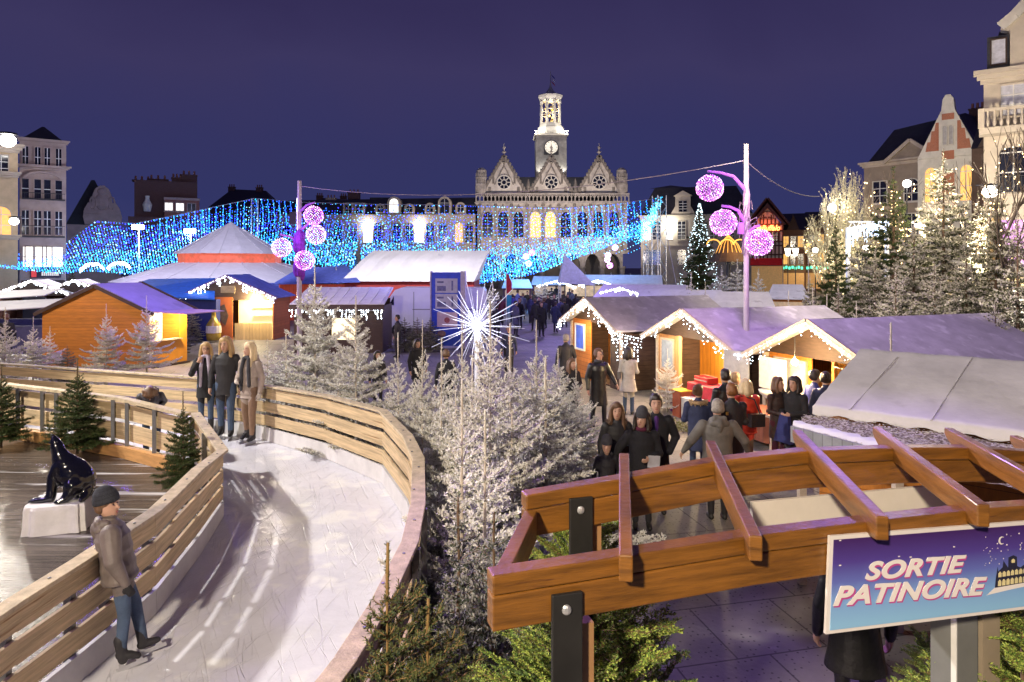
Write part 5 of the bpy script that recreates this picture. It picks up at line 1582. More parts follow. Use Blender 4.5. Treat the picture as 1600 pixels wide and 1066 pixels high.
# ---- dark hut with a snowy flat roof
r = thing('snowy_stall', 'dark stall under a snowy sloping roof with a white icicle fringe', 'market hut', (-7.25, 28.5, 0))
m = MB(); m.box(-1.85, -1.8, 0, 2.2, 0, 1.95); m.box(1.8, 1.85, 0, 2.2, 0, 1.95); m.box(-1.79, 1.79, 2.1, 2.15, 0, 2.2); m.build('wall', DKWOOD, r)
m = MB(); m.box(-1.79, -.35, 0, .05, 0, 2.0); m.box(.75, 1.79, 0, .05, 0, 2.0); m.box(-.35, .75, .001, .05, 1.45, 2.0); m.box(-.35, .75, 0, .05, 0, .55); m.build('front_panel', DKWOOD, r)
m = MB(); m.box(-.35, .75, .3, .34, .5, 1.5); m.build('lit_hatch', glow('hatch_glow', (1, .80, .50), 1.5, True), r)
m = MB(); m.plate((-1.95, -.25, 2.0), (1.95, -.25, 2.0), (1.9, 2.3, 2.62), (-1.9, 2.3, 2.62), .06); ro = m.build('roof', SNOW, r)
m = MB()
for k in range(9):
    x = -1.8 + k * .45; m.tube([(x, -.2, 2.085), (x + .03, 1, 2.38), (x, 2.2, 2.67)], .02, 5)
m.build('roof_fold', SNOW, ro)
m = MB(); m.box(-1.97, 1.97, -.31, -.255, 1.78, 2.03); m.build('fascia', DKWOOD, r)
icicles('icicle_lights', 'white icicle fringe under the snowy sloping stall roof', [[(-9.2, 28.15, 1.80), (-5.3, 28.15, 1.80)]], .12, .46, .027, seed=9, pdrop=.8)

# ---- van and information pillar
VAN = mk('white_van_paint', (.72, .72, .76), .35, .05, 2, coat=.3)
r = thing('van', 'white panel van parked behind the blue information pillar', 'van', (-4.1, 35.0, 0))
side = [(-2.75, .45), (2.75, .45), (2.75, 2.35), (2.6, 2.5), (-1.55, 2.52), (-1.9, 2.40), (-2.45, 1.65), (-2.75, 1.45)]
m = MB(); m.prism(side, 0, 1.9); m.build('body', VAN, r)
m = MB(); m.prism([(-2.2, 1.62), (-1.95, 1.62), (-1.95, 2.1)], -.012, -.003); m.build('window', GLASS, r)
for x in (-1.75, 1.75):
    for y in (-.03, 1.7):
        m = MB()
        vs = [(x + .33 * math.cos(k * .3927), y + j * .22, .33 + .33 * math.sin(k * .3927)) for j in (0, 1) for k in range(16)]
        m.add(vs, [tuple(range(15, -1, -1)), tuple(range(16, 32))] + [(k, (k + 1) % 16, 16 + (k + 1) % 16, 16 + k) for k in range(16)]); w_ = m.build('wheel', mk('tyre', (.02, .02, .02), .8), r)
        m = MB(); vs = [(x + .19 * math.cos(k * .3927), y - .012 if y < 0 else y + .232, .33 + .19 * math.sin(k * .3927)) for k in range(16)]; m.add(vs, [tuple(range(15, -1, -1))]); m.build('rim', ALU, w_)
m = MB(); m.box(-1.0, 2.7, -.012, -.001, 1.38, 1.42); m.box(-.95, -.92, -.012, -.001, .6, 2.3); m.box(.6, .63, -.012, -.001, .6, 2.3); m.build('trim', STEEL, r)
m = MB(); m.box(-2.78, -2.70, .2, .5, .85, 1.05); m.build('headlight', GLASS, r)
r = thing('information_pillar', 'blue information pillar with pale pinned sheets behind the starburst light', 'information panel', (-2.9, 30, 0), -.16)
m = MB(); m.box(-.66, .66, 0, .22, .12, 3.35); m.build('panel', mk('blue_panel', (.03, .07, .62), .4, .15), r)
m = MB(); m.box(-.72, -.661, -.03, .25, 0, 3.4); m.box(.661, .86, -.03, .25, 0, 3.4); m.build('frame', mk('lilac_metal', (.42, .38, .55), .5), r)
for i, (z0, z1) in enumerate(((2.45, 3.08), (1.75, 2.40), (.95, 1.60))):
    m = MB(); m.box(-.48 + .08 * (i == 2), .52, -.014, -.001, z0, z1); s_ = m.build('sheet', mk('sheet_%d' % i, ((.42, .42, .58), (.42, .42, .58), (.55, .42, .56))[i], .5, .12, 5), r)
    m = MB()
    if i < 2:
        m.box(-.40, .0, -.017, -.0145, z0 + .08, z0 + .3); m.box(.25, .33, -.017, -.0145, z0 + .1, z1 - .1); m.box(-.4, -.1, -.017, -.0145, z1 - .2, z1 - .12)
    else:
        m.prism([(.05 + .13 * math.cos(k * .628), z0 + .3 + .13 * math.sin(k * .628)) for k in range(10)], -.017, -.0145)
    m.build('print', mk('print_ink', (.12, .12, .3), .6, .4, 8) if i < 2 else mk('print_red', (.3, .08, .12), .6, .4, 8), s_)
m = MB(); m.prism([(-.2 + .2 * math.cos(k * .628), .65 + .15 * math.sin(k * .628)) for k in range(10)], -.014, -.001); m.build('emblem', mk('print_brown', (.2, .12, .14), .6), r)

# ---- big tents
r = thing('marquee', 'long marquee with a snow white roof over dark red walls', 'tent', (-5.9, 45, 0))
m = MB(); m.box(-5.2, 3.4, .3, 8, 0, 2.75); m.build('wall', mk('dark_red_wall', (.30, .035, .03), .8, .15), r)
m = MB(); N_ = 20; vs = []; fs = []
for j in range(N_ + 1):
    t = j / N_
    for i, (y, z) in enumerate(((-.1, 2.6), (1.0, 3.3), (2.4, 4.1), (3.8, 4.72))):
        f = i / 3; x = lerp(lerp(-5.4, -4.0, f), lerp(3.4, 4.3, f), t)
        vs.append((x, y, z + .05 * math.sin(j * 1.6) * math.sin(i)))
for j in range(N_):
    for i in range(3):
        k = j * 4 + i; fs.append((k, k + 4, k + 5, k + 1))
b0 = len(vs); vs += [(-5.4, 7.7, 2.6), (3.4, 7.7, 2.6)]
fs += [(3, N_ * 4 + 3, b0 + 1, b0), (0, 1, 2, 3, b0), (N_ * 4, b0 + 1, N_ * 4 + 3, N_ * 4 + 2, N_ * 4 + 1)]
m.add(vs, fs); m.build('roof', mk('snowy_roof', (.80, .79, .80), .9, .06, 1.5, (1, .3, 1), bump=.3, bscale=3, speck=((.60, .60, .66), 1.6, .66)), r)
lamp('tent_floodlight', (-6, 37, 7.5), 5200, (1, .96, .9), .4, (-6, 46, 3.5), 80)
r = thing('round_tent', 'two-tier white pagoda tent glowing red inside under the light net', 'tent', (-21.0, 51, 0))
TENTW = mk('tent_canvas', (.60, .58, .66), .7, .08, 2)
def oct_tier(prof, mat, name, ribs=0):
    m = MB(); m.lathe(prof, 16, (0, 0, 0), R(11.25)); return m.build(name, mat, r)
oct_tier([(7.9, 2.5), (5.6, 3.25), (3.7, 3.85)], TENTW, 'lower_roof')
oct_tier([(7.95, 2.1), (7.9, 2.495)], mk('blue_valance', (.10, .14, .55), .8), 'valance')
oct_tier([(3.6, 3.86), (3.6, 4.5)], mk('red_lit_drum', (.35, .05, .04), .6, .6, 2.5, em=(1, .20, .08), ems=.5), 'drum')
oct_tier([(3.9, 4.5), (2.4, 5.4), (.8, 6.4), (.05, 6.9)], TENTW, 'upper_roof')
m = MB()
for k in range(16):
    a = R(11.25 + 22.5 * k); c, s_ = math.cos(a), math.sin(a)
    m.bar((7.92 * c, 7.92 * s_, 2.52), (3.7 * c, 3.7 * s_, 3.87), .08, .04); m.bar((3.92 * c, 3.92 * s_, 4.52), (.8 * c, .8 * s_, 6.42), .06, .04)
m.build('roof_rib', TENTW, r)
for k in range(8):
    a = R(45 * k); m = MB(); m.lathe([(.06, 0), (.06, 2.5)], 8, (7.6 * math.cos(a), 7.6 * math.sin(a), 0)); m.build('pole', ALU, r)
m = MB(); m.lathe([(4.5, .2), (4.5, 2.3)], 16); m.build('inner_stage', mk('dark_violet', (.05, .03, .09), .8), r)
lamp('tent_light', (-21, 42.5, 2.0), 120, (1, .3, .15), .4)
lamp('tent_floodlight', (-17, 38.5, 9.5), 4200, (.86, .86, 1), .4, (-20, 50, 4.5), 80)
r = thing('blue_canopy', 'flat blue canopy roof beyond the pole with pink light balls', 'tent', (-11.8, 45, 0))
m = MB(); m.plate((-3.8, -.5, 2.4), (1.9, -.5, 2.55), (.2, 3, 3.6), (-3.2, 3, 3.4), .06); m.build('roof', mk('blue_canvas', (.09, .13, .50), .75, .2), r)
m = MB(); m.box(-3.7, 1.8, .4, .5, 0, 2.4); m.build('curtain', mk('red_slat_curtain', (.35, .05, .04), .8, .3, 2, planks=(0, 4, .4), em=(1, .15, .05), ems=.12), r)
r = thing('blue_roof_stall', 'stall with a bright blue roof just behind the orange hut', 'market hut', (-16.9, 33, 0))
m = MB(); m.box(-2.0, 2.6, 0, 2.2, 0, 2.0); m.build('wall', mk('navy_cloth', (.02, .03, .14), .8), r)
m = MB(); m.plate((-2.6, -.4, 2.25), (2.7, -.4, 2.0), (1.6, 2.2, 2.95), (-1.8, 2.2, 2.9), .06); m.build('roof', mk('bright_blue_roof', (.03, .20, .75), .6, .15), r)
lamp('blue_floodlight', (-14, 30, 6.5), 420, (.2, .35, 1), .3, (-16.5, 33.5, 2), 80)
# left white stalls
for i, (px, Y, lab) in enumerate(((52, 38, 'white roofed stall with bulb gable nearest the picture edge beyond the orange hut'), (118, 39, 'white roofed stall whose bulb gable peeks over the orange hut roof'))):
    p = U(px, 415, Y)
    r, q = hut('white_stall', lab, (p.x, p.y, 0), R(18), 3.2, 2.4, 2.1, 2.85, SNOW, wallmat=mk('salmon_wood', (.40, .19, .12), .7, .2, 3), over=.3)
    icicles('bulb_chain', ('white bulb chain on the stall gable nearest the picture edge', 'white bulb chain on the gable peeking over the orange hut')[i], [gable_line(r, q)], .13, .2, .075, seed=20 + i)
    m = MB(); m.box(-.5, .6, -.02, .03, .6, 1.9); m.build('hatch', mk('hatch_dark', (.05, .05, .06), .6), r)
for i, (px, py, Y, lab) in enumerate(((20, 462, 33, 'long white awning over a stall at the picture edge'), (15, 480, 29, 'lower white awning over the dark figure by the firs'))):
    p = U(px, py, Y)
    r = thing('awning_stall', lab, 'awning', (p.x, p.y, 0))
    m = MB(); m.plate((-2.6, -.6, p.z - .3), (1.9, -.6, p.z + .0), (1.7, 1.2, p.z + .28), (-2.6, 1.2, p.z + .1), .04); m.build('canvas', WHITECLOTH, r)
    for x in (-2.2, 1.6):
        m = MB(); m.lathe([(.03, 0), (.03, p.z - .12)], 6, (x, 0, 0)); m.build('pole', ALU, r)
    m = MB(); m.box(-2.4, 1.5, .9, 1.0, 0, 1.0); m.build('counter', mk('blue_grey_cloth', (.16, .16, .3), .8), r)

# ---- farther stalls on the other side of the walkway
far = [  # px of ridge middle, Y, width along x, ridge z, eave z, label
    (955, 431, 60, 9.0, 'wide white roofed stall far behind the crowd'), (880, 433, 64, 6.0, 'distant long white stall roof above the crowd'),
    (1000, 447, 40, 5.5, 'lilac snow roofed stall with a lit gable behind the farthest timber hut'), (1060, 456, 31, 4.2, 'pale flat roof directly behind the farthest purple hut'),
    (1160, 460, 27, 2.6, 'dark gabled hut with a snowy slope behind the tall pole'), (1232, 447, 38, 2.2, 'snow roofed stall before the lit shop fronts'), (1110, 462, 44, 2.6, 'small white roofed stall beside the lattice masts'), (808, 438, 62, 2.8, 'tiny white roof left of the distant crowd')]
for i, (px, py, Y, w, lab) in enumerate(far):
    p = U(px, py, Y)
    r = thing('distant_stall', lab, 'market hut', (p.x, p.y, 0), R(-20 if px > 900 else 0))
    zr = p.z; ze = zr - .75; hw = w / 2
    m = MB(); m.box(-hw + .15, hw - .15, .25, 2.2, 0, ze); m.build('wall', (DKWOOD, mk('plum_cloth', (.12, .05, .12), .8), ORANGE)[i % 3], r)
    m = MB(); m.plate((-hw, -.3, ze), (hw, -.3, ze), (hw - .3, 1.4, zr), (-hw + .3, 1.4, zr), .06); m.plate((-hw + .3, 1.4, zr), (hw - .3, 1.4, zr), (hw, 2.6, ze), (-hw, 2.6, ze), .06)
    m.build('roof', SNOW, r)
    m = MB(); m.box(-hw + .3, hw - .3, .2, .249, .9, ze - .15); m.build('lit_counter', mk('dim_lit_goods', (.5, .35, .2), .6, .5, 3, em=(1, .75, .5), ems=.25), r)
for i, (px, Y, y0, lab) in enumerate(((968, 38, 452, 'white bulbs along the gable of the lilac roofed stall'), (935, 58, 440, 'white bulb cluster under the distant wide stall roof'), (870, 61, 441, 'white bulbs under the distant long stall roof'))):
    a, b, c = U(px - 30, y0 + 6, Y), U(px, y0 - 2, Y), U(px + 30, y0 + 8, Y)
    icicles('bulb_chain', lab, [[a, b, c]], .12, .3, .06, seed=30 + i)
for p, e, c in (((7, 50, 5), 700, (.8, .8, 1)), ((2.5, 40, 4.5), 420, (.45, .3, 1)), ((13, 33, 6), 260, (.85, .8, 1)), ((2.5, 30, 6), 420, (.28, .2, 1)), ((-9, 38, 6), 350, (.5, .4, 1)), ((-26, 42, 6), 500, (.8, .7, 1)), ((25, 62, 6), 700, (1, .8, .5)), ((-17, 19.0, 5.2), 900, (1, .80, .55)), ((-11.6, 22.5, 5.6), 620, (.24, .12, 1)), ((-9, 26, 6), 200, (1, .85, .7)), ((14, 24, 7), 420, (1, .86, .62)), ((-4.5, 31.5, 4.2), 130, (.32, .30, 1))):
    lamp('market_fill', p, e * 1.45, c, .4)  # added fill lamps without fixtures, brightening stalls and roofs
# small pyramid canopy and flag-like red and blue banners by the crowd
r = thing('pyramid_canopy', 'pointed lilac canopy top beside the distant crowd', 'tent', U(894, 415, 50) * 1.0)
r.location.z = 0
m = MB(); m.add([(-1.0, -1, 2.4), (1.6, -1, 2.2), (1.2, 1.2, 2.4), (-1.0, 1.2, 2.4), (-.55, 0, 4.5)], [(0, 1, 4), (1, 2, 4), (2, 3, 4), (3, 0, 4)]); m.build('canvas', mk('lilac_canvas', (.45, .45, .68), .8), r)
for x, y in ((-.9, -.9), (1.5, -.9), (1.1, 1.1), (-.9, 1.1)):
    m = MB(); m.lathe([(.04, 0), (.04, 2.38)], 6, (x, y, 0)); m.build('pole', ALU, r)
r = thing('beach_flag', 'tall red and turquoise banner beside the distant crowd', 'banner', (U(791, 415, 40).x, 40, 0))
m = MB(); m.lathe([(.03, 0), (.02, 3.2)], 6); m.build('pole', ALU, r)
m = MB(); m.prism([(.02, 2.0), (.30, 2.1), (.34, 2.6), (.15, 3.1), (.02, 3.2)], -.01, .01); m.build('red_cloth', REDCLOTH, r)
m = MB(); m.prism([(.02, 1.0), (.28, 1.2), (.32, 1.9), (.02, 1.95)], -.01, .01); m.build('blue_cloth', mk('turquoise_cloth', (.03, .35, .55), .7), r)
m = MB(); vs = [(lerp(-3.0, 1.9, i / 10), 32.5 + .05 * math.sin(i), 0) for i in range(11)]
# ---- poles with light balls
PKB = [glow('pink_bulb', (1, .30, .92), 2.6), glow('white_pink_bulb', (1, .78, 1), 3.0), glow('violet_bulb', (.62, .12, 1), 2.4)]
WHB = [glow('pale_pink_bulb', (1, .55, .85), 2.6), glow('pale_white_bulb', (.95, .95, 1), 3.0), glow('violet_bulb', (.62, .12, 1), 2.4)]
FRV = mk('purple_wire', (.25, .08, .35), .5)
def light_ball(name, label, p, rad, mats, n, seed, group=None, frame=True, cat='light ball', b=.011):
    q = random.Random(seed)
    o = thing(name, label, cat, p, 0, group)
    P, mi = [], []
    nlat = max(4, int(n ** .5 * .55))
    for k in range(n):
        z = 1 - 2 * (k + .5) / n; t = k * 2.39996
        rr = math.sqrt(1 - z * z); f = rad * q.uniform(.93, 1.03)
        P.append((f * rr * math.cos(t), f * rr * math.sin(t), f * z)); mi.append(q.choice((0, 0, 1, 1, 2)))
    s_ = inst('bulbs', bulbs_mesh('bulbs', P, [b * q.uniform(.7, 1.3) for _ in P], mats, np.array(mi)), o); s_['kind'] = 'stuff'
    if frame:
        m = MB()
        for k in range(7):
            a = math.pi * k / 7
            m.tube([(rad * .96 * math.cos(t) * math.cos(a), rad * .96 * math.cos(t) * math.sin(a), rad * .96 * math.sin(t)) for t in [i * math.pi / 12 for i in range(25)]], .006, 4, False)
        for z in (-.6, -.25, .1, .45, .75):
            rr = math.sqrt(1 - z * z) * rad * .96
            m.tube([(rr * math.cos(t), rr * math.sin(t), z * rad * .96) for t in [i * math.pi / 12 for i in range(25)]], .006, 4, False)
        m.build('wire_frame', FRV, o)
    return o
POLEW = mk('pale_pole', (.52, .46, .46), .55, .1)
r = thing('light_pole', 'tall pale pole with violet wrapped branches, behind the middle timber hut', 'pole', (U(1166, 415, 16.6).x, 16.6, 0))
m = MB(); m.tube([(0, 0, 0), (0, 0, 6.6)], [.075, .055], 12); m.build('shaft', POLEW, r)
VIO = mk('violet_arm', (.40, .14, .55), .6, .2)
ball1 = [U(1109, 294, 16.3), U(1130, 348, 16.4), U(1186, 379, 16.3)]
px0 = r.location
for c, hz in ((ball1[0], .34), (ball1[1], .36), (ball1[2], .30)):
    c = c - px0; top = c + Vector((0, 0, .32))
    m = MB(); d_ = -1 if c.x < 0 else 1
    m.tube([(0, 0, top.z - .35), (c.x * .35, c.y * .35, top.z - .02), (c.x * .7, c.y * .7, top.z + .06), (c.x * 1.05, c.y * 1.05, top.z + .08)], [.05, .04, .035, .03], 8); m.build('arm', VIO, r)
m = MB(); q = random.Random(5)
for k in range(26):
    a = q.uniform(0, 6.28); z0 = q.uniform(4.2, 5.3)
    m.tube([(.07 * math.cos(a + j * .6), .07 * math.sin(a + j * .6) - .02, z0 + j * .14 - .3) if j else (.1 * math.cos(a), .1 * math.sin(a), z0 - .45) for j in range(5)], .016, 5)
for k in range(22):
    a = q.uniform(0, 6.28); z0 = q.uniform(3.9, 5.2); L_ = q.uniform(.15, .34)
    m.tube([(.06 * math.cos(a), .06 * math.sin(a), z0), (L_ * .8 * math.cos(a), L_ * .5 * math.sin(a), z0 + .1), (L_ * math.cos(a), L_ * .6 * math.sin(a), z0 - .12)], .010, 4)
m.build('wrapped_twigs', mk('grey_violet_bark', (.24, .16, .22), .8, .3), r)
m = MB(); m.cbox((-.15, -.05, 4.55), (.12, .12, .28)); m.build('junction_box', VIO, r)
for i, (c, lab) in enumerate(zip(ball1, ('violet light ball hanging highest on the nearer pole', 'violet light ball hanging left of the nearer pole below another', 'violet light ball hanging lowest beside the half-timbered house'))):
    light_ball('light_ball', lab.replace(' left of', ' in the middle on'), c, .315, PKB, 430, 40 + i, b=.0125)
lamp('ball_glow', ball1[1] + Vector((.3, -.6, 0)), 22, (.6, .2, 1), .3)
lamp('ball_glow', ball1[2] + Vector((-.2, -.6, -.3)), 20, (.6, .2, 1), .3)
r = thing('light_pole', 'tall pale pole with violet cloth and pink balls, near the snowy sloping stall', 'pole', (U(468, 415, 24.2).x, 24.2, 0))
m = MB(); m.tube([(0, 0, 0), (0, 0, 6.65)], [.09, .07], 12); m.build('shaft', POLEW, r)
ball2 = [U(490, 337, 23.9), U(494, 367, 23.9), U(440, 387, 24.0), U(476, 407, 23.8)]
for c in ball2[:3]:
    c = c - r.location; z_ = c.z + .38
    m = MB(); m.tube([(0, 0, z_ - .25), (c.x * .5, c.y * .5, z_), (c.x * 1.1, c.y * 1.1, z_ + .08)], [.05, .04, .03], 8); m.build('arm', VIO, r)
m = MB(); q = random.Random(6)
for k in range(16):
    a = q.uniform(0, 6.28); z0 = q.uniform(3.0, 5.0); m.ball((.1 * math.cos(a), .1 * math.sin(a) - .05, z0), (.12, .12, .30), 7, 5)
m.build('violet_cloth', mk('violet_cloth', (.22, .03, .42), .8, .35, 6), r)
m = MB(); m.box(-.32, -.12, -.12, .1, 5.1, 5.55); m.build('loudspeaker', IRON, r)
m = MB(); m.tube([(-.2, .5, 0), (-.2, .5, 6.1)], .05, 8); m.build('mast', ALU, r)
for i, (c, lab) in enumerate(zip(ball2, ('magenta light ball topmost on the farther pole', 'pale pink light ball just under the magenta one', 'pale pink light ball hanging alone on a side arm', 'violet pink light ball lowest above the snowy stall'))):
    light_ball('light_ball', lab, c, .335, PKB if i in (0, 3) else WHB, 300, 50 + i, b=.0155)
lamp('ball_glow', ball2[1] + Vector((-.6, -.5, 0)), 24, (.7, .3, 1), .3)
for i, (px, py, c, lab) in enumerate(((831, 395, 0, 'tiny pink ball of light before the town hall arcade'), (822, 401, 1, 'tiny white ball of light beside a pink one'), (826, 412, 1, 'tiny white ball of light below its neighbours, left cluster'), (961, 387, 1, 'small white ball of light set apart above a cluster'), (950, 399, 1, 'small white ball topmost in its cluster on a mast'), (949, 406, 1, 'small white ball of light in the middle of a mast cluster'), (953, 415, 0, 'small pinkish ball of light lowest on its mast'))):
    light_ball('small_light_ball', lab.replace(', left cluster', ' by the lit net'), U(px, py, 62), .26, [PKB, WHB][c], 90, 60 + i, 'small light balls before the town hall', False, b=.032)
# ---- overhead cables
def cable(label, a, b, sag, rad=.012):
    m = MB(); n_ = 14
    m.tube([lerp(Vector(a), Vector(b), t / n_) - Vector((0, 0, sag * 4 * (t / n_) * (1 - t / n_))) for t in range(n_ + 1)], rad, 5)
    tag(m.build('cable', mk('cable_grey', (.42, .36, .40), .6)), label, 'cable')
cable('overhead cable stretched from the nearer pole down to the fuzzy tree', U(1166, 252, 16.6), U(1280, 307, 22), .25)
cable('long overhead cable slung between the two pale poles', U(1164, 251, 16.6), U(470, 291, 24.2), .55)
# ---- starburst light
sc_ = U(745, 509, 15)
r = thing('starburst_light', 'white starburst of glowing rods on a post among the frosted firs', 'light', sc_)
m = MB(); m.tube([(0, 0, -sc_.z), (0, 0, 0)], .05, 8); m.build('post', mk('white_post', (.7, .7, .75), .5, em=(.8, .85, 1), ems=.04), r)
m = MB(); m.smooth = True; m.ball((0, 0, 0), .12, 12, 8); m.build('core', glow('star_core', (.9, .93, 1), 1.1), r)
q = random.Random(11)
RODP = mk('clear_rod', (.6, .6, .75), .3, .05, em=(.72, .76, 1), ems=.22)
for k in range(54):
    z = 1 - 2 * (k + .5) / 54; t = k * 2.39996
    d_ = Vector((math.sqrt(1 - z * z) * math.cos(t), math.sqrt(1 - z * z) * math.sin(t), z))
    L_ = q.uniform(.7, 1.25) if z > -.6 else q.uniform(.7, 1.1)
    m = MB(); m.tube([d_ * .1, d_ * L_], [.007, .005], 5); rod = m.build('rod', RODP, r)
    P = [tuple(d_ * (.2 + i * .055) + Vector((q.uniform(-.01, .01),) * 3)) for i in range(int((L_ * .55 - .2) / .065))]
    if P:
        o = inst('bulbs', bulbs_mesh('bulbs', P, .0095, glow('star_bulb', (.85, .90, 1), 4)), rod); o['kind'] = 'stuff'
lamp('starburst_glow', sc_ + Vector((0, -.7, .2)), 60, (.82, .86, 1), .3)
# ---- lattice masts
def mast(label, px, Y, ztop, w, group=None, zb=0):
    p = U(px, 415, Y)
    r = thing('lattice_mast', label, 'mast', (p.x, Y, 0), .4)
    m = MB(); m.box(-w * .8, w * .8, -w * .8, w * .8, 0, .06); m.build('base_plate', STEEL, r)
    c = [(-w / 2, -w / 2), (w / 2, -w / 2), (w / 2, w / 2), (-w / 2, w / 2)]
    for x, y in c:
        m = MB(); m.tube([(x, y, .06), (x, y, ztop)], .045, 6); m.build('chord', ALU, r)
    m = MB(); n_ = int((ztop - .1) / (w * 1.05))
    for i in range(n_):
        za, zb_ = .1 + i * (ztop - .15) / n_, .1 + (i + 1) * (ztop - .15) / n_
        for k in range(4):
            a, b = c[k], c[(k + 1) % 4]
            if (i + k) % 2: a, b = b, a
            m.tube([(a[0], a[1], za), (b[0], b[1], zb_)], .024, 4)
    m.build('bracing', ALU, r)
mast('tall aluminium lattice mast holding the bundled end of the light net', 1030, 66, 10.4, .95)
mast('shorter aluminium lattice mast behind the tall one by the net end', 1012, 74, 6.2, .62)
mast('aluminium lattice mast beside the pagoda tent', 398, 68, 10.3, .6)
mast('distant lattice mast at the middle of the light net', 811, 84, 6.5, .5)
mast('distant lattice mast left of the nearer pink balls, half lost in the net'.replace('left of', 'just behind'), 634, 86, 7.0, .5)
cable('guy rope running from the tall lattice mast to the ground', U(1040, 355, 66), U(1060, 462, 60), 0, .03)
# ---- the blue light net
def interp(tab, x):
    for (a, b), (c, d) in zip(tab, tab[1:]):
        if x <= c:
            return b + (d - b) * (x - a) / (c - a)
    return tab[-1][1]
TOPC = [(-120, 402), (0, 398), (98, 384), (150, 346), (212, 350), (300, 332), (398, 311), (470, 317), (560, 320), (650, 321), (740, 322), (880, 326), (960, 320), (1028, 311)]
BOTC = [(-120, 405), (0, 418), (90, 428), (140, 424), (235, 432), (300, 408), (360, 400), (420, 404), (520, 416), (600, 424), (690, 436), (750, 443), (800, 436), (850, 424), (905, 402), (960, 382), (990, 374), (1028, 345)]
q = random.Random(21)
P, RR, MI = [], [], []
ns = 250
for i in range(ns):
    px = lerp(-60, 1012, (i + .5) / ns)
    t0, b0 = interp(TOPC, px), interp(BOTC, px)
    slant = 26 * math.sin(px * .006 + 1.0) + (30 if px > 560 else 0)
    nb_ = int((b0 - t0) * (.50 if px < 350 else .46)) + 4
    for k in range(nb_):
        t = (k + .5 + q.uniform(-.25, .25)) / nb_
        if px < 330: v = t ** .85
        elif px < 720: v = t ** .62
        else: v = t / .22 * .55 if t < .22 else .55 + .45 * ((t - .22) / .78) ** .8
        # bulbs sit on separate strings: quantise the position along the net
        x_ = px + slant * (v - .5) * .8 + q.gauss(0, .5 if px < 420 else 1.0)
        x_ = max(-60, min(1020, x_))
        t1, b1 = interp(TOPC, x_), interp(BOTC, x_)
        py = t1 + (b1 - t1) * v + q.gauss(0, .5)
        Y = lerp(82, 58, v ** .8) + q.gauss(0, .25)
        if x_ < 330: Y = lerp(66, 54, v ** .8) + q.gauss(0, .2)
        if v < .06: py = t1 + q.random() * 1.5
        P.append(tuple(U(x_, py, Y))); RR.append(.046 * q.uniform(.55, 1.7))
        dense = v > .55
        MI.append(q.choice((0, 0, 0, 1, 1, 3)) if dense else q.choice((0, 1, 1, 1, 2, 2, 3)))
# plumb strings along the upper cables, and loops at the lower hem
for px in list(range(250, 400, 11)) + list(range(400, 470, 9)) + list(range(890, 1025, 10)):
    t1 = interp(TOPC, px); b1 = interp(BOTC, px)
    L_ = (b1 - t1) * q.uniform(.35, .6)
    for k in range(int(L_ / 2.1)):
        P.append(tuple(U(px + (k * .16 if px > 397 else -k * .05) + q.gauss(0, .4), t1 + k * 2.1, 70))); RR.append(.05); MI.append(q.choice((0, 1)))
for px in range(250, 620, 19):
    b1 = interp(BOTC, px)
    for k in range(18):
        a = math.pi * k / 17
        P.append(tuple(U(px + 7 * math.cos(a), b1 + 8 * math.sin(a) * (1 + .4 * math.sin(px)), 56))); RR.append(.045); MI.append(0)
# diagonal strings in front of the town hall
for k in range(16):
    xa, ya = 735 + k * 19, 400
    for j in range(26):
        x_ = xa + j * 4.4; y_ = ya - 4 - j * 1.9 - .02 * j * j
        if 740 < x_ < 1000 and y_ > interp(TOPC, x_) + 4:
            P.append(tuple(U(x_, y_, 74))); RR.append(.05); MI.append(q.choice((0, 1, 3)))
# bundled end under the tall mast
for k in range(420):
    t = q.random(); P.append(tuple(U(lerp(1030, 1001, t) + q.gauss(0, 3 + 3 * t), lerp(314, 378, t) + q.gauss(0, 3), 66.6 + q.gauss(0, .3)))); RR.append(.055); MI.append(q.choice((0, 0, 3)))
NETM = [glow('cyan_bulb', (.04, .55, 1), 3.2), glow('blue_bulb', (.02, .14, 1), 4.0), glow('deep_blue_bulb', (.04, .04, 1), 4), glow('ice_blue_bulb', (.30, .75, 1), 3.2)]
net = thing('light_net', 'vast canopy of blue fairy lights slung across the square before the town hall', 'light net', (0, 0, 0))
o = inst('bulbs', bulbs_mesh('bulbs', P, RR, NETM, np.array(MI)), net); o['kind'] = 'stuff'
for pts, Ys in ((TOPC, 75), ):
    m = MB(); m.tube([U(x, y - 1, 68 if x < 420 else 80) for x, y in pts[1:]], .03, 5); m.build('cable', mk('cable_grey', (.42, .36, .4)), net)
for c in range(8):
    px = 40 + c * 130
    lamp('net_glow', U(px, interp(BOTC, px) - 6, 62), 420, (.10, .34, 1), 1.2)
# strings of light dashing the far trees: winged light figures behind the orange hut
for i, (px, py) in enumerate(((145, 418), (187, 416))):
    a = U(px - 20, py + 3, 48); b = U(px, py - 6, 48); c = U(px + 17, py + 2, 48)
    icicles('light_arch', ('white arch of lights on a post, nearer the picture edge of two', 'white arch of lights on a post beside the pagoda tent')[i], [[a, lerp(a, b, .5) + Vector((0, 0, .15)), b, lerp(b, c, .5) + Vector((0, 0, .15)), c]], .06, .25, .06, seed=70 + i)
for p, lab in ((U(217, 357, 58), 'white floodlight on a mast behind the blue net beside the pagoda tent'), (U(298, 363, 60), 'white floodlight on a mast above the pagoda tent slope')):
    q_ = thing('mast_light', lab, 'lamp', (p.x, p.y, 0))
    m = MB(); m.tube([(0, 0, 0), (0, 0, p.z)], .06, 6); m.build('mast', ALU, q_)
    m = MB(); m.cbox((0, -.15, p.z + .1), (.9, .25, .35)); m.build('lamp_head', glow('flood_head', (.95, .97, 1), 14), q_)
    lamp('mast_lamp', p + Vector((.1, -.7, -.2)), 900, (.9, .92, 1), .3)
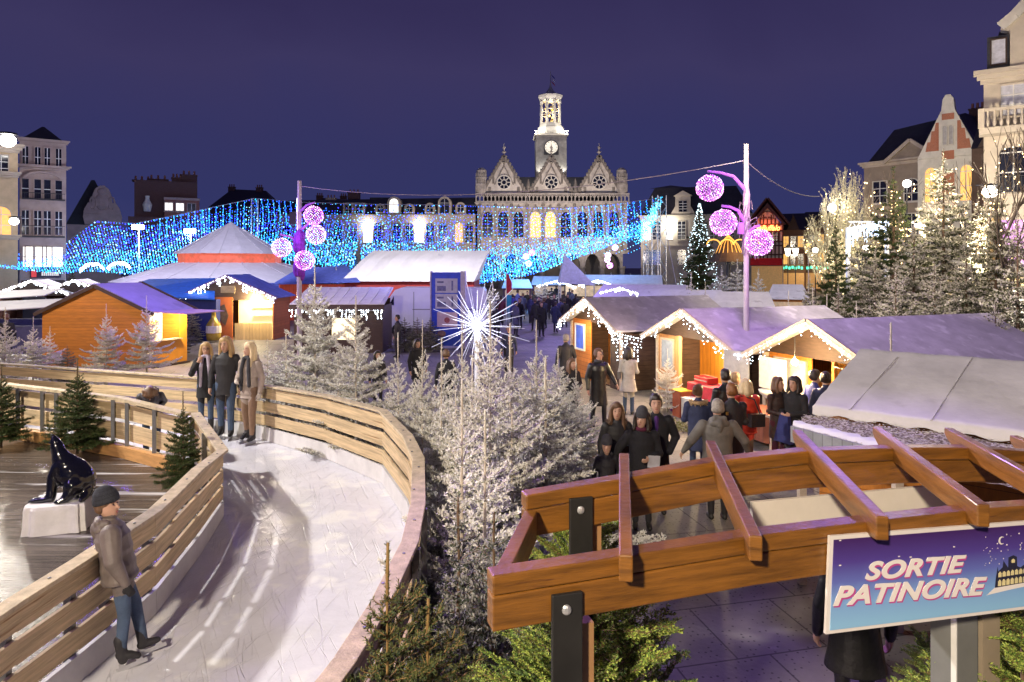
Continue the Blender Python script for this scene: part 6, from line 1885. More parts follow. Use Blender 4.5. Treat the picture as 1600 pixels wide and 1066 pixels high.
# street lamps
for i, (px, py, Y, lab) in enumerate(((1231, 393, 70, 'cast iron lamp with bright lantern before the brown shops'), (1243, 393, 70, 'second lantern of the pair before the brown shops'))):
    p = U(px, py, Y)
    q_ = thing('street_lamp', lab, 'street lamp', (p.x, p.y, 0))
    m = MB(); m.lathe([(.14, 0), (.08, .5), (.05, .7), (.045, p.z - .5)], 8); m.build('post', IRON, q_)
    m = MB(); m.lathe([(.16, p.z - .45), (.32, p.z + .25), (.3, p.z + .3)], 8); m.build('lantern', glow('lantern_glow', (1, .95, .8), 7), q_)
    m = MB(); m.lathe([(.36, p.z + .31), (.12, p.z + .6), (.02, p.z + .75)], 8); m.build('cap', IRON, q_)
    lamp('street_light', p + Vector((0, -.6, .1)), 260, (1, .85, .6), .3)
for px, py, Y, lab in ((1417, 287, 46, 'white globe lamp before the white stepped gable house'), (1353, 387, 40, 'small globe lamp near the lit blue-white gate'), (1274, 391, 60, 'small bright lamp among the firs beyond the street lanterns'), (1300, 325, 44, 'floodlight on a post beneath the fuzzy lit tree')):
    p = U(px, py, Y); q_ = thing('globe_lamp', lab, 'street lamp', (p.x, p.y, 0))
    m = MB(); m.lathe([(.09, 0), (.05, .4), (.04, p.z - .2)], 8); m.build('post', IRON, q_)
    m = MB(); m.smooth = True; m.ball((0, 0, p.z), .26 if Y > 42 else .16, 12, 8); m.build('globe', glow('globe_glow', (1, .97, .9), 9), q_)
    lamp('globe_light', p + Vector((0, -.5, 0)), 240, (1, .93, .78), .3)
p = U(1263, 383, 58); q_ = thing('star_light', 'yellow star shaped light on a thin pole among the firs', 'light', (p.x, p.y, 0))
m = MB(); m.tube([(0, 0, 0), (0, 0, p.z)], .03, 6); m.build('pole', ALU, q_)
m = MB(); m.prism([((.30 if k % 2 else .13) * math.cos(R(36 * k - 18 + 90 + 18 + 18 * 0 - 90 + 54)), p.z + (.30 if k % 2 else .13) * math.sin(R(36 * k + 54))) for k in range(10)], -.06, 0); m.build('star', glow('star_yellow', (1, .65, .2), 2.2), q_)
# merry-go-round canopy of orange light ribs
p = U(1138, 385, 66); q_ = thing('orange_light_canopy', 'glowing orange ribbed canopy of a ride between fir trees and light balls', 'ride', (p.x, p.y, 0))
OG = glow('orange_tube', (1, .45, .08), 1.6)
for k in range(9):
    a = R(-80 + 20 * k); m = MB(); m.tube([(0, 0, p.z + 1.1), (.9 * math.sin(a), -.9 * math.cos(a), p.z + .2), (1.6 * math.sin(a), -1.6 * math.cos(a), p.z - 1.4)], .028, 5); m.build('rib', OG, q_)
for k in range(4):
    x = -1.9 + k * 1.25; m = MB(); m.tube([(x + .62 * math.cos(t), -1.6, p.z + .1 + .5 * math.sin(t)) for t in [math.pi * i / 10 for i in range(11)]], .06, 5); m.build('arch', OG, q_)
m = MB(); m.lathe([(.2, 0), (.15, p.z)], 8); m.build('mast', IRON, q_)
m = MB(); m.lathe([(1.9, p.z - 1.5), (1.0, p.z - .2), (.1, p.z + 1.0)], 16); m.build('canvas', mk('amber_canvas', (.12, .07, .04), .8), q_)
lamp('ride_light', p + Vector((0, -2.2, 0)), 60, (1, .5, .12), .5)
# lit blue-white gate (truss arch with icicles) among the tall firs
p0, p1 = U(1325, 356, 36), U(1385, 345, 36)
q_ = thing('truss_gate', 'aluminium truss gate hung with blue-white icicle lights among the tall firs', 'gate', (p0.x, p0.y, 0))
w_ = (p1 - p0).length
for x in (0, w_):
    m = MB(); m.box(x - .08, x + .08, -.08, .08, 0, p0.z); m.build('post', ALU, q_)
m = MB()
for z in (p0.z, p0.z + .32):
    m.tube([(0, -.05, z), (w_, -.05, z)], .035, 6)
for k in range(10):
    m.tube([(w_ * k / 10, -.05, p0.z + .32 * (k % 2)), (w_ * (k + 1) / 10, -.05, p0.z + .32 * ((k + 1) % 2))], .025, 5)
m.build('beam', ALU, q_)
icicles('icicle_curtain', 'thick blue-white icicle curtain hanging from the truss gate', [[p0 + Vector((0, -.15, -.02)), p1 + Vector((0, -.15, -.02))], [p0 + Vector((0, -.25, -.05)), p1 + Vector((0, -.25, -.05))]], .10, 1.0, .036, [glow('blue_white_bulb', (.55, .72, 1), 4)], 71, pdrop=.8)
lamp('gate_light', lerp(p0, p1, .5) + Vector((0, -1, -.8)), 90, (.75, .85, 1), .4)
# parasol and striped stall at the picture edge
p = U(1556, 448, 24); q_ = thing('closed_parasol', 'folded striped parasol standing before the lit shop at the picture edge', 'parasol', (p.x, p.y, 0))
m = MB(); m.tube([(0, 0, 0), (0, 0, 5.6)], .03, 8); m.build('pole', PALEWOOD, q_)
m = MB(); m.lathe([(.10, 2.6), (.26, 3.0), (.25, 4.0), (.15, 5.2), (.04, 5.5)], 9); m.build('canvas', mk('striped_canvas', (.52, .36, .16), .8, .45, 3, (9, 9, .1)), q_)
r = thing('lit_shop', 'brightly lit cream shop pavilion behind frosted firs at the picture edge', 'shop', (U(1540, 415, 30).x, 30, 0), R(-35))
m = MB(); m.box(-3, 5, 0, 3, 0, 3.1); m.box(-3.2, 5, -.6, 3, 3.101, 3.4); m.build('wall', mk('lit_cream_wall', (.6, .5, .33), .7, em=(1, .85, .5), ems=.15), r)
for k in range(4):
    m = MB(); m.box(-2.6 + k * 1.6, -1.4 + k * 1.6, -.04, -.001, .6, 2.6); m.build('window', LITWW, r)
m = MB(); m.box(.2, 2.0, -.3, -.05, 3.6, 5.6); m.build('violet_screen', glow('violet_screen', (.62, .28, .85), .40), r)
lamp('shop_light', inhut(r, 0, -1.2, 2.4) if False else (U(1540, 415, 30).x - 1, 28.6, 2.4), 260, (1, .84, .5), .3)
# ================================================================ trees
def leafmat(name, c, var=.3, rough=.7):
    m = mk(name, c, rough, var, 3.0)
    m.node_tree.nodes['Principled BSDF'].inputs['Specular IOR Level'].default_value = .25
    return m
FLOCK = leafmat('flocked_needles', (.82, .80, .75), .12)
FLOCKB = leafmat('flocked_stem', (.72, .67, .58), .15)
GREEN = leafmat('green_needles', (.045, .075, .025), .4)
GREY = leafmat('frosted_needles', (.30, .31, .21), .3)
BARK = mk('conifer_bark', (.14, .085, .05), .85, .3, 8, bump=.5, bscale=25)
BARKF = mk('frosted_bark', (.56, .48, .38), .85, .25, 9, bump=.5, bscale=25)
LIME = leafmat('thuja_green', (.36, .44, .09), .35)

def needle_mesh(name, segs, rs, per_m, ln, wd, mats, white, spread=.9, flat=False, rad=.0, fade=0, stem=1.0):
    """segs: (p0, p1, r0, r1). tubes for the stems plus needles round them. white: share of frosted needles"""
    g = np.random.default_rng(rs)
    A = np.array([s[0] for s in segs], np.float64); B = np.array([s[1] for s in segs], np.float64)
    R0 = np.array([s[2] for s in segs]); R1 = np.array([s[3] for s in segs])
    R0 *= stem; R1 *= stem
    D = B - A; Ln = np.linalg.norm(D, axis=1); Ln[Ln < 1e-6] = 1e-6
    D /= Ln[:, None]
    up = np.tile(np.array([0, 0, 1.0]), (len(A), 1)); up[np.abs(D[:, 2]) > .9] = (1, 0, 0)
    X = np.cross(D, up); X /= np.linalg.norm(X, axis=1)[:, None]; Z = np.cross(X, D)
    # stems: three-sided tubes
    ang = np.array([0, 2.0944, 4.18879])
    ring = np.cos(ang)[None, :, None] * X[:, None] + np.sin(ang)[None, :, None] * Z[:, None]
    V = np.concatenate([A[:, None] + ring * R0[:, None, None], B[:, None] + ring * R1[:, None, None]], 1)
    q = np.array([(0, 1, 4), (0, 4, 3), (1, 2, 5), (1, 5, 4), (2, 0, 3), (2, 3, 5)])
    T = (q[None] + (np.arange(len(A)) * 6)[:, None, None]).reshape(-1, 3)
    V = V.reshape(-1, 3)
    mi = np.full(len(T), 2)
    # needles
    zz_ = (A[:, 2] + B[:, 2]) / 2
    zm = zz_.max()
    cnt = np.maximum(0, g.poisson(Ln * per_m * (np.interp(zz_ / zm, [0, .42, .62, .8, 1], [1, 1, .8, .5, .35]) if fade else 1)))
    idx = np.repeat(np.arange(len(A)), cnt)
    n = len(idx)
    t = g.random(n)
    P = A[idx] + D[idx] * (Ln[idx] * t)[:, None]
    a = g.random(n) * 2 * np.pi
    if flat:
        a = np.where(g.random(n) < .5, 0, np.pi) + g.normal(0, .35, n)
    side = np.cos(a)[:, None] * X[idx] + np.sin(a)[:, None] * Z[idx]
    fw = g.uniform(.25, 1.0, n)
    d = side * spread + D[idx] * fw[:, None] + np.array([0, 0, .12])
    d /= np.linalg.norm(d, axis=1)[:, None]
    L_ = ln * g.uniform(.65, 1.2, n)
    w = np.cross(d, g.normal(size=(n, 3))); w /= np.linalg.norm(w, axis=1)[:, None] + 1e-9
    w *= (wd * g.uniform(.7, 1.3, n) / 2)[:, None]
    base = P + side * rad
    tip = base + d * L_[:, None]
    mid = base + d * (L_ * .6)[:, None]
    NV = np.stack([base - w * .5, base + w * .5, mid + w, tip, mid - w], 1).reshape(-1, 3)
    NT = (np.array([(0, 1, 2), (0, 2, 4), (4, 2, 3)])[None] + (np.arange(n) * 5)[:, None, None]).reshape(-1, 3) + len(V)
    wh = g.random(n) < np.clip(white + .35 * d[:, 2], 0, 1)
    NM = np.repeat(np.where(wh, 1, 0), 3)
    return np_mesh(name, np.concatenate([V, NV]), np.concatenate([T, NT]), mats, np.concatenate([mi, NM]))

def conifer(seed, h, rad, whorls, nbr, leader, twig=.10, droop=.12, upt=.35, z0=.12, sub=True, jitter=.2, power=.85, twl=.34, edge=0):
    """segments of a conifer: branch whorls with side twigs; returns (trunk points, segs)"""
    q = random.Random(seed)
    segs = []
    for i in range(whorls):
        f = i / (whorls - 1)
        z = h * (z0 + (1 - z0) * (f ** .92)) - leader * f
        n = max(3, int(nbr * (1 - .35 * f) + .5))
        for k in range(n):
            ph = 2 * math.pi * (k + q.uniform(-.3, .3)) / n + i * 1.3
            L_ = rad * ((1 - f) ** power * .92 + .10) * q.uniform(1 - jitter * 1.3, 1 + jitter * .6)
            if q.random() < .07: L_ *= 1.25
            if edge and math.cos(ph) < .25: L_ *= lerp(1, edge, min(1, (.25 - math.cos(ph)) / .6))
            el0 = lerp(-.05, .75, f ** 1.3) + q.uniform(-.12, .12)
            p = Vector((0, 0, z + q.uniform(-.03, .03) * h * .3))
            ns = max(4, int(L_ / .12))
            st = L_ / ns
            pts = [p.copy()]
            for s in range(ns):
                u = s / ns
                el = el0 - droop * math.sin(math.pi * min(1, u * 1.2)) + upt * u * u
                ph += q.uniform(-.06, .06)
                p = p + Vector((math.cos(ph) * math.cos(el), math.sin(ph) * math.cos(el), math.sin(el))) * st
                pts.append(p.copy())
            r0 = .004 + .011 * (1 - f) * L_
            for s in range(ns):
                segs.append((pts[s], pts[s + 1], lerp(r0, .003, s / ns), lerp(r0, .003, (s + 1) / ns)))
            # side twigs in the plane of the branch
            dist = twig * 1.2; acc = 0
            while dist < L_ * .97:
                u = dist / L_; s = min(ns - 1, int(u * ns)); b = lerp(pts[s], pts[s + 1], u * ns - s)
                d = (pts[s + 1] - pts[s]).normalized(); sd = d.cross(Vector((0, 0, 1)))
                if sd.length > .01:
                    sd.normalize()
                    for sg in (-1, 1):
                        tl = (twl * L_ * (1 - u) ** .7 + .05) * q.uniform(.65, 1.15)
                        dd = (d * .75 + sd * sg * .85 + Vector((0, 0, q.uniform(-.18, .28)))).normalized()
                        e = b + dd * tl * .55; e2 = e + (dd + d * .3 + Vector((0, 0, .10))).normalized() * tl * .45
                        segs.append((b, e, .0035, .003)); segs.append((e, e2, .003, .002))
                        if sub and tl > .16:
                            for uu in (.35, .62):
                                bb = lerp(b, e2, uu)
                                for s2 in (-1, 1):
                                    d2 = (dd * .8 + sd * s2 * .5 + d * .35 + Vector((0, 0, q.uniform(-.1, .3)))).normalized()
                                    segs.append((bb, bb + d2 * tl * .36, .003, .002))
                dist += twig * q.uniform(.8, 1.25)
    # leader
    segs.append((Vector((0, 0, h - leader)), Vector((0, 0, h)), .008, .005))
    return segs
def trunk_mesh(name, h, r, leader, mat, tr=.010):
    m = MB(); m.smooth = True
    q = random.Random(int(h * 100))
    m.tube([(q.uniform(-.006, .006) * h * .4, q.uniform(-.006, .006) * h * .4, h * t) for t in (0, .2, .4, .6, .8, (h - leader * .5) / h, 1)], [r, r * .82, r * .62, r * .42, r * .25, tr, tr * .6], 8)
    return m.mesh(name, mat)
PROTO = {}
def proto(key, seed, h, rad, whorls, nbr, leader, per_m, ln, wd, mats, white, bark, r=.035, fade=0, stem=1.0, **k):
    sg = conifer(seed, h, rad, whorls, nbr, leader, **k)
    PROTO[key] = (h, trunk_mesh('trunk', h, r, leader, bark), needle_mesh('crown', sg, seed, per_m, ln, wd, mats, white, fade=fade, stem=stem))
FM = [GREY, FLOCK, FLOCKB]
proto('flock_a', 1, 3.2, 1.10, 16, 7, .45, 240, .034, .0125, FM, .80, BARKF, twig=.085, fade=1, stem=1.7, jitter=.38, upt=.55, droop=.05)
proto('flock_b', 2, 2.9, 1.0, 13, 7, .60, 240, .034, .0125, FM, .84, BARKF, twig=.10, upt=.85, fade=1, stem=1.8, jitter=.4, droop=.02)
proto('flock_c', 3, 2.5, 1.05, 11, 7, .40, 220, .034, .0125, FM, .80, BARKF, twig=.09, upt=.6, fade=1, stem=1.6, jitter=.55)
proto('flock_dark', 4, 2.2, .95, 12, 7, .25, 230, .034, .011, [leafmat('shaded_green', (.07, .085, .06), .3), leafmat('dim_frost', (.33, .32, .31), .2), BARK], .45, BARK, twig=.085, droop=.35, upt=.2)  # dim needle tones; shade at the thicket foot is put into the colour
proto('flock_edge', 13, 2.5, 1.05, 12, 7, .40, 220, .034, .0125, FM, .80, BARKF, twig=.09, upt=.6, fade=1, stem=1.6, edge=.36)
proto('dark_edge', 14, 2.2, .95, 13, 7, .25, 230, .034, .011, [leafmat('shaded_green', (.07, .085, .06)), leafmat('dim_frost', (.33, .32, .31)), BARK], .5, BARK, twig=.085, droop=.3, upt=.25, edge=.30)
proto('green_small', 5, 1.3, .46, 13, 8, .30, 420, .024, .006, [GREEN, leafmat('green_needles_light', (.09, .12, .04), .35), BARK], .25, BARK, twig=.05, r=.018)
proto('green_near', 6, 2.3, .85, 17, 7, .30, 420, .024, .0050, [leafmat('near_green', (.06, .085, .03), .35), leafmat('near_yellow_green', (.14, .15, .05), .3), mk('tan_shoot', (.28, .17, .06), .8)], .30, mk('tan_shoot', (.28, .17, .06)), twig=.075, upt=.75, r=.020, power=.6, edge=.42)
proto('spruce_snow', 7, 7.4, 1.75, 32, 7, .7, 50, .10, .030, [leafmat('olive_needles', (.075, .085, .035), .35), leafmat('snowy_needles', (.62, .58, .48), .2), BARKF], .46, BARK, twig=.20, droop=.5, upt=.4, r=.10, z0=.04, jitter=.55)
proto('spruce_frost', 8, 5.6, 1.75, 25, 7, .6, 52, .10, .030, [leafmat('olive_needles', (.075, .085, .035)), leafmat('snowy_needles', (.5, .47, .4)), BARKF], .55, BARK, twig=.19, droop=.4, upt=.45, r=.09, z0=.04, jitter=.55)
proto('spruce_green', 9, 6.6, 1.45, 28, 7, .6, 54, .10, .032, [leafmat('dark_olive', (.045, .07, .025), .4), leafmat('mid_olive', (.11, .13, .05), .3), BARK], .3, BARK, twig=.20, droop=.45, upt=.4, r=.10, z0=.04, jitter=.55)
proto('flock_far', 10, 2.6, .85, 10, 6, .5, 70, .06, .022, FM, .7, BARKF, twig=.13, upt=.6)
def tree(key, label, x, y, h, rz=None, group=None, cat='fir tree', name='fir_tree', wide=1.0, lean=(0, 0), z=0):
    hh, tm, cm = PROTO[key]
    s = h / hh
    r = thing(name, label, cat, (x, y, z), rnd.uniform(0, 6.28) if rz is None else rz, group)
    r.rotation_euler.x, r.rotation_euler.y = lean
    r.scale = (s * wide, s * wide, s)
    inst('trunk', tm, r); inst('crown', cm, r)
    return r
def treepx(key, label, px, top, Y, **k):
    p = U(px, top, Y); z = k.get('z', 0)
    return tree(key, label, p.x, Y, p.z - z, **k)
# frosted firs between the ice and the walkway
GRP = 'white flocked firs beside the ice rink'
for key, px, top, Y, wd, lab in (
    ('flock_a', 766, 470, 6.7, .85, 'tallest white flocked fir, brown leader shoot crossing the starburst light'),
    ('flock_edge', 722, 592, 5.9, 1.0, 'white flocked fir nearest the bend of the boarding, trunk bare near its top'),
    ('flock_b', 797, 505, 8.0, 1.2, 'white flocked fir with straight leader just behind the tallest one'),
    ('flock_c', 852, 560, 8.2, 1.25, 'broad white flocked fir spreading toward the man in the long leather coat'),
    ('flock_b', 838, 500, 9.6, 1.0, 'slender white flocked fir with a long bare shoot, left of the crowd walkway'.replace('left of', 'edging')),
    ('flock_a', 872, 545, 10.3, 1.05, 'white flocked fir at the far end of the thicket by the walkway'),
    ('flock_b', 660, 500, 9.8, .62, 'white flocked fir with upswept arms before the white van'),
    ('flock_b', 622, 520, 10.6, .8, 'thin white flocked fir behind the boarding bend, below the white van'),
    ('flock_a', 556, 462, 11.6, 1.0, 'white flocked fir before the lit hatch of the snowy stall'),
    ('flock_a', 492, 415, 13.2, 1.0, 'white flocked fir with a long leader beside the pole of pink balls'),
    ('flock_c', 447, 515, 13.4, 1.1, 'bushy grey frosted fir just beside the girl in the beige jacket'),
    ('flock_c', 418, 530, 15.0, 1.0, 'small frosted fir before the yellow lit hut counter'),
    ('flock_edge', 690, 528, 8.9, .8, 'white flocked fir under the blue information pillar'),
    ('flock_b', 722, 505, 9.4, .85, 'narrow white flocked fir directly beneath the starburst light'),
    ('flock_edge', 712, 610, 7.5, .9, 'low white flocked fir pressed against the outer boarding'),
    ('flock_edge', 758, 640, 5.3, 1.0, 'front white flocked fir just left of the pergola end'.replace('left of', 'before')),
    ('flock_c', 528, 560, 12.2, .95, 'low frosted fir behind the boarding between two taller ones'),
    ('flock_b', 900, 560, 11.3, .9, 'last frosted fir of the thicket beside the leather coat man'),
    ('flock_c', 800, 640, 6.6, 1.0, 'low white flocked fir filling the gap behind the pergola end'),
    ('flock_b', 738, 555, 7.6, .8, 'thin white flocked fir inside the thicket behind the tallest fir')):
    treepx(key, lab, px, top, Y, group=GRP, wide=wd, rz=0 if 'edge' in key else None)
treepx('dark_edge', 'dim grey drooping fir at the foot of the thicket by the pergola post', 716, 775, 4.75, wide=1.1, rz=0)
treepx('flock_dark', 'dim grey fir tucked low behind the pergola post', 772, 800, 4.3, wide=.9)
treepx('green_near', 'dark green young fir with tan shoots by the near end of the boarding', 605, 848, 3.42, wide=1.0, rz=0)
treepx('green_near', 'low dark green fir crowding the foot of the near boarding', 668, 935, 3.4, wide=1.15, rz=0)
# potted firs on the seal deck
for px, top, y, h_, lab in ((121, 560, 10.55, 0, 'dark green fir in front of the grey posted deck railing'), (2, 570, 10.9, 0, 'dark green fir cut by the picture edge at the deck railing'), (286, 612, 8.75, 0, 'dark green fir in the corner where railing meets boarding')):
    treepx('green_small', lab, px, top, y, group='green firs on the seal deck', z=ZD + .02, wide=.75 if px == 286 else 1.0)
for px, lab in ((632, 'dark blue grey clipped fir at the foot of the white van'), (652, 'second dark blue grey fir at the foot of the van, near the pillar'), (672, 'dark blue grey fir touching the blue information pillar')):
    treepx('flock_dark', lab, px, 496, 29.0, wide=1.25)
# firs round the orange hut
for key, px, top, Y, lab in (('flock_b', 166, 475, 22.6, 'frosted fir with a bare shoot at the middle of the orange hut wall'), ('flock_b', 229, 462, 22.8, 'frosted fir at the lit corner of the orange hut'), ('flock_c', 78, 510, 22.0, 'grey frosted fir at the far corner of the orange hut wall'),
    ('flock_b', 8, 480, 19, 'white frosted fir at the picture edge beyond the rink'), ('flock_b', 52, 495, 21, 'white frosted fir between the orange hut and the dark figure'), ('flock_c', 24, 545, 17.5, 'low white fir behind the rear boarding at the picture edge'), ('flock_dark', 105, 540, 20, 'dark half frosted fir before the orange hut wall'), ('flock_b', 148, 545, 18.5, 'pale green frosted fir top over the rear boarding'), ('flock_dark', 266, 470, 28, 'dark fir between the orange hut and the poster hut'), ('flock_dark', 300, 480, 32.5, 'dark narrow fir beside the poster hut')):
    treepx(key, lab, px, top, Y, wide=1.0)
# tall firs behind the timber huts
TG = 'tall firs behind the timber huts'
for key, px, top, Y, wd, lab in (
    ('spruce_green', 1306, 338, 27, .85, 'tall dark green fir standing before the truss gate'),
    ('spruce_green', 1396, 262, 29, 1.1, 'tall green fir before the pediment house'),
    ('spruce_snow', 1474, 232, 25, 1.05, 'tallest snowy fir before the white stepped gable house'),
    ('spruce_frost', 1368, 388, 23, 1.15, 'broad frosted fir under the blue-white icicle gate'),
    ('spruce_frost', 1428, 345, 21.5, 1.15, 'frosted fir just behind the nearest hut roof ridge'),
    ('spruce_snow', 1510, 345, 20, 1.0, 'snowy fir in shade before the dark brown house'),
    ('spruce_snow', 1590, 330, 16.5, 1.0, 'snowy fir at the picture edge over the tarpaulin roof'),
    ('spruce_frost', 1460, 410, 18.6, 1.0, 'shorter frosted fir at the end of the nearest hut roof'),
    ('spruce_frost', 1555, 470, 14.6, 1.0, 'low frosted fir before the lit shop behind the tarpaulin'),
    ('spruce_green', 1345, 420, 25, 1.0, 'dark green fir half hidden behind frosted ones'),
    ('spruce_frost', 1265, 430, 24, .9, 'frosted fir next to the snow roofed stall and shops'),
    ('spruce_frost', 1310, 445, 21.5, .9, 'low frosted fir over the middle hut roof end'),
    ('spruce_snow', 1442, 300, 30, .8, 'slim snowy fir between the pediment house and the stepped gable'),
    ('spruce_frost', 1352, 352, 31, .9, 'slim frosted fir beside the floodlit hazy tree'),
    ('spruce_snow', 1556, 265, 23, .8, 'slim tall fir half bare before the ornate house balcony'),
    ('spruce_frost', 1400, 420, 18.5, 1.0, 'frosted fir low over the middle of the nearest hut roof'),
    ('spruce_snow', 1528, 300, 27, .9, 'snowy fir against the ornate cream house')):
    treepx(key, lab, px, top, Y, group=TG, wide=wd)
for px, top, Y, lab in ((1232, 455, 22, 'thin flocked fir nearest the tall pole behind the middle hut'), (1270, 450, 20.5, 'thin flocked fir with bare shoot over the middle hut ridge'), (1292, 460, 19.5, 'thin flocked fir second over the middle hut ridge'), (1338, 470, 19, 'thin flocked fir at the end of the middle hut ridge'), (1080, 425, 32, 'flocked fir with a forked top behind the farthest timber hut'), (1102, 440, 30, 'pink tinged flocked fir beside the farthest hut ridge'), (1392, 505, 9.6, 'thin frosted twig standing over the tarpaulin ridge'), (1043, 545, 17.0, 'small frosted fir by the stall table')):
    treepx('flock_b' if Y < 25 else 'flock_far', lab, px, top, Y, group='thin flocked firs among the huts')
for px, top, Y, wd, lab in ((1128, 415, 46, 1.5, 'frosted fir under the orange ride canopy'), (1152, 405, 50, 1.3, 'green grey fir just behind the violet pole balls'), (1185, 420, 44, 1.3, 'frosted fir before the timbered house'), (1075, 430, 58, 1.4, 'dim fir beside the lattice mast foot'), (848, 435, 52, 1.6, 'round frosted bush like fir amid the distant crowd'), (955, 425, 70, 1.5, 'distant bare topped fir before the town hall arches'), (985, 428, 66, 1.4, 'distant fir close to the lattice masts'), (915, 425, 72, 1.5, 'distant fir behind the pointed canopy'), (545, 408, 48, 1.3, 'small green fir at the corner of the snow roofed marquee'), (525, 415, 47, 1.0, 'small dim fir beside the blue canopy'), (113, 420, 46, 1.2, 'dark fir beneath the arches of light'), (770, 440, 44, 1.2, 'distant frosted fir beside the banner')):
    treepx('flock_far' if px not in (545, 113, 1075) else 'spruce_green', lab, px, top, Y, wide=wd)
lamp('fir_fill', (4.5, 12.5, 8.5), 3600, (1, .88, .66), .4, (14.5, 24, 4), 75)  # added warm spot brightening the tall firs, no fixture stands here
# the lit christmas tree
p = U(1093, 318, 80)
r = tree('spruce_green', 'tall dark christmas tree wrapped in white lights by the mansard house', p.x, 80, p.z, 1.0, name='christmas_tree', cat='christmas tree', wide=1.05)
q = random.Random(9)
P = []
hh = PROTO['spruce_green'][0]
for k in range(330):
    t = q.random() ** .8
    a = k * .13 + t * 9
    rr = (1.5 * (1 - t) + .05) * q.uniform(.85, 1.05)
    P.append((rr * math.cos(a), rr * math.sin(a), hh * (.05 + .95 * t)))
o = inst('bulbs', bulbs_mesh('bulbs', P, .030, glow('tree_bulb', (.70, .92, 1), 4)), r); o['kind'] = 'stuff'
# the big fuzzy floodlit tree and the bare tree at the picture edge
def bare_tree(seed, h, n, spread, up, depth=3, r0=.12):
    q = random.Random(seed); segs = []
    def grow(p, d, L_, r, k):
        n_ = 4
        for s in range(n_):
            d = (d + Vector((q.uniform(-.12, .12), q.uniform(-.12, .12), up * .08))).normalized()
            e = p + d * L_ / n_
            segs.append((p, e, r * (1 - s / n_ * .4), r * (1 - (s + 1) / n_ * .4))); p = e
            if k > 0 and s >= 1:
                for _ in range(n):
                    a = q.uniform(0, 6.28); t = Vector((math.cos(a), math.sin(a), 0))
                    grow(p, (d * 1.0 + t * spread * q.uniform(.5, 1.1) + Vector((0, 0, up * .3))).normalized(), L_ * q.uniform(.45, .62), r * .5, k - 1)
    grow(Vector((0, 0, 0)), Vector((0, 0, 1)), h * .55, r0, depth)
    return segs
def add_tree_mesh(label, p, segs, per_m, ln, wd, mats, white, h=1, cat='tree', name='bare_tree', bulbs=None, seed=1):
    r = thing(name, label, cat, (p[0], p[1], 0))
    m = MB(); m.smooth = True; m.tube([segs[0][0], segs[0][1], segs[1][1]], [segs[0][2] * 1.15, segs[0][2], segs[1][2]], 8); m.build('trunk', mats[2], r)
    inst('crown', needle_mesh('crown', segs[1:], seed, per_m, ln, wd, mats, white, .5), r)
    if bulbs:
        q = random.Random(seed); P = []
        for _ in range(bulbs[0]):
            s = q.choice(segs[8:]); P.append(tuple(lerp(Vector(s[0]), Vector(s[1]), q.random()) + Vector((q.uniform(-.05, .05), q.uniform(-.05, .05), 0))))
        o = inst('bulbs', bulbs_mesh('bulbs', P, bulbs[1], BULBY), r); o['kind'] = 'stuff'
    return r
p = U(1318, 415, 44)
zt = U(1318, 258, 44).z
sg = []
q = random.Random(4)
for k in range(150):                                     # upright hazy twigs of a fastigiate tree
    a = q.uniform(0, 6.28); rr = 2.7 * q.random() ** .6
    zb_ = q.uniform(1.0, 4.0); ht = zt * (1 - (rr / 3.1) ** 1.6 * .62) * q.uniform(.80, 1.0)
    b = Vector((.35 * rr * math.cos(a), .35 * rr * math.sin(a), zb_)); n_ = 7; pr = b
    for s in range(1, n_ + 1):
        t = s / n_
        e = Vector((lerp(.35, 1.0, t ** .8) * rr * math.cos(a) + q.uniform(-.1, .1), lerp(.35, 1.0, t ** .8) * rr * math.sin(a) + q.uniform(-.1, .1), lerp(zb_, ht, t)))
        sg.append((pr, e, .022 * (1 - t) + .008, .022 * (1 - t) + .006))
        for _ in range(2):
            d = Vector((q.uniform(-.5, .5), q.uniform(-.5, .5), 1)).normalized(); sg.append((lerp(pr, e, q.random()), lerp(pr, e, .5) + d * q.uniform(.4, .9), .008, .005))
        pr = e
sg = [(Vector((0, 0, 0)), Vector((0, 0, 1.2)), .2, .18), (Vector((0, 0, 1.2)), Vector((0, 0, 3)), .18, .12)] + sg
add_tree_mesh('big hazy floodlit tree sprinkled with warm bulbs behind the dark green fir', p, sg, 26, .10, .022, [leafmat('hazy_twig', (.36, .33, .18), .2), leafmat('hazy_twig_pale', (.52, .48, .34), .2), mk('pale_bark', (.36, .31, .22), .85)], .5, cat='tree', name='floodlit_tree', bulbs=(230, .042), seed=3)
lamp('tree_floodlight', (p.x - 2.2, p.y - 5, 1.0), 2600, (1, .93, .68), .3, (p.x, p.y, 7), 70)
for px, Y, ztop, sd, lab in ((1572, 20.5, 185, 5, 'bare tree with warm bulb strings before the ornate house'), (1420, 40, 262, 8, 'bare twiggy tree with warm bulbs before the pediment house'), (1535, 30, 250, 9, 'slim bare tree with a few warm bulbs beside the oblong wall lamp')):
    h_ = U(px, ztop, Y).z
    sg = bare_tree(sd, h_ * 1.05, 2, .75, .9, 3, .09)
    zt_ = max(max(a[2], b[2]) for a, b, _, _ in sg); f = h_ / zt_
    sg = [(Vector(a) * f, Vector(b) * f, r0 * .8 + .003, r1 * .8 + .003) for a, b, r0, r1 in sg]
    pp = U(px, 415, Y)
    add_tree_mesh(lab, pp, sg, 2, .05, .012, [BARK, mk('grey_bark', (.16, .12, .09), .85), mk('grey_bark', (.16, .12, .09))], .5, bulbs=(70 if Y < 25 else 110, .022 if Y < 25 else .045), seed=sd)
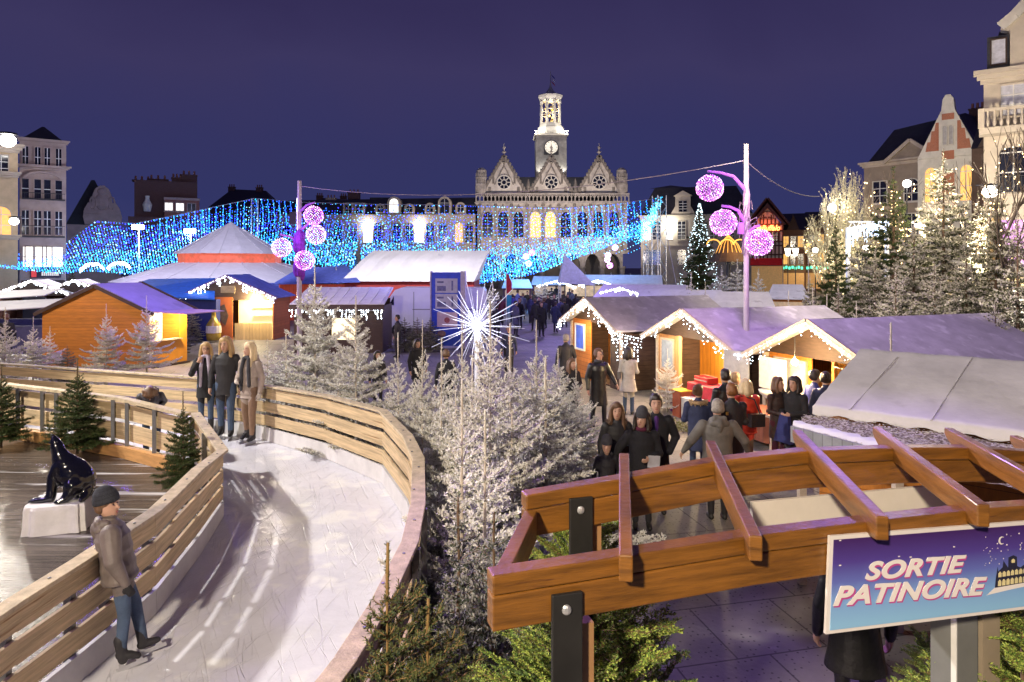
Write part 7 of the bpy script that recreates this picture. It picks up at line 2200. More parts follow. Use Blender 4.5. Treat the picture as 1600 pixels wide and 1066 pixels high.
# feathery thuja round the pergola foot
def thuja(seed, h, n, rad):
    q = random.Random(seed); segs = []
    for k in range(n):
        z = h * q.uniform(.03, .97); a = q.uniform(0, 6.28); rr = rad * (1 - (z / h) ** 2 * .6)
        p = Vector((math.cos(a) * rr * .15, math.sin(a) * rr * .15, z)); L_ = rr * q.uniform(.6, 1.15)
        d = Vector((math.cos(a), math.sin(a), q.uniform(.25, .9))).normalized(); ns = 6
        sd = d.cross(Vector((0, 0, 1))).normalized()
        sd = (sd + Vector((0, 0, q.uniform(-.8, .8)))).normalized()
        for s in range(ns):
            d2 = (d + Vector((0, 0, -.12 * s / ns))).normalized(); e = p + d2 * L_ / ns
            segs.append((p, e, .003, .0025))
            for sg_ in (-1, 1):
                for u in (.2, .7):
                    b = lerp(p, e, u); tl = L_ * .30 * (1 - s / ns * .75) * q.uniform(.7, 1.2)
                    dd = (d2 * .8 + sd * sg_ * .75).normalized(); e2 = b + dd * tl
                    segs.append((b, e2, .002, .0015))
                    for s3 in (-1, 1):
                        for u3 in (.4, .75):
                            b3 = lerp(b, e2, u3); segs.append((b3, b3 + (dd * .8 + sd * s3 * .6 + d2 * .3).normalized() * tl * .35, .0015, .001))
            p = e
    return segs
TM_ = [LIME, leafmat('thuja_dark', (.10, .17, .035), .4), mk('thuja_stem', (.2, .12, .05), .8)]
thm = needle_mesh('crown', thuja(3, 2.2, 190, .62), 2, 300, .014, .0052, TM_, .35, .8, True)
thm2 = needle_mesh('crown', thuja(9, 2.0, 170, .60), 5, 300, .014, .0052, TM_, .6, .8, True)
thm_t = trunk_mesh('trunk', 2.0, .03, .2, BARK)
for me, px, Y, s, top, lab in ((thm, 925, 2.75, 1.0, 938, 'bright green thuja hugging the near pergola post'), (thm2, 850, 3.0, .9, 965, 'thuja spray just beside the pergola post toward the rink'), (thm2, 1000, 3.3, .80, 960, 'lower thuja bush under the pergola beam'), (thm, 905, 3.75, 1.0, 800, 'thuja sprig standing between the two pergola beams'),
    (thm2, 1455, 4.6, .55, 985, 'dark thuja behind the exit sign on the paving'), (thm, 1598, 3.0, 1.0, 960, 'thuja at the picture edge beside the grey post')):
    p = U(px, 415, Y); zt = U(px, top, Y).z
    r = thing('thuja', lab, 'thuja bush', (p.x, Y, 0), rnd.uniform(0, 6), 'thuja bushes round the pergola')
    f = zt / 2.15; r.scale = (s * .75 if px in (905, 1290) else s, s * .75 if px in (905, 1290) else s, f)
    inst('trunk', thm_t, r); inst('crown', me, r)
# cut fir greenery lying along the foot of the hut with the bottle poster
sg = []
q = random.Random(31)
for k in range(60):
    t = q.random(); b = lerp(Vector((3.25, 15.9, .03)), Vector((4.35, 14.2, .03)), t) + Vector((q.uniform(-.2, .2), q.uniform(-.15, .15), 0))
    a = q.uniform(0, 6.28); d = Vector((math.cos(a), math.sin(a), q.uniform(.1, .6))).normalized(); sg.append((b, b + d * q.uniform(.2, .4), .005, .003))
tag(inst('fir_cuttings', needle_mesh('fir_cuttings', sg, 4, 240, .045, .012, [leafmat('olive_cut', (.13, .14, .04), .3), leafmat('olive_cut_pale', (.3, .3, .2), .2), BARK], .3)), 'strip of cut fir greenery on the paving before the stall table', 'greenery', kind='stuff')
# ================================================================ people, seal
DG = None
def sculpt(name, chains, mats, voxel, smooth=6):
    """chains: (material, kind, nodes). 'v': rings in the xy plane (x, y, z, rx, ry); 't': round limb (x, y, z, r).
    The shapes are fused into one continuous skin by a voxel remesh; each face takes the material of the nearest chain."""
    m = MB()
    for mt, kind, nd in chains:
        if kind == 't':
            pts = [Vector(n[:3]) for n in nd]; rr = [n[3] for n in nd]
            m.tube(pts, rr, 12)
            for p, r in zip(pts, rr):
                m.ball(p, r * .995, 12, 8)
        else:
            n_ = 20; vs = []; fs = []
            for x, y, z, rx, ry in nd:
                for k in range(n_):
                    a = 2 * math.pi * k / n_
                    vs.append((x + rx * math.cos(a), y + ry * math.sin(a), z))
            for i in range(len(nd) - 1):
                for k in range(n_):
                    k2 = (k + 1) % n_
                    f = (i * n_ + k, i * n_ + k2, (i + 1) * n_ + k2, (i + 1) * n_ + k)
                    fs.append(f if nd[-1][2] > nd[0][2] else f[::-1])
            lo, hi = tuple(range(n_)), tuple((len(nd) - 1) * n_ + k for k in range(n_))
            fs += [lo[::-1], hi] if nd[-1][2] > nd[0][2] else [lo, hi[::-1]]
            m.add(vs, fs)
    me = m.mesh(name, mats)
    ob = bpy.data.objects.new('temporary', me)
    COL.objects.link(ob)
    md = ob.modifiers.new('r', 'REMESH'); md.mode = 'VOXEL'; md.voxel_size = voxel; md.use_smooth_shade = True
    sm = ob.modifiers.new('s', 'SMOOTH'); sm.factor = .5; sm.iterations = smooth
    dg = bpy.context.evaluated_depsgraph_get()
    dg.update()
    out = bpy.data.meshes.new_from_object(ob.evaluated_get(dg))
    bpy.data.objects.remove(ob); bpy.data.meshes.remove(me)
    out.name = name
    out.materials.clear()
    for mt in mats:
        out.materials.append(mt)
    n = len(out.polygons)
    if n and len(mats) > 1:
        c = np.empty(n * 3, np.float32); out.polygons.foreach_get('center', c); c = c.reshape(-1, 3)
        best = np.full(n, 1e9); mi = np.zeros(n, np.int32)
        for mt, kind, nd in chains:
            for i in range(max(1, len(nd) - 1)):
                a = np.array(nd[i]); b = np.array(nd[min(i + 1, len(nd) - 1)])
                d = b[:3] - a[:3]; L2 = max(1e-9, d @ d)
                t = np.clip(((c - a[:3]) @ d) / L2, 0, 1)
                o = c - (a[:3] + t[:, None] * d)
                if kind == 't':
                    r = a[3] + (b[3] - a[3]) * t
                    dist = np.linalg.norm(o, axis=1) - r
                else:
                    rx = a[3] + (b[3] - a[3]) * t; ry = a[4] + (b[4] - a[4]) * t
                    rm = np.minimum(rx, ry)
                    e = np.sqrt((o[:, 0] / rx) ** 2 + (o[:, 1] / ry) ** 2 + (o[:, 2] / rm) ** 2)
                    dist = (e - 1) * rm
                w = dist < best
                best[w] = dist[w]; mi[w] = mt
        out.polygons.foreach_set('material_index', mi)
    out.polygons.foreach_set('use_smooth', np.ones(n, bool))
    out.update()
    return out

def cloth(name, c, rough=.85, bump=.5, bs=14, var=.22, sheen=0, coat=0):
    return mk(name, c, rough, var, 5, bump=bump, bscale=bs, coat=coat)
SKIN = mk('skin', (.52, .30, .21), .55, .08, 8)
BLK = cloth('black_wool', (.014, .013, .016))
BLKJ = cloth('black_jacket', (.020, .018, .022), .65)
LEATHER = mk('black_leather', (.018, .017, .018), .32, .3, 5, bump=.6, bscale=9)
JEANS = cloth('blue_jeans', (.055, .085, .15), bump=.4, bs=24)
DARKT = cloth('dark_trousers', (.022, .020, .024))
SHOE = mk('dark_shoe', (.02, .018, .017), .5, .2)
HAIRB = mk('blond_hair', (.42, .27, .12), .5, .3, 30, (1, 1, .15), bump=.5, bscale=60)
HAIRD = mk('dark_hair', (.025, .015, .010), .45, .3, 30, (1, 1, .15), bump=.4, bscale=50)
HAIRM = mk('brown_hair', (.12, .06, .03), .5, .3, 30, (1, 1, .15), bump=.4, bscale=50)
HAIRG = mk('grey_hair', (.30, .26, .22), .6, .3, 30, bump=.3, bscale=50)
HAIRP = mk('pale_blond_hair', (.66, .50, .30), .5, .2, 30, (1, 1, .15), bump=.5, bscale=60)
EYE = mk('eye_dark', (.02, .014, .012), .3, .1)
LIP = mk('lip', (.38, .13, .11), .5, .1)
_bodies = {}
def hand(ch, mat, W, D, N, sc=1.0, thick=1.0):
    W, D, N = Vector(W), Vector(D).normalized(), Vector(N)
    N = (N - D * N.dot(D)).normalized(); S_ = D.cross(N)
    s = sc
    ch.append((mat, 't', [tuple(W) + (.026 * s * thick,), tuple(W + D * .05 * s) + (.031 * s * thick,), tuple(W + D * .085 * s) + (.026 * s * thick,)]))
    for o, L_ in ((-.031, .062), (-.0105, .076), (.0105, .072), (.031, .056)):
        b = W + D * .085 * s + S_ * o * s
        k1 = b + (D * .9 + N * .35).normalized() * L_ * .5 * s
        k2 = k1 + (D * .55 + N * .8).normalized() * L_ * .5 * s
        ch.append((mat, 't', [tuple(b) + (.0105 * s * thick,), tuple(k1) + (.0098 * s * thick,), tuple(k2) + (.0085 * s * thick,)]))
    b = W + D * .028 * s - S_ * .026 * s
    k1 = b + (D * .6 - S_ * .75 + N * .3).normalized() * .038 * s
    k2 = k1 + (D * .9 + N * .3).normalized() * .03 * s
    ch.append((mat, 't', [tuple(b) + (.013 * s * thick,), tuple(k1) + (.011 * s * thick,), tuple(k2) + (.009 * s * thick,)]))
def person(label, p, rz, height, top=None, legs=None, shoes=None, glove=None, skin=None, hair=('short', None), hat=None, hem=.80, flare=0.0, arms=('down', 'down'), stride=0.0, yaw=0, pitch=0,
           head=1.0, bulk=1.0, puff=0, bend=0, scarf=None, hood=None, fur=None, bag=None, skates=False, shirt=None, phone=None, collar=None, voxel=.0105, face=True, group=None, lean=(0, 0), glasses=False, hatband=None, cat='person', key=None, skirt=None, holding=None):
    top = top or BLK; legs = legs or DARKT; shoes = shoes or SHOE; skin = skin or SKIN
    mats = [skin, top, legs, shoes, glove or skin]
    r = thing('person', label, cat, p, rz, group)
    s = height / 1.765
    r.scale = (s, s, s)
    r.rotation_euler = (Matrix.Rotation(lean[1], 3, 'Y') @ Matrix.Rotation(lean[0], 3, 'X') @ Matrix.Rotation(rz, 3, 'Z')).to_euler()
    B = R(bend)
    def bd(q):                                                  # bend the upper body forward about the hips
        x, y, z = q[:3]
        if B and z > .93:
            dy, dz = y, z - .93
            y, z = dy * math.cos(B) - dz * math.sin(B), .93 + dz * math.cos(B) + dy * math.sin(B)
        return (x, y, z) + tuple(q[3:])
    hc = Vector((0, 0, 1.55))
    Rh = Matrix.Rotation(R(yaw), 3, 'Z') @ Matrix.Rotation(R(pitch), 3, 'X')
    def hd(q):
        v = hc + Rh @ ((Vector(q[:3]) - hc) * head)
        rest = tuple(x * head for x in q[3:])
        return bd(tuple(v) + rest)
    k_ = (key, voxel) if key else None
    parts = _bodies.get(k_) if k_ else None
    if parts is None:
        parts = []
        ch = []
        b = bulk
        # torso and coat
        rings = []
        if hem < .78:
            rings += [(0, .01, hem, .185 * b + flare, .135 * b + flare * .8), (0, .01, (hem + .85) / 2, .180 * b + flare * .5, .13 * b + flare * .4)]
        else:
            rings += [(0, .0, hem, .175 * b, .125 * b)]
        rings += [(0, 0, .95, .170 * b, .122 * b), (0, 0, 1.12, .165 * b, .118 * b), (0, 0, 1.28, .182 * b, .122 * b), (0, .005, 1.39, .178 * b, .105 * b), (0, .01, 1.45, .105 * b, .08 * b), (0, .01, 1.50, .062, .060)]
        if puff:
            rr = []
            for i in range(len(rings) - 1):
                for j in range(3):
                    q_ = [lerp(u, v, j / 3) for u, v in zip(rings[i], rings[i + 1])]
                    w = 1 + (.05 if j == 1 else -.02); rr.append((q_[0], q_[1], q_[2], q_[3] * w, q_[4] * w))
            rings = rr + [rings[-1]]
        if B:                                                   # a bent torso is built as a thick limb chain
            ch.append((1, 't', [bd((0, 0, z, rx * .88)) for _, _, z, rx, _ in rings if z < 1.42]))
            ch.append((1, 't', [bd((-.12, 0, 1.38, .07)), bd((.12, 0, 1.38, .07))]))
        else:
            ch.append((1, 'v', rings))
        ch.append((0, 't', [bd((0, .012, 1.44, .052)), bd((0, 0, 1.56, .050))]))
        for i, sg in enumerate((-1, 1)):
            st = stride * (1 if sg > 0 else -1)
            hx = .088 * sg
            lw = 1.12 if hem > .7 else 1.0
            ch.append((2, 't', [(hx, 0, .92, .088 * lw), (hx * 1.05, -.02 - st * .55 - abs(stride) * .1, .51, .060 * lw), (hx * 1.08, .01 - st, .12 + (.05 if st < 0 else 0), .047 * lw)]))
            zf = .0 if st >= 0 else .03
            ch.append((3, 't', [(hx * 1.1, .035 - st, .055 + zf * 2, .043), (hx * 1.16, -.06 - st, .048 + zf, .043), (hx * 1.2, -.125 - st, .040, .034)]))
            if skates:
                ch.append((3, 't', [(hx * 1.08, .012 - st, .06, .052), (hx * 1.08, .012 - st, .26, .058)]))
            A = arms[i]
            sh = (.165 * sg * b, .01, 1.385)
            if A == 'down': e, w, N = (.242 * sg * b, .03, 1.12), (.25 * sg * b, -.04, .88), (-sg, 0, 0)
            elif A == 'pocket': e, w, N = (.265 * sg * b, .06, 1.13), (.175 * sg * b, -.07, .93), (-sg, 0, 0)
            elif A == 'front': e, w, N = (.225 * sg * b, -.02, 1.13), (.09 * sg, -.23, 1.10), (-sg, 0, .3)
            elif A == 'out': e, w, N = (.30 * sg * b, .02, 1.16), (.36 * sg * b, -.10, .98), (-sg, 0, 0)
            elif A == 'up': e, w, N = (.24 * sg * b, -.14, 1.17), (.12 * sg, -.22, 1.38), (0, 1, 0)
            elif A == 'back': e, w, N = (.29 * sg * b, .13, 1.16), (.30 * sg * b, .02, .95), (-sg, 0, 0)
            elif A == 'around': e, w, N = (.30 * sg * b, .0, 1.20), (.36 * sg * b, .02, 1.0), (-sg, 0, 0)
            else: e, w, N = A
            sh, e, w = bd(sh), bd(e), bd(w)
            thick = 1.12 if puff or hem < .7 else 1.0
            ch.append((1, 't', [sh + (.066 * b * thick,), e + (.054 * b * thick,), w + (.041 * thick,)]))
            if A != 'pocket' and voxel < .016:
                D = Vector(w) - Vector(e)
                hand(ch, 4, Vector(w) + D.normalized() * .01, D, N, 1.0, 1.25 if glove else 1.0)
        # head
        ch.append((0, 'v', [hd(q_) for q_ in ((0, -.040, 1.503, .028, .026), (0, -.034, 1.530, .048, .055), (0, -.018, 1.58, .066, .082), (0, -.006, 1.635, .074, .096), (0, .002, 1.69, .076, .099), (0, .006, 1.735, .055, .072), (0, .008, 1.758, .022, .03))]) if not B else
                  (0, 't', [hd((0, -.03, 1.55, .055)), hd((0, -.01, 1.62, .083)), hd((0, .005, 1.68, .082))]))
        ch.append((0, 't', [hd((0, -.097, 1.640, .009)), hd((0, -.116, 1.603, .014))]))
        for sg in (-1, 1):
            ch.append((0, 't', [hd((.072 * sg, .0, 1.640, .010)), hd((.070 * sg, -.004, 1.605, .009))]))
        parts.append(('body', sculpt('body', ch, mats, voxel), None))
        hs, hm = hair
        if hs != 'none':
            hh = [(0, 't', [hd((0, .012, 1.676, .094)), hd((0, .032, 1.650, .090))]), (0, 't', [hd((0, -.022, 1.706, .074)), hd((0, .02, 1.69, .090))]), (0, 't', [hd((-.045, .03, 1.62, .055)), hd((.045, .03, 1.62, .055))])]
            if hs in ('long', 'bob'):
                zb = 1.27 if hs == 'long' else 1.47
                hh.append((0, 't', [hd((0, .045, 1.70, .075)), hd((0, .062, 1.58, .085)), hd((0, .075, lerp(1.58, zb, .6), .075)), hd((0, .07, zb, .05))]))
                for sg in (-1, 1):
                    hh.append((0, 't', [hd((.055 * sg, -.035, 1.715, .034)), hd((.088 * sg, -.015, 1.64, .032)), hd((.098 * sg, -.02, 1.54, .034)), hd((.105 * sg, -.045, lerp(1.54, zb, .7), .030)), hd((.095 * sg, -.06, zb, .014))]))
                    hh.append((0, 't', [hd((.06 * sg, .04, 1.68, .055)), hd((.09 * sg, .045, 1.52, .05)), hd((.085 * sg, .05, zb + .02, .03))]))
            if hs == 'bun':
                hh.append((0, 't', [hd((0, .115, 1.71, .042)), hd((0, .12, 1.69, .042))]))
            parts.append(('hair', sculpt('hair', hh, [hm], max(.010, voxel), 3), None))
        if hat:
            ht = [(0, 'v', [hd(q_) for q_ in ((0, .002, 1.655, .087, .110), (0, .002, 1.672, .093, .116), (0, .004, 1.715, .092, .114), (0, .012, 1.765, .080, .098), (0, .018, 1.805, .052, .064), (0, .02, 1.820, .02, .026))])]
            parts.append(('hat', sculpt('hat', ht, [hat], max(.008, voxel * .8), 3), None))
        if hood:
            hq = [(0, 't', [bd((-.09, .09, 1.43, .055)), bd((0, .125, 1.45, .06)), bd((.09, .09, 1.43, .055))]), (0, 't', [bd((-.10, .02, 1.47, .035)), bd((-.07, .10, 1.50, .045)), bd((.07, .10, 1.50, .045)), bd((.10, .02, 1.47, .035))]), (0, 't', [bd((0, .13, 1.42, .06)), bd((0, .125, 1.33, .04))])]
            parts.append(('hood', sculpt('hood', hq, [hood], max(.010, voxel), 4), None))
        if fur:
            m = MB(); q = random.Random(8)
            for k in range(420):
                a = q.uniform(-.2 * math.pi, 1.2 * math.pi); c = Vector((.145 * math.cos(a), .01 + .135 * math.sin(a), 1.455 + q.uniform(-.035, .035)))
                d = Vector((math.cos(a) + q.gauss(0, .5), math.sin(a) + q.gauss(0, .5), q.gauss(0, .6))).normalized() * q.uniform(.03, .065)
                sd = d.cross(Vector((0, 0, 1))).normalized() * .010
                m.add([c - sd, c + sd, c + d], [(0, 1, 2)])
            m.tube([(.14 * math.cos(a), .01 + .13 * math.sin(a), 1.455) for a in [(-.2 + 1.4 * i / 12) * math.pi for i in range(13)]], .034, 8)
            parts.append(('fur_collar', m.mesh('fur_collar', fur), None))
        if scarf:
            sq = [(0, 't', [(.075 * math.cos(a), .075 * math.sin(a) - .005, 1.495 + .012 * math.sin(3 * a), .036) for a in [2 * math.pi * i / 10 for i in range(11)]]), (0, 't', [(-.05, -.09, 1.48, .036), (-.07, -.135, 1.30, .034), (-.075, -.135, 1.05, .032), (-.08, -.13, .92, .026)]), (0, 't', [(.05, -.09, 1.48, .034), (.075, -.13, 1.28, .034), (.09, -.135, 1.0, .030)])]
            parts.append(('scarf', sculpt('scarf', sq, [scarf], max(.010, voxel), 3), None))
        if collar:
            parts.append(('collar', sculpt('collar', [(0, 't', [(.072 * math.cos(a), .075 * math.sin(a) + .005, 1.49, .033) for a in [2 * math.pi * i / 10 for i in range(11)]])], [collar], max(.010, voxel), 3), None))
        if shirt:
            parts.append(('shirt', sculpt('shirt', [(0, 't', [(0, -.082, 1.43, .038), (0, -.100, 1.30, .040), (0, -.098, 1.12, .036)])], [shirt], .011, 3), None))
        if face and voxel < .016:
            m = MB()
            for sg in (-1, 1):
                m.ball(hd((.031 * sg, -.0885, 1.642)), (.0125 * head, .008, .0075 * head), 8, 6)
                m.tube([hd((.016 * sg, -.096, 1.664)), hd((.034 * sg, -.093, 1.668)), hd((.050 * sg, -.078, 1.662))], .0045, 5)
            parts.append(('eyes', m.mesh('eyes', EYE), None))
            m = MB(); m.ball(hd((0, -.0925, 1.566)), (.024 * head, .010, .0075 * head), 10, 6)
            parts.append(('mouth', m.mesh('mouth', LIP), None))
        if glasses:
            m = MB()
            for sg in (-1, 1):
                m.tube([hd((.032 * sg + .024 * math.cos(a), -.106, 1.640 + .017 * math.sin(a))) for a in [2 * math.pi * i / 10 for i in range(11)]], .003, 4)
                m.tube([hd((.056 * sg, -.104, 1.645)), hd((.078 * sg, .0, 1.648))], .003, 4)
            m.tube([hd((-.009, -.109, 1.642)), hd((.009, -.109, 1.642))], .003, 4)
            parts.append(('glasses', m.mesh('glasses', IRON), None))
        if skates:
            for sg in (-1, 1):
                st = stride * (1 if sg > 0 else -1); x = .1 * sg
                m = MB(); m.box(x - .004, x + .004, -.20 - st, .09 - st, -.055, -.01); m.box(x - .012, x + .012, -.16 - st, -.10 - st, -.012, .02); m.box(x - .012, x + .012, .01 - st, .06 - st, -.012, .02)
                parts.append(('skate_blade', m.mesh('skate_blade', ALU), None))
        if k_: _bodies[k_] = parts
    for nm, me, _ in parts:
        inst(nm, me, r)
    return r
def extra(r, name, m, mat):
    return m.build(name, mat, r)
def pxp(px, top, Y, zb=0.0):
    """place on the ground under a head seen at (px, top): returns point, height"""
    x = (px - CX) / F * Y
    return (x, Y, zb), H - (top - CY) * Y / F - zb

BROWNJ = cloth('grey_brown_jacket', (.145, .115, .105), .6, .6, 9)
NAVY = cloth('navy_parka', (.025, .032, .085), .75)
GREYJ = cloth('olive_grey_jacket', (.15, .135, .12), .7, .7, 8)
BEIGEJ = cloth('beige_down_jacket', (.34, .27, .23), .6, .35, 10)
REDJ = cloth('red_down_jacket', (.62, .05, .025), .5, .5, 10)
CREAMC = cloth('cream_raincoat', (.42, .38, .33), .75, .4, 8)
TAN = cloth('tan_trousers', (.20, .12, .075))
BLUEJ = cloth('royal_blue_jacket', (.03, .035, .20), .7)
BURG = cloth('burgundy_scarf', (.10, .012, .035), .9)
KNIT = mk('striped_knit', (.030, .032, .042), .95, .2, 6, planks=(2, 26, .35), bump=.6, bscale=50)
LILAC = cloth('lilac_scarf', (.42, .36, .46), .9)
PALEB = cloth('pale_blue_scarf', (.42, .50, .62), .9)
GREYK = cloth('grey_knit', (.05, .048, .055), .95)
FURT = mk('tan_fur', (.42, .28, .15), .9, .3, 20)
FURB = mk('brown_fur', (.12, .07, .045), .9, .3, 20)
WOOLW = cloth('cream_mitten', (.58, .52, .46), .9)

# ---- the boy and the girls on the ice
bx = (212 - CX) / F * 5.25
person('boy in striped knit hat and grey-brown hooded jacket leaning on the ice boarding', (bx, 5.25, ZI + .045), R(122), 1.27, BROWNJ, JEANS, BLKJ, BLK, hair=('short', HAIRM), hat=KNIT, hem=.84, yaw=-38, pitch=4, head=1.13, bulk=1.42, puff=1, hood=BROWNJ, skates=True, arms=('down', 'around'), stride=.10, lean=(0, R(-11)), voxel=.009)
for lab, px, top_, Y, rz, kw in (
    ('girl in glasses with pale blue scarf, dark coat and jeans, first of three skaters', 322, 535, 12.35, .25, dict(top=BLK, legs=JEANS, hair=('long', HAIRB), scarf=LILAC, hem=.68, glasses=True, arms=('up', 'down'), yaw=8)),
    ('tallest blond girl in a black jacket standing between two other skaters', 353, 526, 12.05, .15, dict(top=BLKJ, legs=JEANS, hair=('long', HAIRB), hem=.74, arms=('down', 'down'), yaw=-18, pitch=8, bulk=1.02)),
    ('girl in beige down jacket, cream mittens and dark hanging scarf', 390, 535, 11.75, -.30, dict(top=BEIGEJ, legs=TAN, hair=('long', HAIRP), scarf=GREYK, hem=.76, arms=('front', 'down'), glove=WOOLW, puff=1, yaw=-20, hood=BEIGEJ))):
    p, h = pxp(px, top_, Y, ZI + .05)
    person(lab, p, rz, h, shoes=BLKJ, skates=True, stride=.05, voxel=.0095, **kw)
p, h = pxp(232, 596, 10.75, ZI + .03)
person('long haired child in a dark jacket bending over the deck railing', (p[0] - .08, p[1] + .25, p[2]), R(25), 1.50, cloth('slate_jacket', (.06, .055, .07), .6), JEANS, BLKJ, hair=('long', HAIRM), bend=62, arms=('front', 'front'), skates=True, hood=BLK, puff=0, pitch=20)
# ---- walkway, nearest group
Q = [
 ('woman with loose brown hair and fur collar standing behind the small boy', 964, 629, 10.05, .15, dict(top=BLKJ, hair=('long', HAIRM), fur=FURB, hem=.55, yaw=-15, arms=('down', 'pocket'), bulk=1.05)),
 ('woman in black knit hat and burgundy scarf holding a folded paper', 1003, 641, 9.5, -.10, dict(top=BLK, hair=('bob', HAIRD), hat=GREYK, collar=BURG, hem=.5, yaw=-22, arms=('around', 'front'), bulk=1.12, head=1.05)),
 ('tall man in open black coat over a purple sweater, hands in pockets', 1025, 617, 10.1, -.12, dict(top=BLK, hair=('short', HAIRD), shirt=cloth('purple_sweater', (.06, .015, .12), .9), hem=.62, arms=('pocket', 'pocket'), bulk=1.12, head=1.05)),
 ('small boy in dark jacket and grey banded knit cap before two women', 948, 687, 9.45, .05, dict(top=BLKJ, hair=('none', None), hat=GREYK, hem=.7, hood=GREYK, arms=('down', 'pocket'), head=1.18, yaw=-10)),
 ('man in a long black leather coat and glasses walking past the huts', 935, 545, 15.4, .25, dict(top=LEATHER, hair=('short', HAIRM), hem=.50, flare=.03, stride=.13, arms=('down', 'out'), glasses=True, yaw=45, bulk=1.05, collar=GREYK)),
 ('woman in a cream raincoat and jeans seen from behind with shoulder bag', 982, 543, 16.7, R(165), dict(top=CREAMC, legs=JEANS, hair=('bob', HAIRD), hem=.62, flare=.05, arms=('front', 'front'), face=False, yaw=-20)),
 ('blond woman with bun in navy parka with tan fur hood, back turned', 1091, 601, 11.5, R(170), dict(top=NAVY, legs=JEANS, hair=('bun', HAIRM), fur=FURT, hem=.58, arms=('front', 'front'), face=False, bulk=1.08, yaw=-35)),
 ('broad man in an olive grey jacket with cropped hair, back turned', 1121, 624, 9.8, R(178), dict(top=GREYJ, hair=('short', HAIRG), hem=.70, hood=GREYJ, arms=('out', 'out'), face=False, bulk=1.30)),
 ('tall dark haired man in a black leather jacket in the queue', 1133, 577, 12.3, R(200), dict(top=LEATHER, hair=('short', HAIRD), hem=.72, face=False, bulk=1.15, arms=('front', 'front'))),
 ('red haired person in a black jacket with a small badge, back turned', 1143, 599, 11.0, R(190), dict(top=BLKJ, legs=TAN, hair=('short', mk('auburn_hair', (.22, .09, .03), .5, .3, 30)), hem=.66, face=False, bulk=1.1, arms=('front', 'pocket'))),
 ('pale haired woman in a bright red jacket with a black shoulder bag', 1165, 592, 12.1, R(185), dict(top=REDJ, legs=TAN, hair=('bob', HAIRP), hem=.74, puff=1, face=False, bulk=1.15, arms=('front', 'out'))),
 ('face turned sideways between two men in the queue by the notice panel', 1149, 582, 12.9, R(110), dict(top=BLK, hair=('short', HAIRB), hem=.7)),
 ('brown haired woman in brown jacket chatting, facing the queue', 1216, 589, 12.2, .35, dict(top=cloth('dark_brown_jacket', (.04, .024, .022), .6), legs=cloth('maroon_skirt', (.07, .012, .03)), hair=('bob', HAIRM), hem=.62, arms=('front', 'front'), yaw=20)),
 ('dark haired woman in a black coat holding a blue bag', 1241, 588, 12.0, R(-55), dict(top=BLK, hair=('bob', HAIRD), hem=.45, arms=('front', 'front'), bulk=1.08)),
 ('dark haired customer leaning at the counter of the nearest timber hut', 1273, 578, 12.6, R(100), dict(top=BLUEJ, hair=('short', HAIRD), hem=.74, bulk=1.05)),
 ('customer with tied hair in a blue jacket beside another at the counter', 1290, 581, 12.2, R(150), dict(top=NAVY, hair=('bun', HAIRD), hem=.74, face=False)),
 ('man in a dark jacket looking at the blue window of the farthest timber hut', 884, 522, 19.0, R(200), dict(top=BLKJ, hair=('short', HAIRG), hem=.74, face=False, bulk=1.1)),
 ('woman in dark clothes half hidden by frosted branches near the leather coat man', 894, 560, 15.0, .5, dict(top=BLK, hair=('long', HAIRM), hem=.7, arms=('front', 'front'))),
 ('person in shiny leather jacket, jeans and boots hidden behind the exit sign', 1336, 822, 5.2, R(170), dict(top=LEATHER, legs=JEANS, hair=('bob', HAIRD), hem=.62, flare=.04, face=False, bulk=1.1, arms=('down', 'down'))),
 ('man in dark navy coat at the picture edge carrying a cut fir', 10, 490, 25.0, R(200), dict(top=BLK, hair=('short', HAIRM), hem=.7, face=False)),
 ('man in black jacket standing before the white van', 621, 492, 27, R(-60), dict(top=BLKJ, hair=('short', HAIRD), hem=.72)),
 ('dark haired woman with scarf behind the frosted firs below the van', 652, 530, 18.6, .6, dict(top=BLK, hair=('bob', HAIRD), hem=.6, collar=GREYK)),
 ('person in black with a shaved head behind the firs under the blue pillar', 697, 546, 16.2, R(190), dict(top=BLK, hair=('short', HAIRM), hem=.7, face=False)),
 ('person in open navy coat over a pinkish top facing the starburst light', 795, 508, 22.5, .1, dict(top=NAVY, hair=('short', HAIRM), hem=.72, shirt=cloth('pink_top', (.4, .22, .2)))),
 ('seated looking person in dark coat low behind the firs beside another', 590, 548, 17.5, .4, dict(top=BLKJ, hair=('bob', HAIRD), hem=.6)),
]
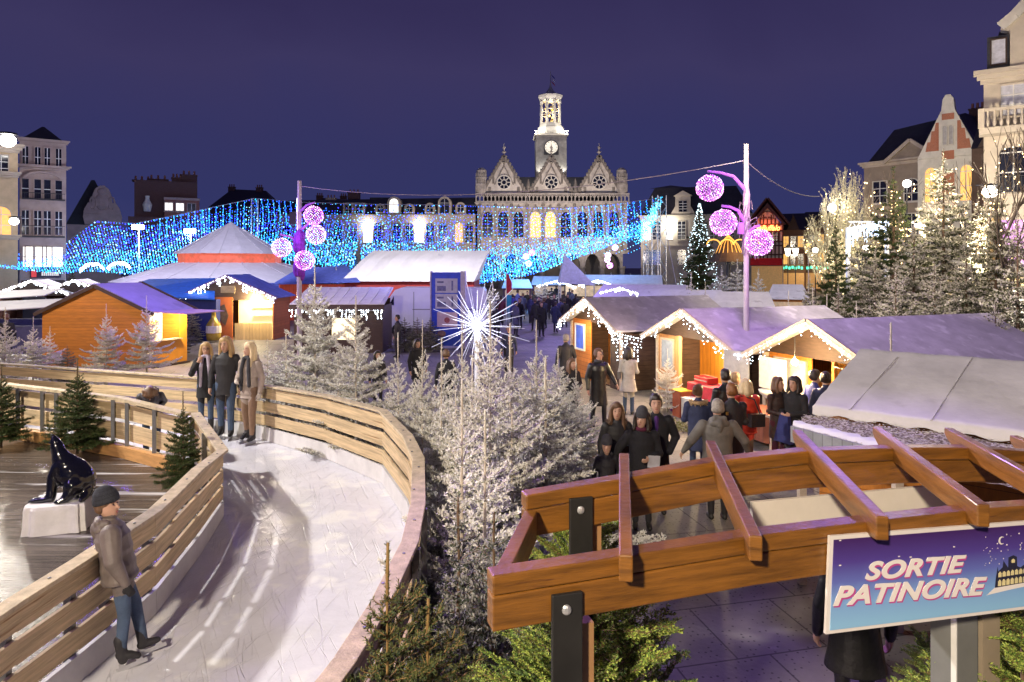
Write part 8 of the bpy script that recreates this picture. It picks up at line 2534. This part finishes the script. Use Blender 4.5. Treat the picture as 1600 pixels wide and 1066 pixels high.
for lab, px, top_, Y, rz, kw in Q:
    p, h = pxp(px, top_, Y)
    near = Y < 13.5
    kw.setdefault('voxel', .0105 if near else .0125)
    r = person(lab, p, rz, h, **kw)
    if 'cream raincoat' in lab:
        m = MB(); m.box(.20, .28, -.14, .14, .95, 1.13); m.tube([(.2, 0, 1.1), (.1, .09, 1.4), (-.1, 0, 1.46)], .010, 5); extra(r, 'shoulder_bag', m, mk('grey_leather', (.12, .11, .10), .5))
    if 'shoulder bag' in lab and 'red' in lab:
        m = MB(); m.cbox((-.12, .20, 1.02), (.30, .13, .24), .2); m.tube([(-.2, .2, 1.1), (-.1, .16, 1.4), (.12, .05, 1.45)], .014, 5); extra(r, 'shoulder_bag', m, LEATHER)
    if 'blue bag' in lab:
        m = MB(); m.prism([(-.18, .62), (.16, .60), (.10, 1.08), (-.06, 1.10)], -.36, -.27); extra(r, 'bag', m, cloth('blue_bag', (.025, .03, .15), .7))
    if 'folded paper' in lab:
        m = MB(); m.plate((.05, -.32, 1.0), (.22, -.34, 1.0), (.24, -.28, 1.16), (.07, -.26, 1.16), .012); extra(r, 'paper', m, mk('grey_paper', (.30, .28, .30), .6))
    if 'small badge' in lab:
        m = MB(); m.box(.12, .16, .118, .130, 1.28, 1.33); extra(r, 'badge', m, mk('yellow_badge', (.7, .5, .1), .6))
# ---- the distant crowd between the stalls
CROWD = 'dark clad people in the distant crowd'
cl = 'dark clad figure standing in the distant crowd between the far stalls'
cols = [BLK, NAVY, BLKJ, cloth('maroon_coat', (.10, .02, .04)), cloth('blue_coat', (.05, .06, .22))]
for i, (px, top_, Y) in enumerate(((842, 457, 43), (850, 461, 39), (858, 447, 52), (866, 452, 44), (873, 446, 55), (880, 449, 50), (887, 451, 47), (894, 450, 52), (862, 443, 60), (852, 446, 62), (876, 455, 41), (834, 449, 50), (824, 449, 52), (817, 453, 46), (900, 452, 47), (846, 466, 35), (868, 463, 37), (836, 463, 38), (856, 455, 46), (829, 456, 43), (882, 456, 40), (812, 462, 39), (890, 446, 58), (869, 442, 64))):
    p, h = pxp(px, top_, Y)
    person(cl, p, rnd.uniform(2.4, 3.9) if i % 3 else rnd.uniform(-.6, .6), 1.70 + .1 * (i % 2), cols[i % 3], hair=('short', (HAIRD, HAIRM)[i % 2]), hem=(.55, .74)[i % 2], voxel=.02, face=False, group=CROWD, stride=.06 * (i % 3), key='crowd%d' % (i % 6), arms=(('down', 'pocket'), ('front', 'down'))[i % 2])
for px, top_, Y, c, lab in ((783, 462, 41, cols[3], 'figure in a dark maroon coat nearest the red and turquoise banner'), (801, 457, 43, cols[4], 'figure in a blue coat beside the maroon coat in the distance'), (809, 448, 50, cloth('bright_blue_coat', (.08, .10, .40)), 'figure in a bright blue coat in the distance by the banner'), (776, 475, 33, BLKJ, 'dark figure behind the glowing starburst rods'), (806, 470, 35, cloth('grey_pattern_coat', (.10, .10, .16)), 'figure in a grey blue coat before the bright blue coat')):
    p, h = pxp(px, top_, Y)
    person(lab, p, rnd.uniform(2, 4), max(1.55, min(1.85, h)), c, hair=('short', HAIRD), hem=.62, voxel=.018, face=False)
# cut fir carried by the man at the picture edge
# ---- the seal
SEALM = mk('glossy_black_fibreglass', (.006, .006, .010), .16, .2, 4, coat=.6)
sp = Vector((pl.x + .05, pl.y + .05, ZD + .30))
se = thing('seal_figure', 'glossy black sitting seal figure stretching its neck on the white block', 'statue', sp, R(-4))
SC = .80
sc3 = lambda q_: tuple(x * SC for x in q_)
chs = [
 (0, 't', [(.12, .06, .24, .215), (.04, .03, .34, .225), (-.04, 0, .46, .175), (-.09, -.02, .56, .125), (-.125, -.03, .66, .095), (-.15, -.035, .74, .085)]),       # rump, back, neck
 (0, 't', [(-.15, -.035, .745, .080), (-.17, -.04, .80, .066), (-.185, -.042, .845, .045), (-.19, -.044, .87, .032)]),                                        # head raised, muzzle up
 (0, 't', [(.16, .10, .10, .15), (.20, .10, .06, .06)]),
 (0, 't', [(-.10, -.06, .44, .105), (-.155, -.10, .30, .082), (-.145, -.14, .14, .070), (-.13, -.17, .055, .062)]),                                        # fore leg
 (0, 't', [(-.13, -.17, .055, .06), (-.22, -.21, .035, .050), (-.33, -.24, .035, .042)]),
 (0, 't', [(-.02, .12, .42, .09), (-.05, .20, .22, .06), (-.08, .24, .05, .05), (-.18, .27, .03, .035)]),
 (0, 't', [(.14, -.10, .20, .13), (.12, -.16, .10, .085), (.10, -.20, .05, .060), (.04, -.25, .035, .045)]),                                                # hind foot towards the viewer
 (0, 't', [(.24, .02, .12, .10), (.27, -.05, .05, .065), (.30, -.12, .04, .048), (.31, -.17, .035, .040)]),
]
for k in range(3):                                                                                                                                     # toes of the flippers
    chs.append((0, 't', [(-.30, -.21 - k * .025, .035, .020), (-.375, -.225 - k * .03, .028, .017)]))
    chs.append((0, 't', [(.02 + k * .025, -.245, .03, .018), (.0 + k * .03, -.29, .022, .014)]))
chs = [(a, b, [tuple(x * SC for x in n) for n in c]) for a, b, c in chs]
inst('body', sculpt('body', chs, [SEALM], .011, 8), se)
m = MB(); m.ball((-.198 * SC, -.058 * SC, .893 * SC), .018); m.build('nose', mk('nose_black', (.01, .01, .01), .3), se)
m = MB(); m.ball((-.205 * SC, -.098 * SC, .80 * SC), .012); m.ball((-.11 * SC, -.085 * SC, .81 * SC), .012); m.build('eyes', mk('eye_gloss', (.03, .03, .035), .1), se)
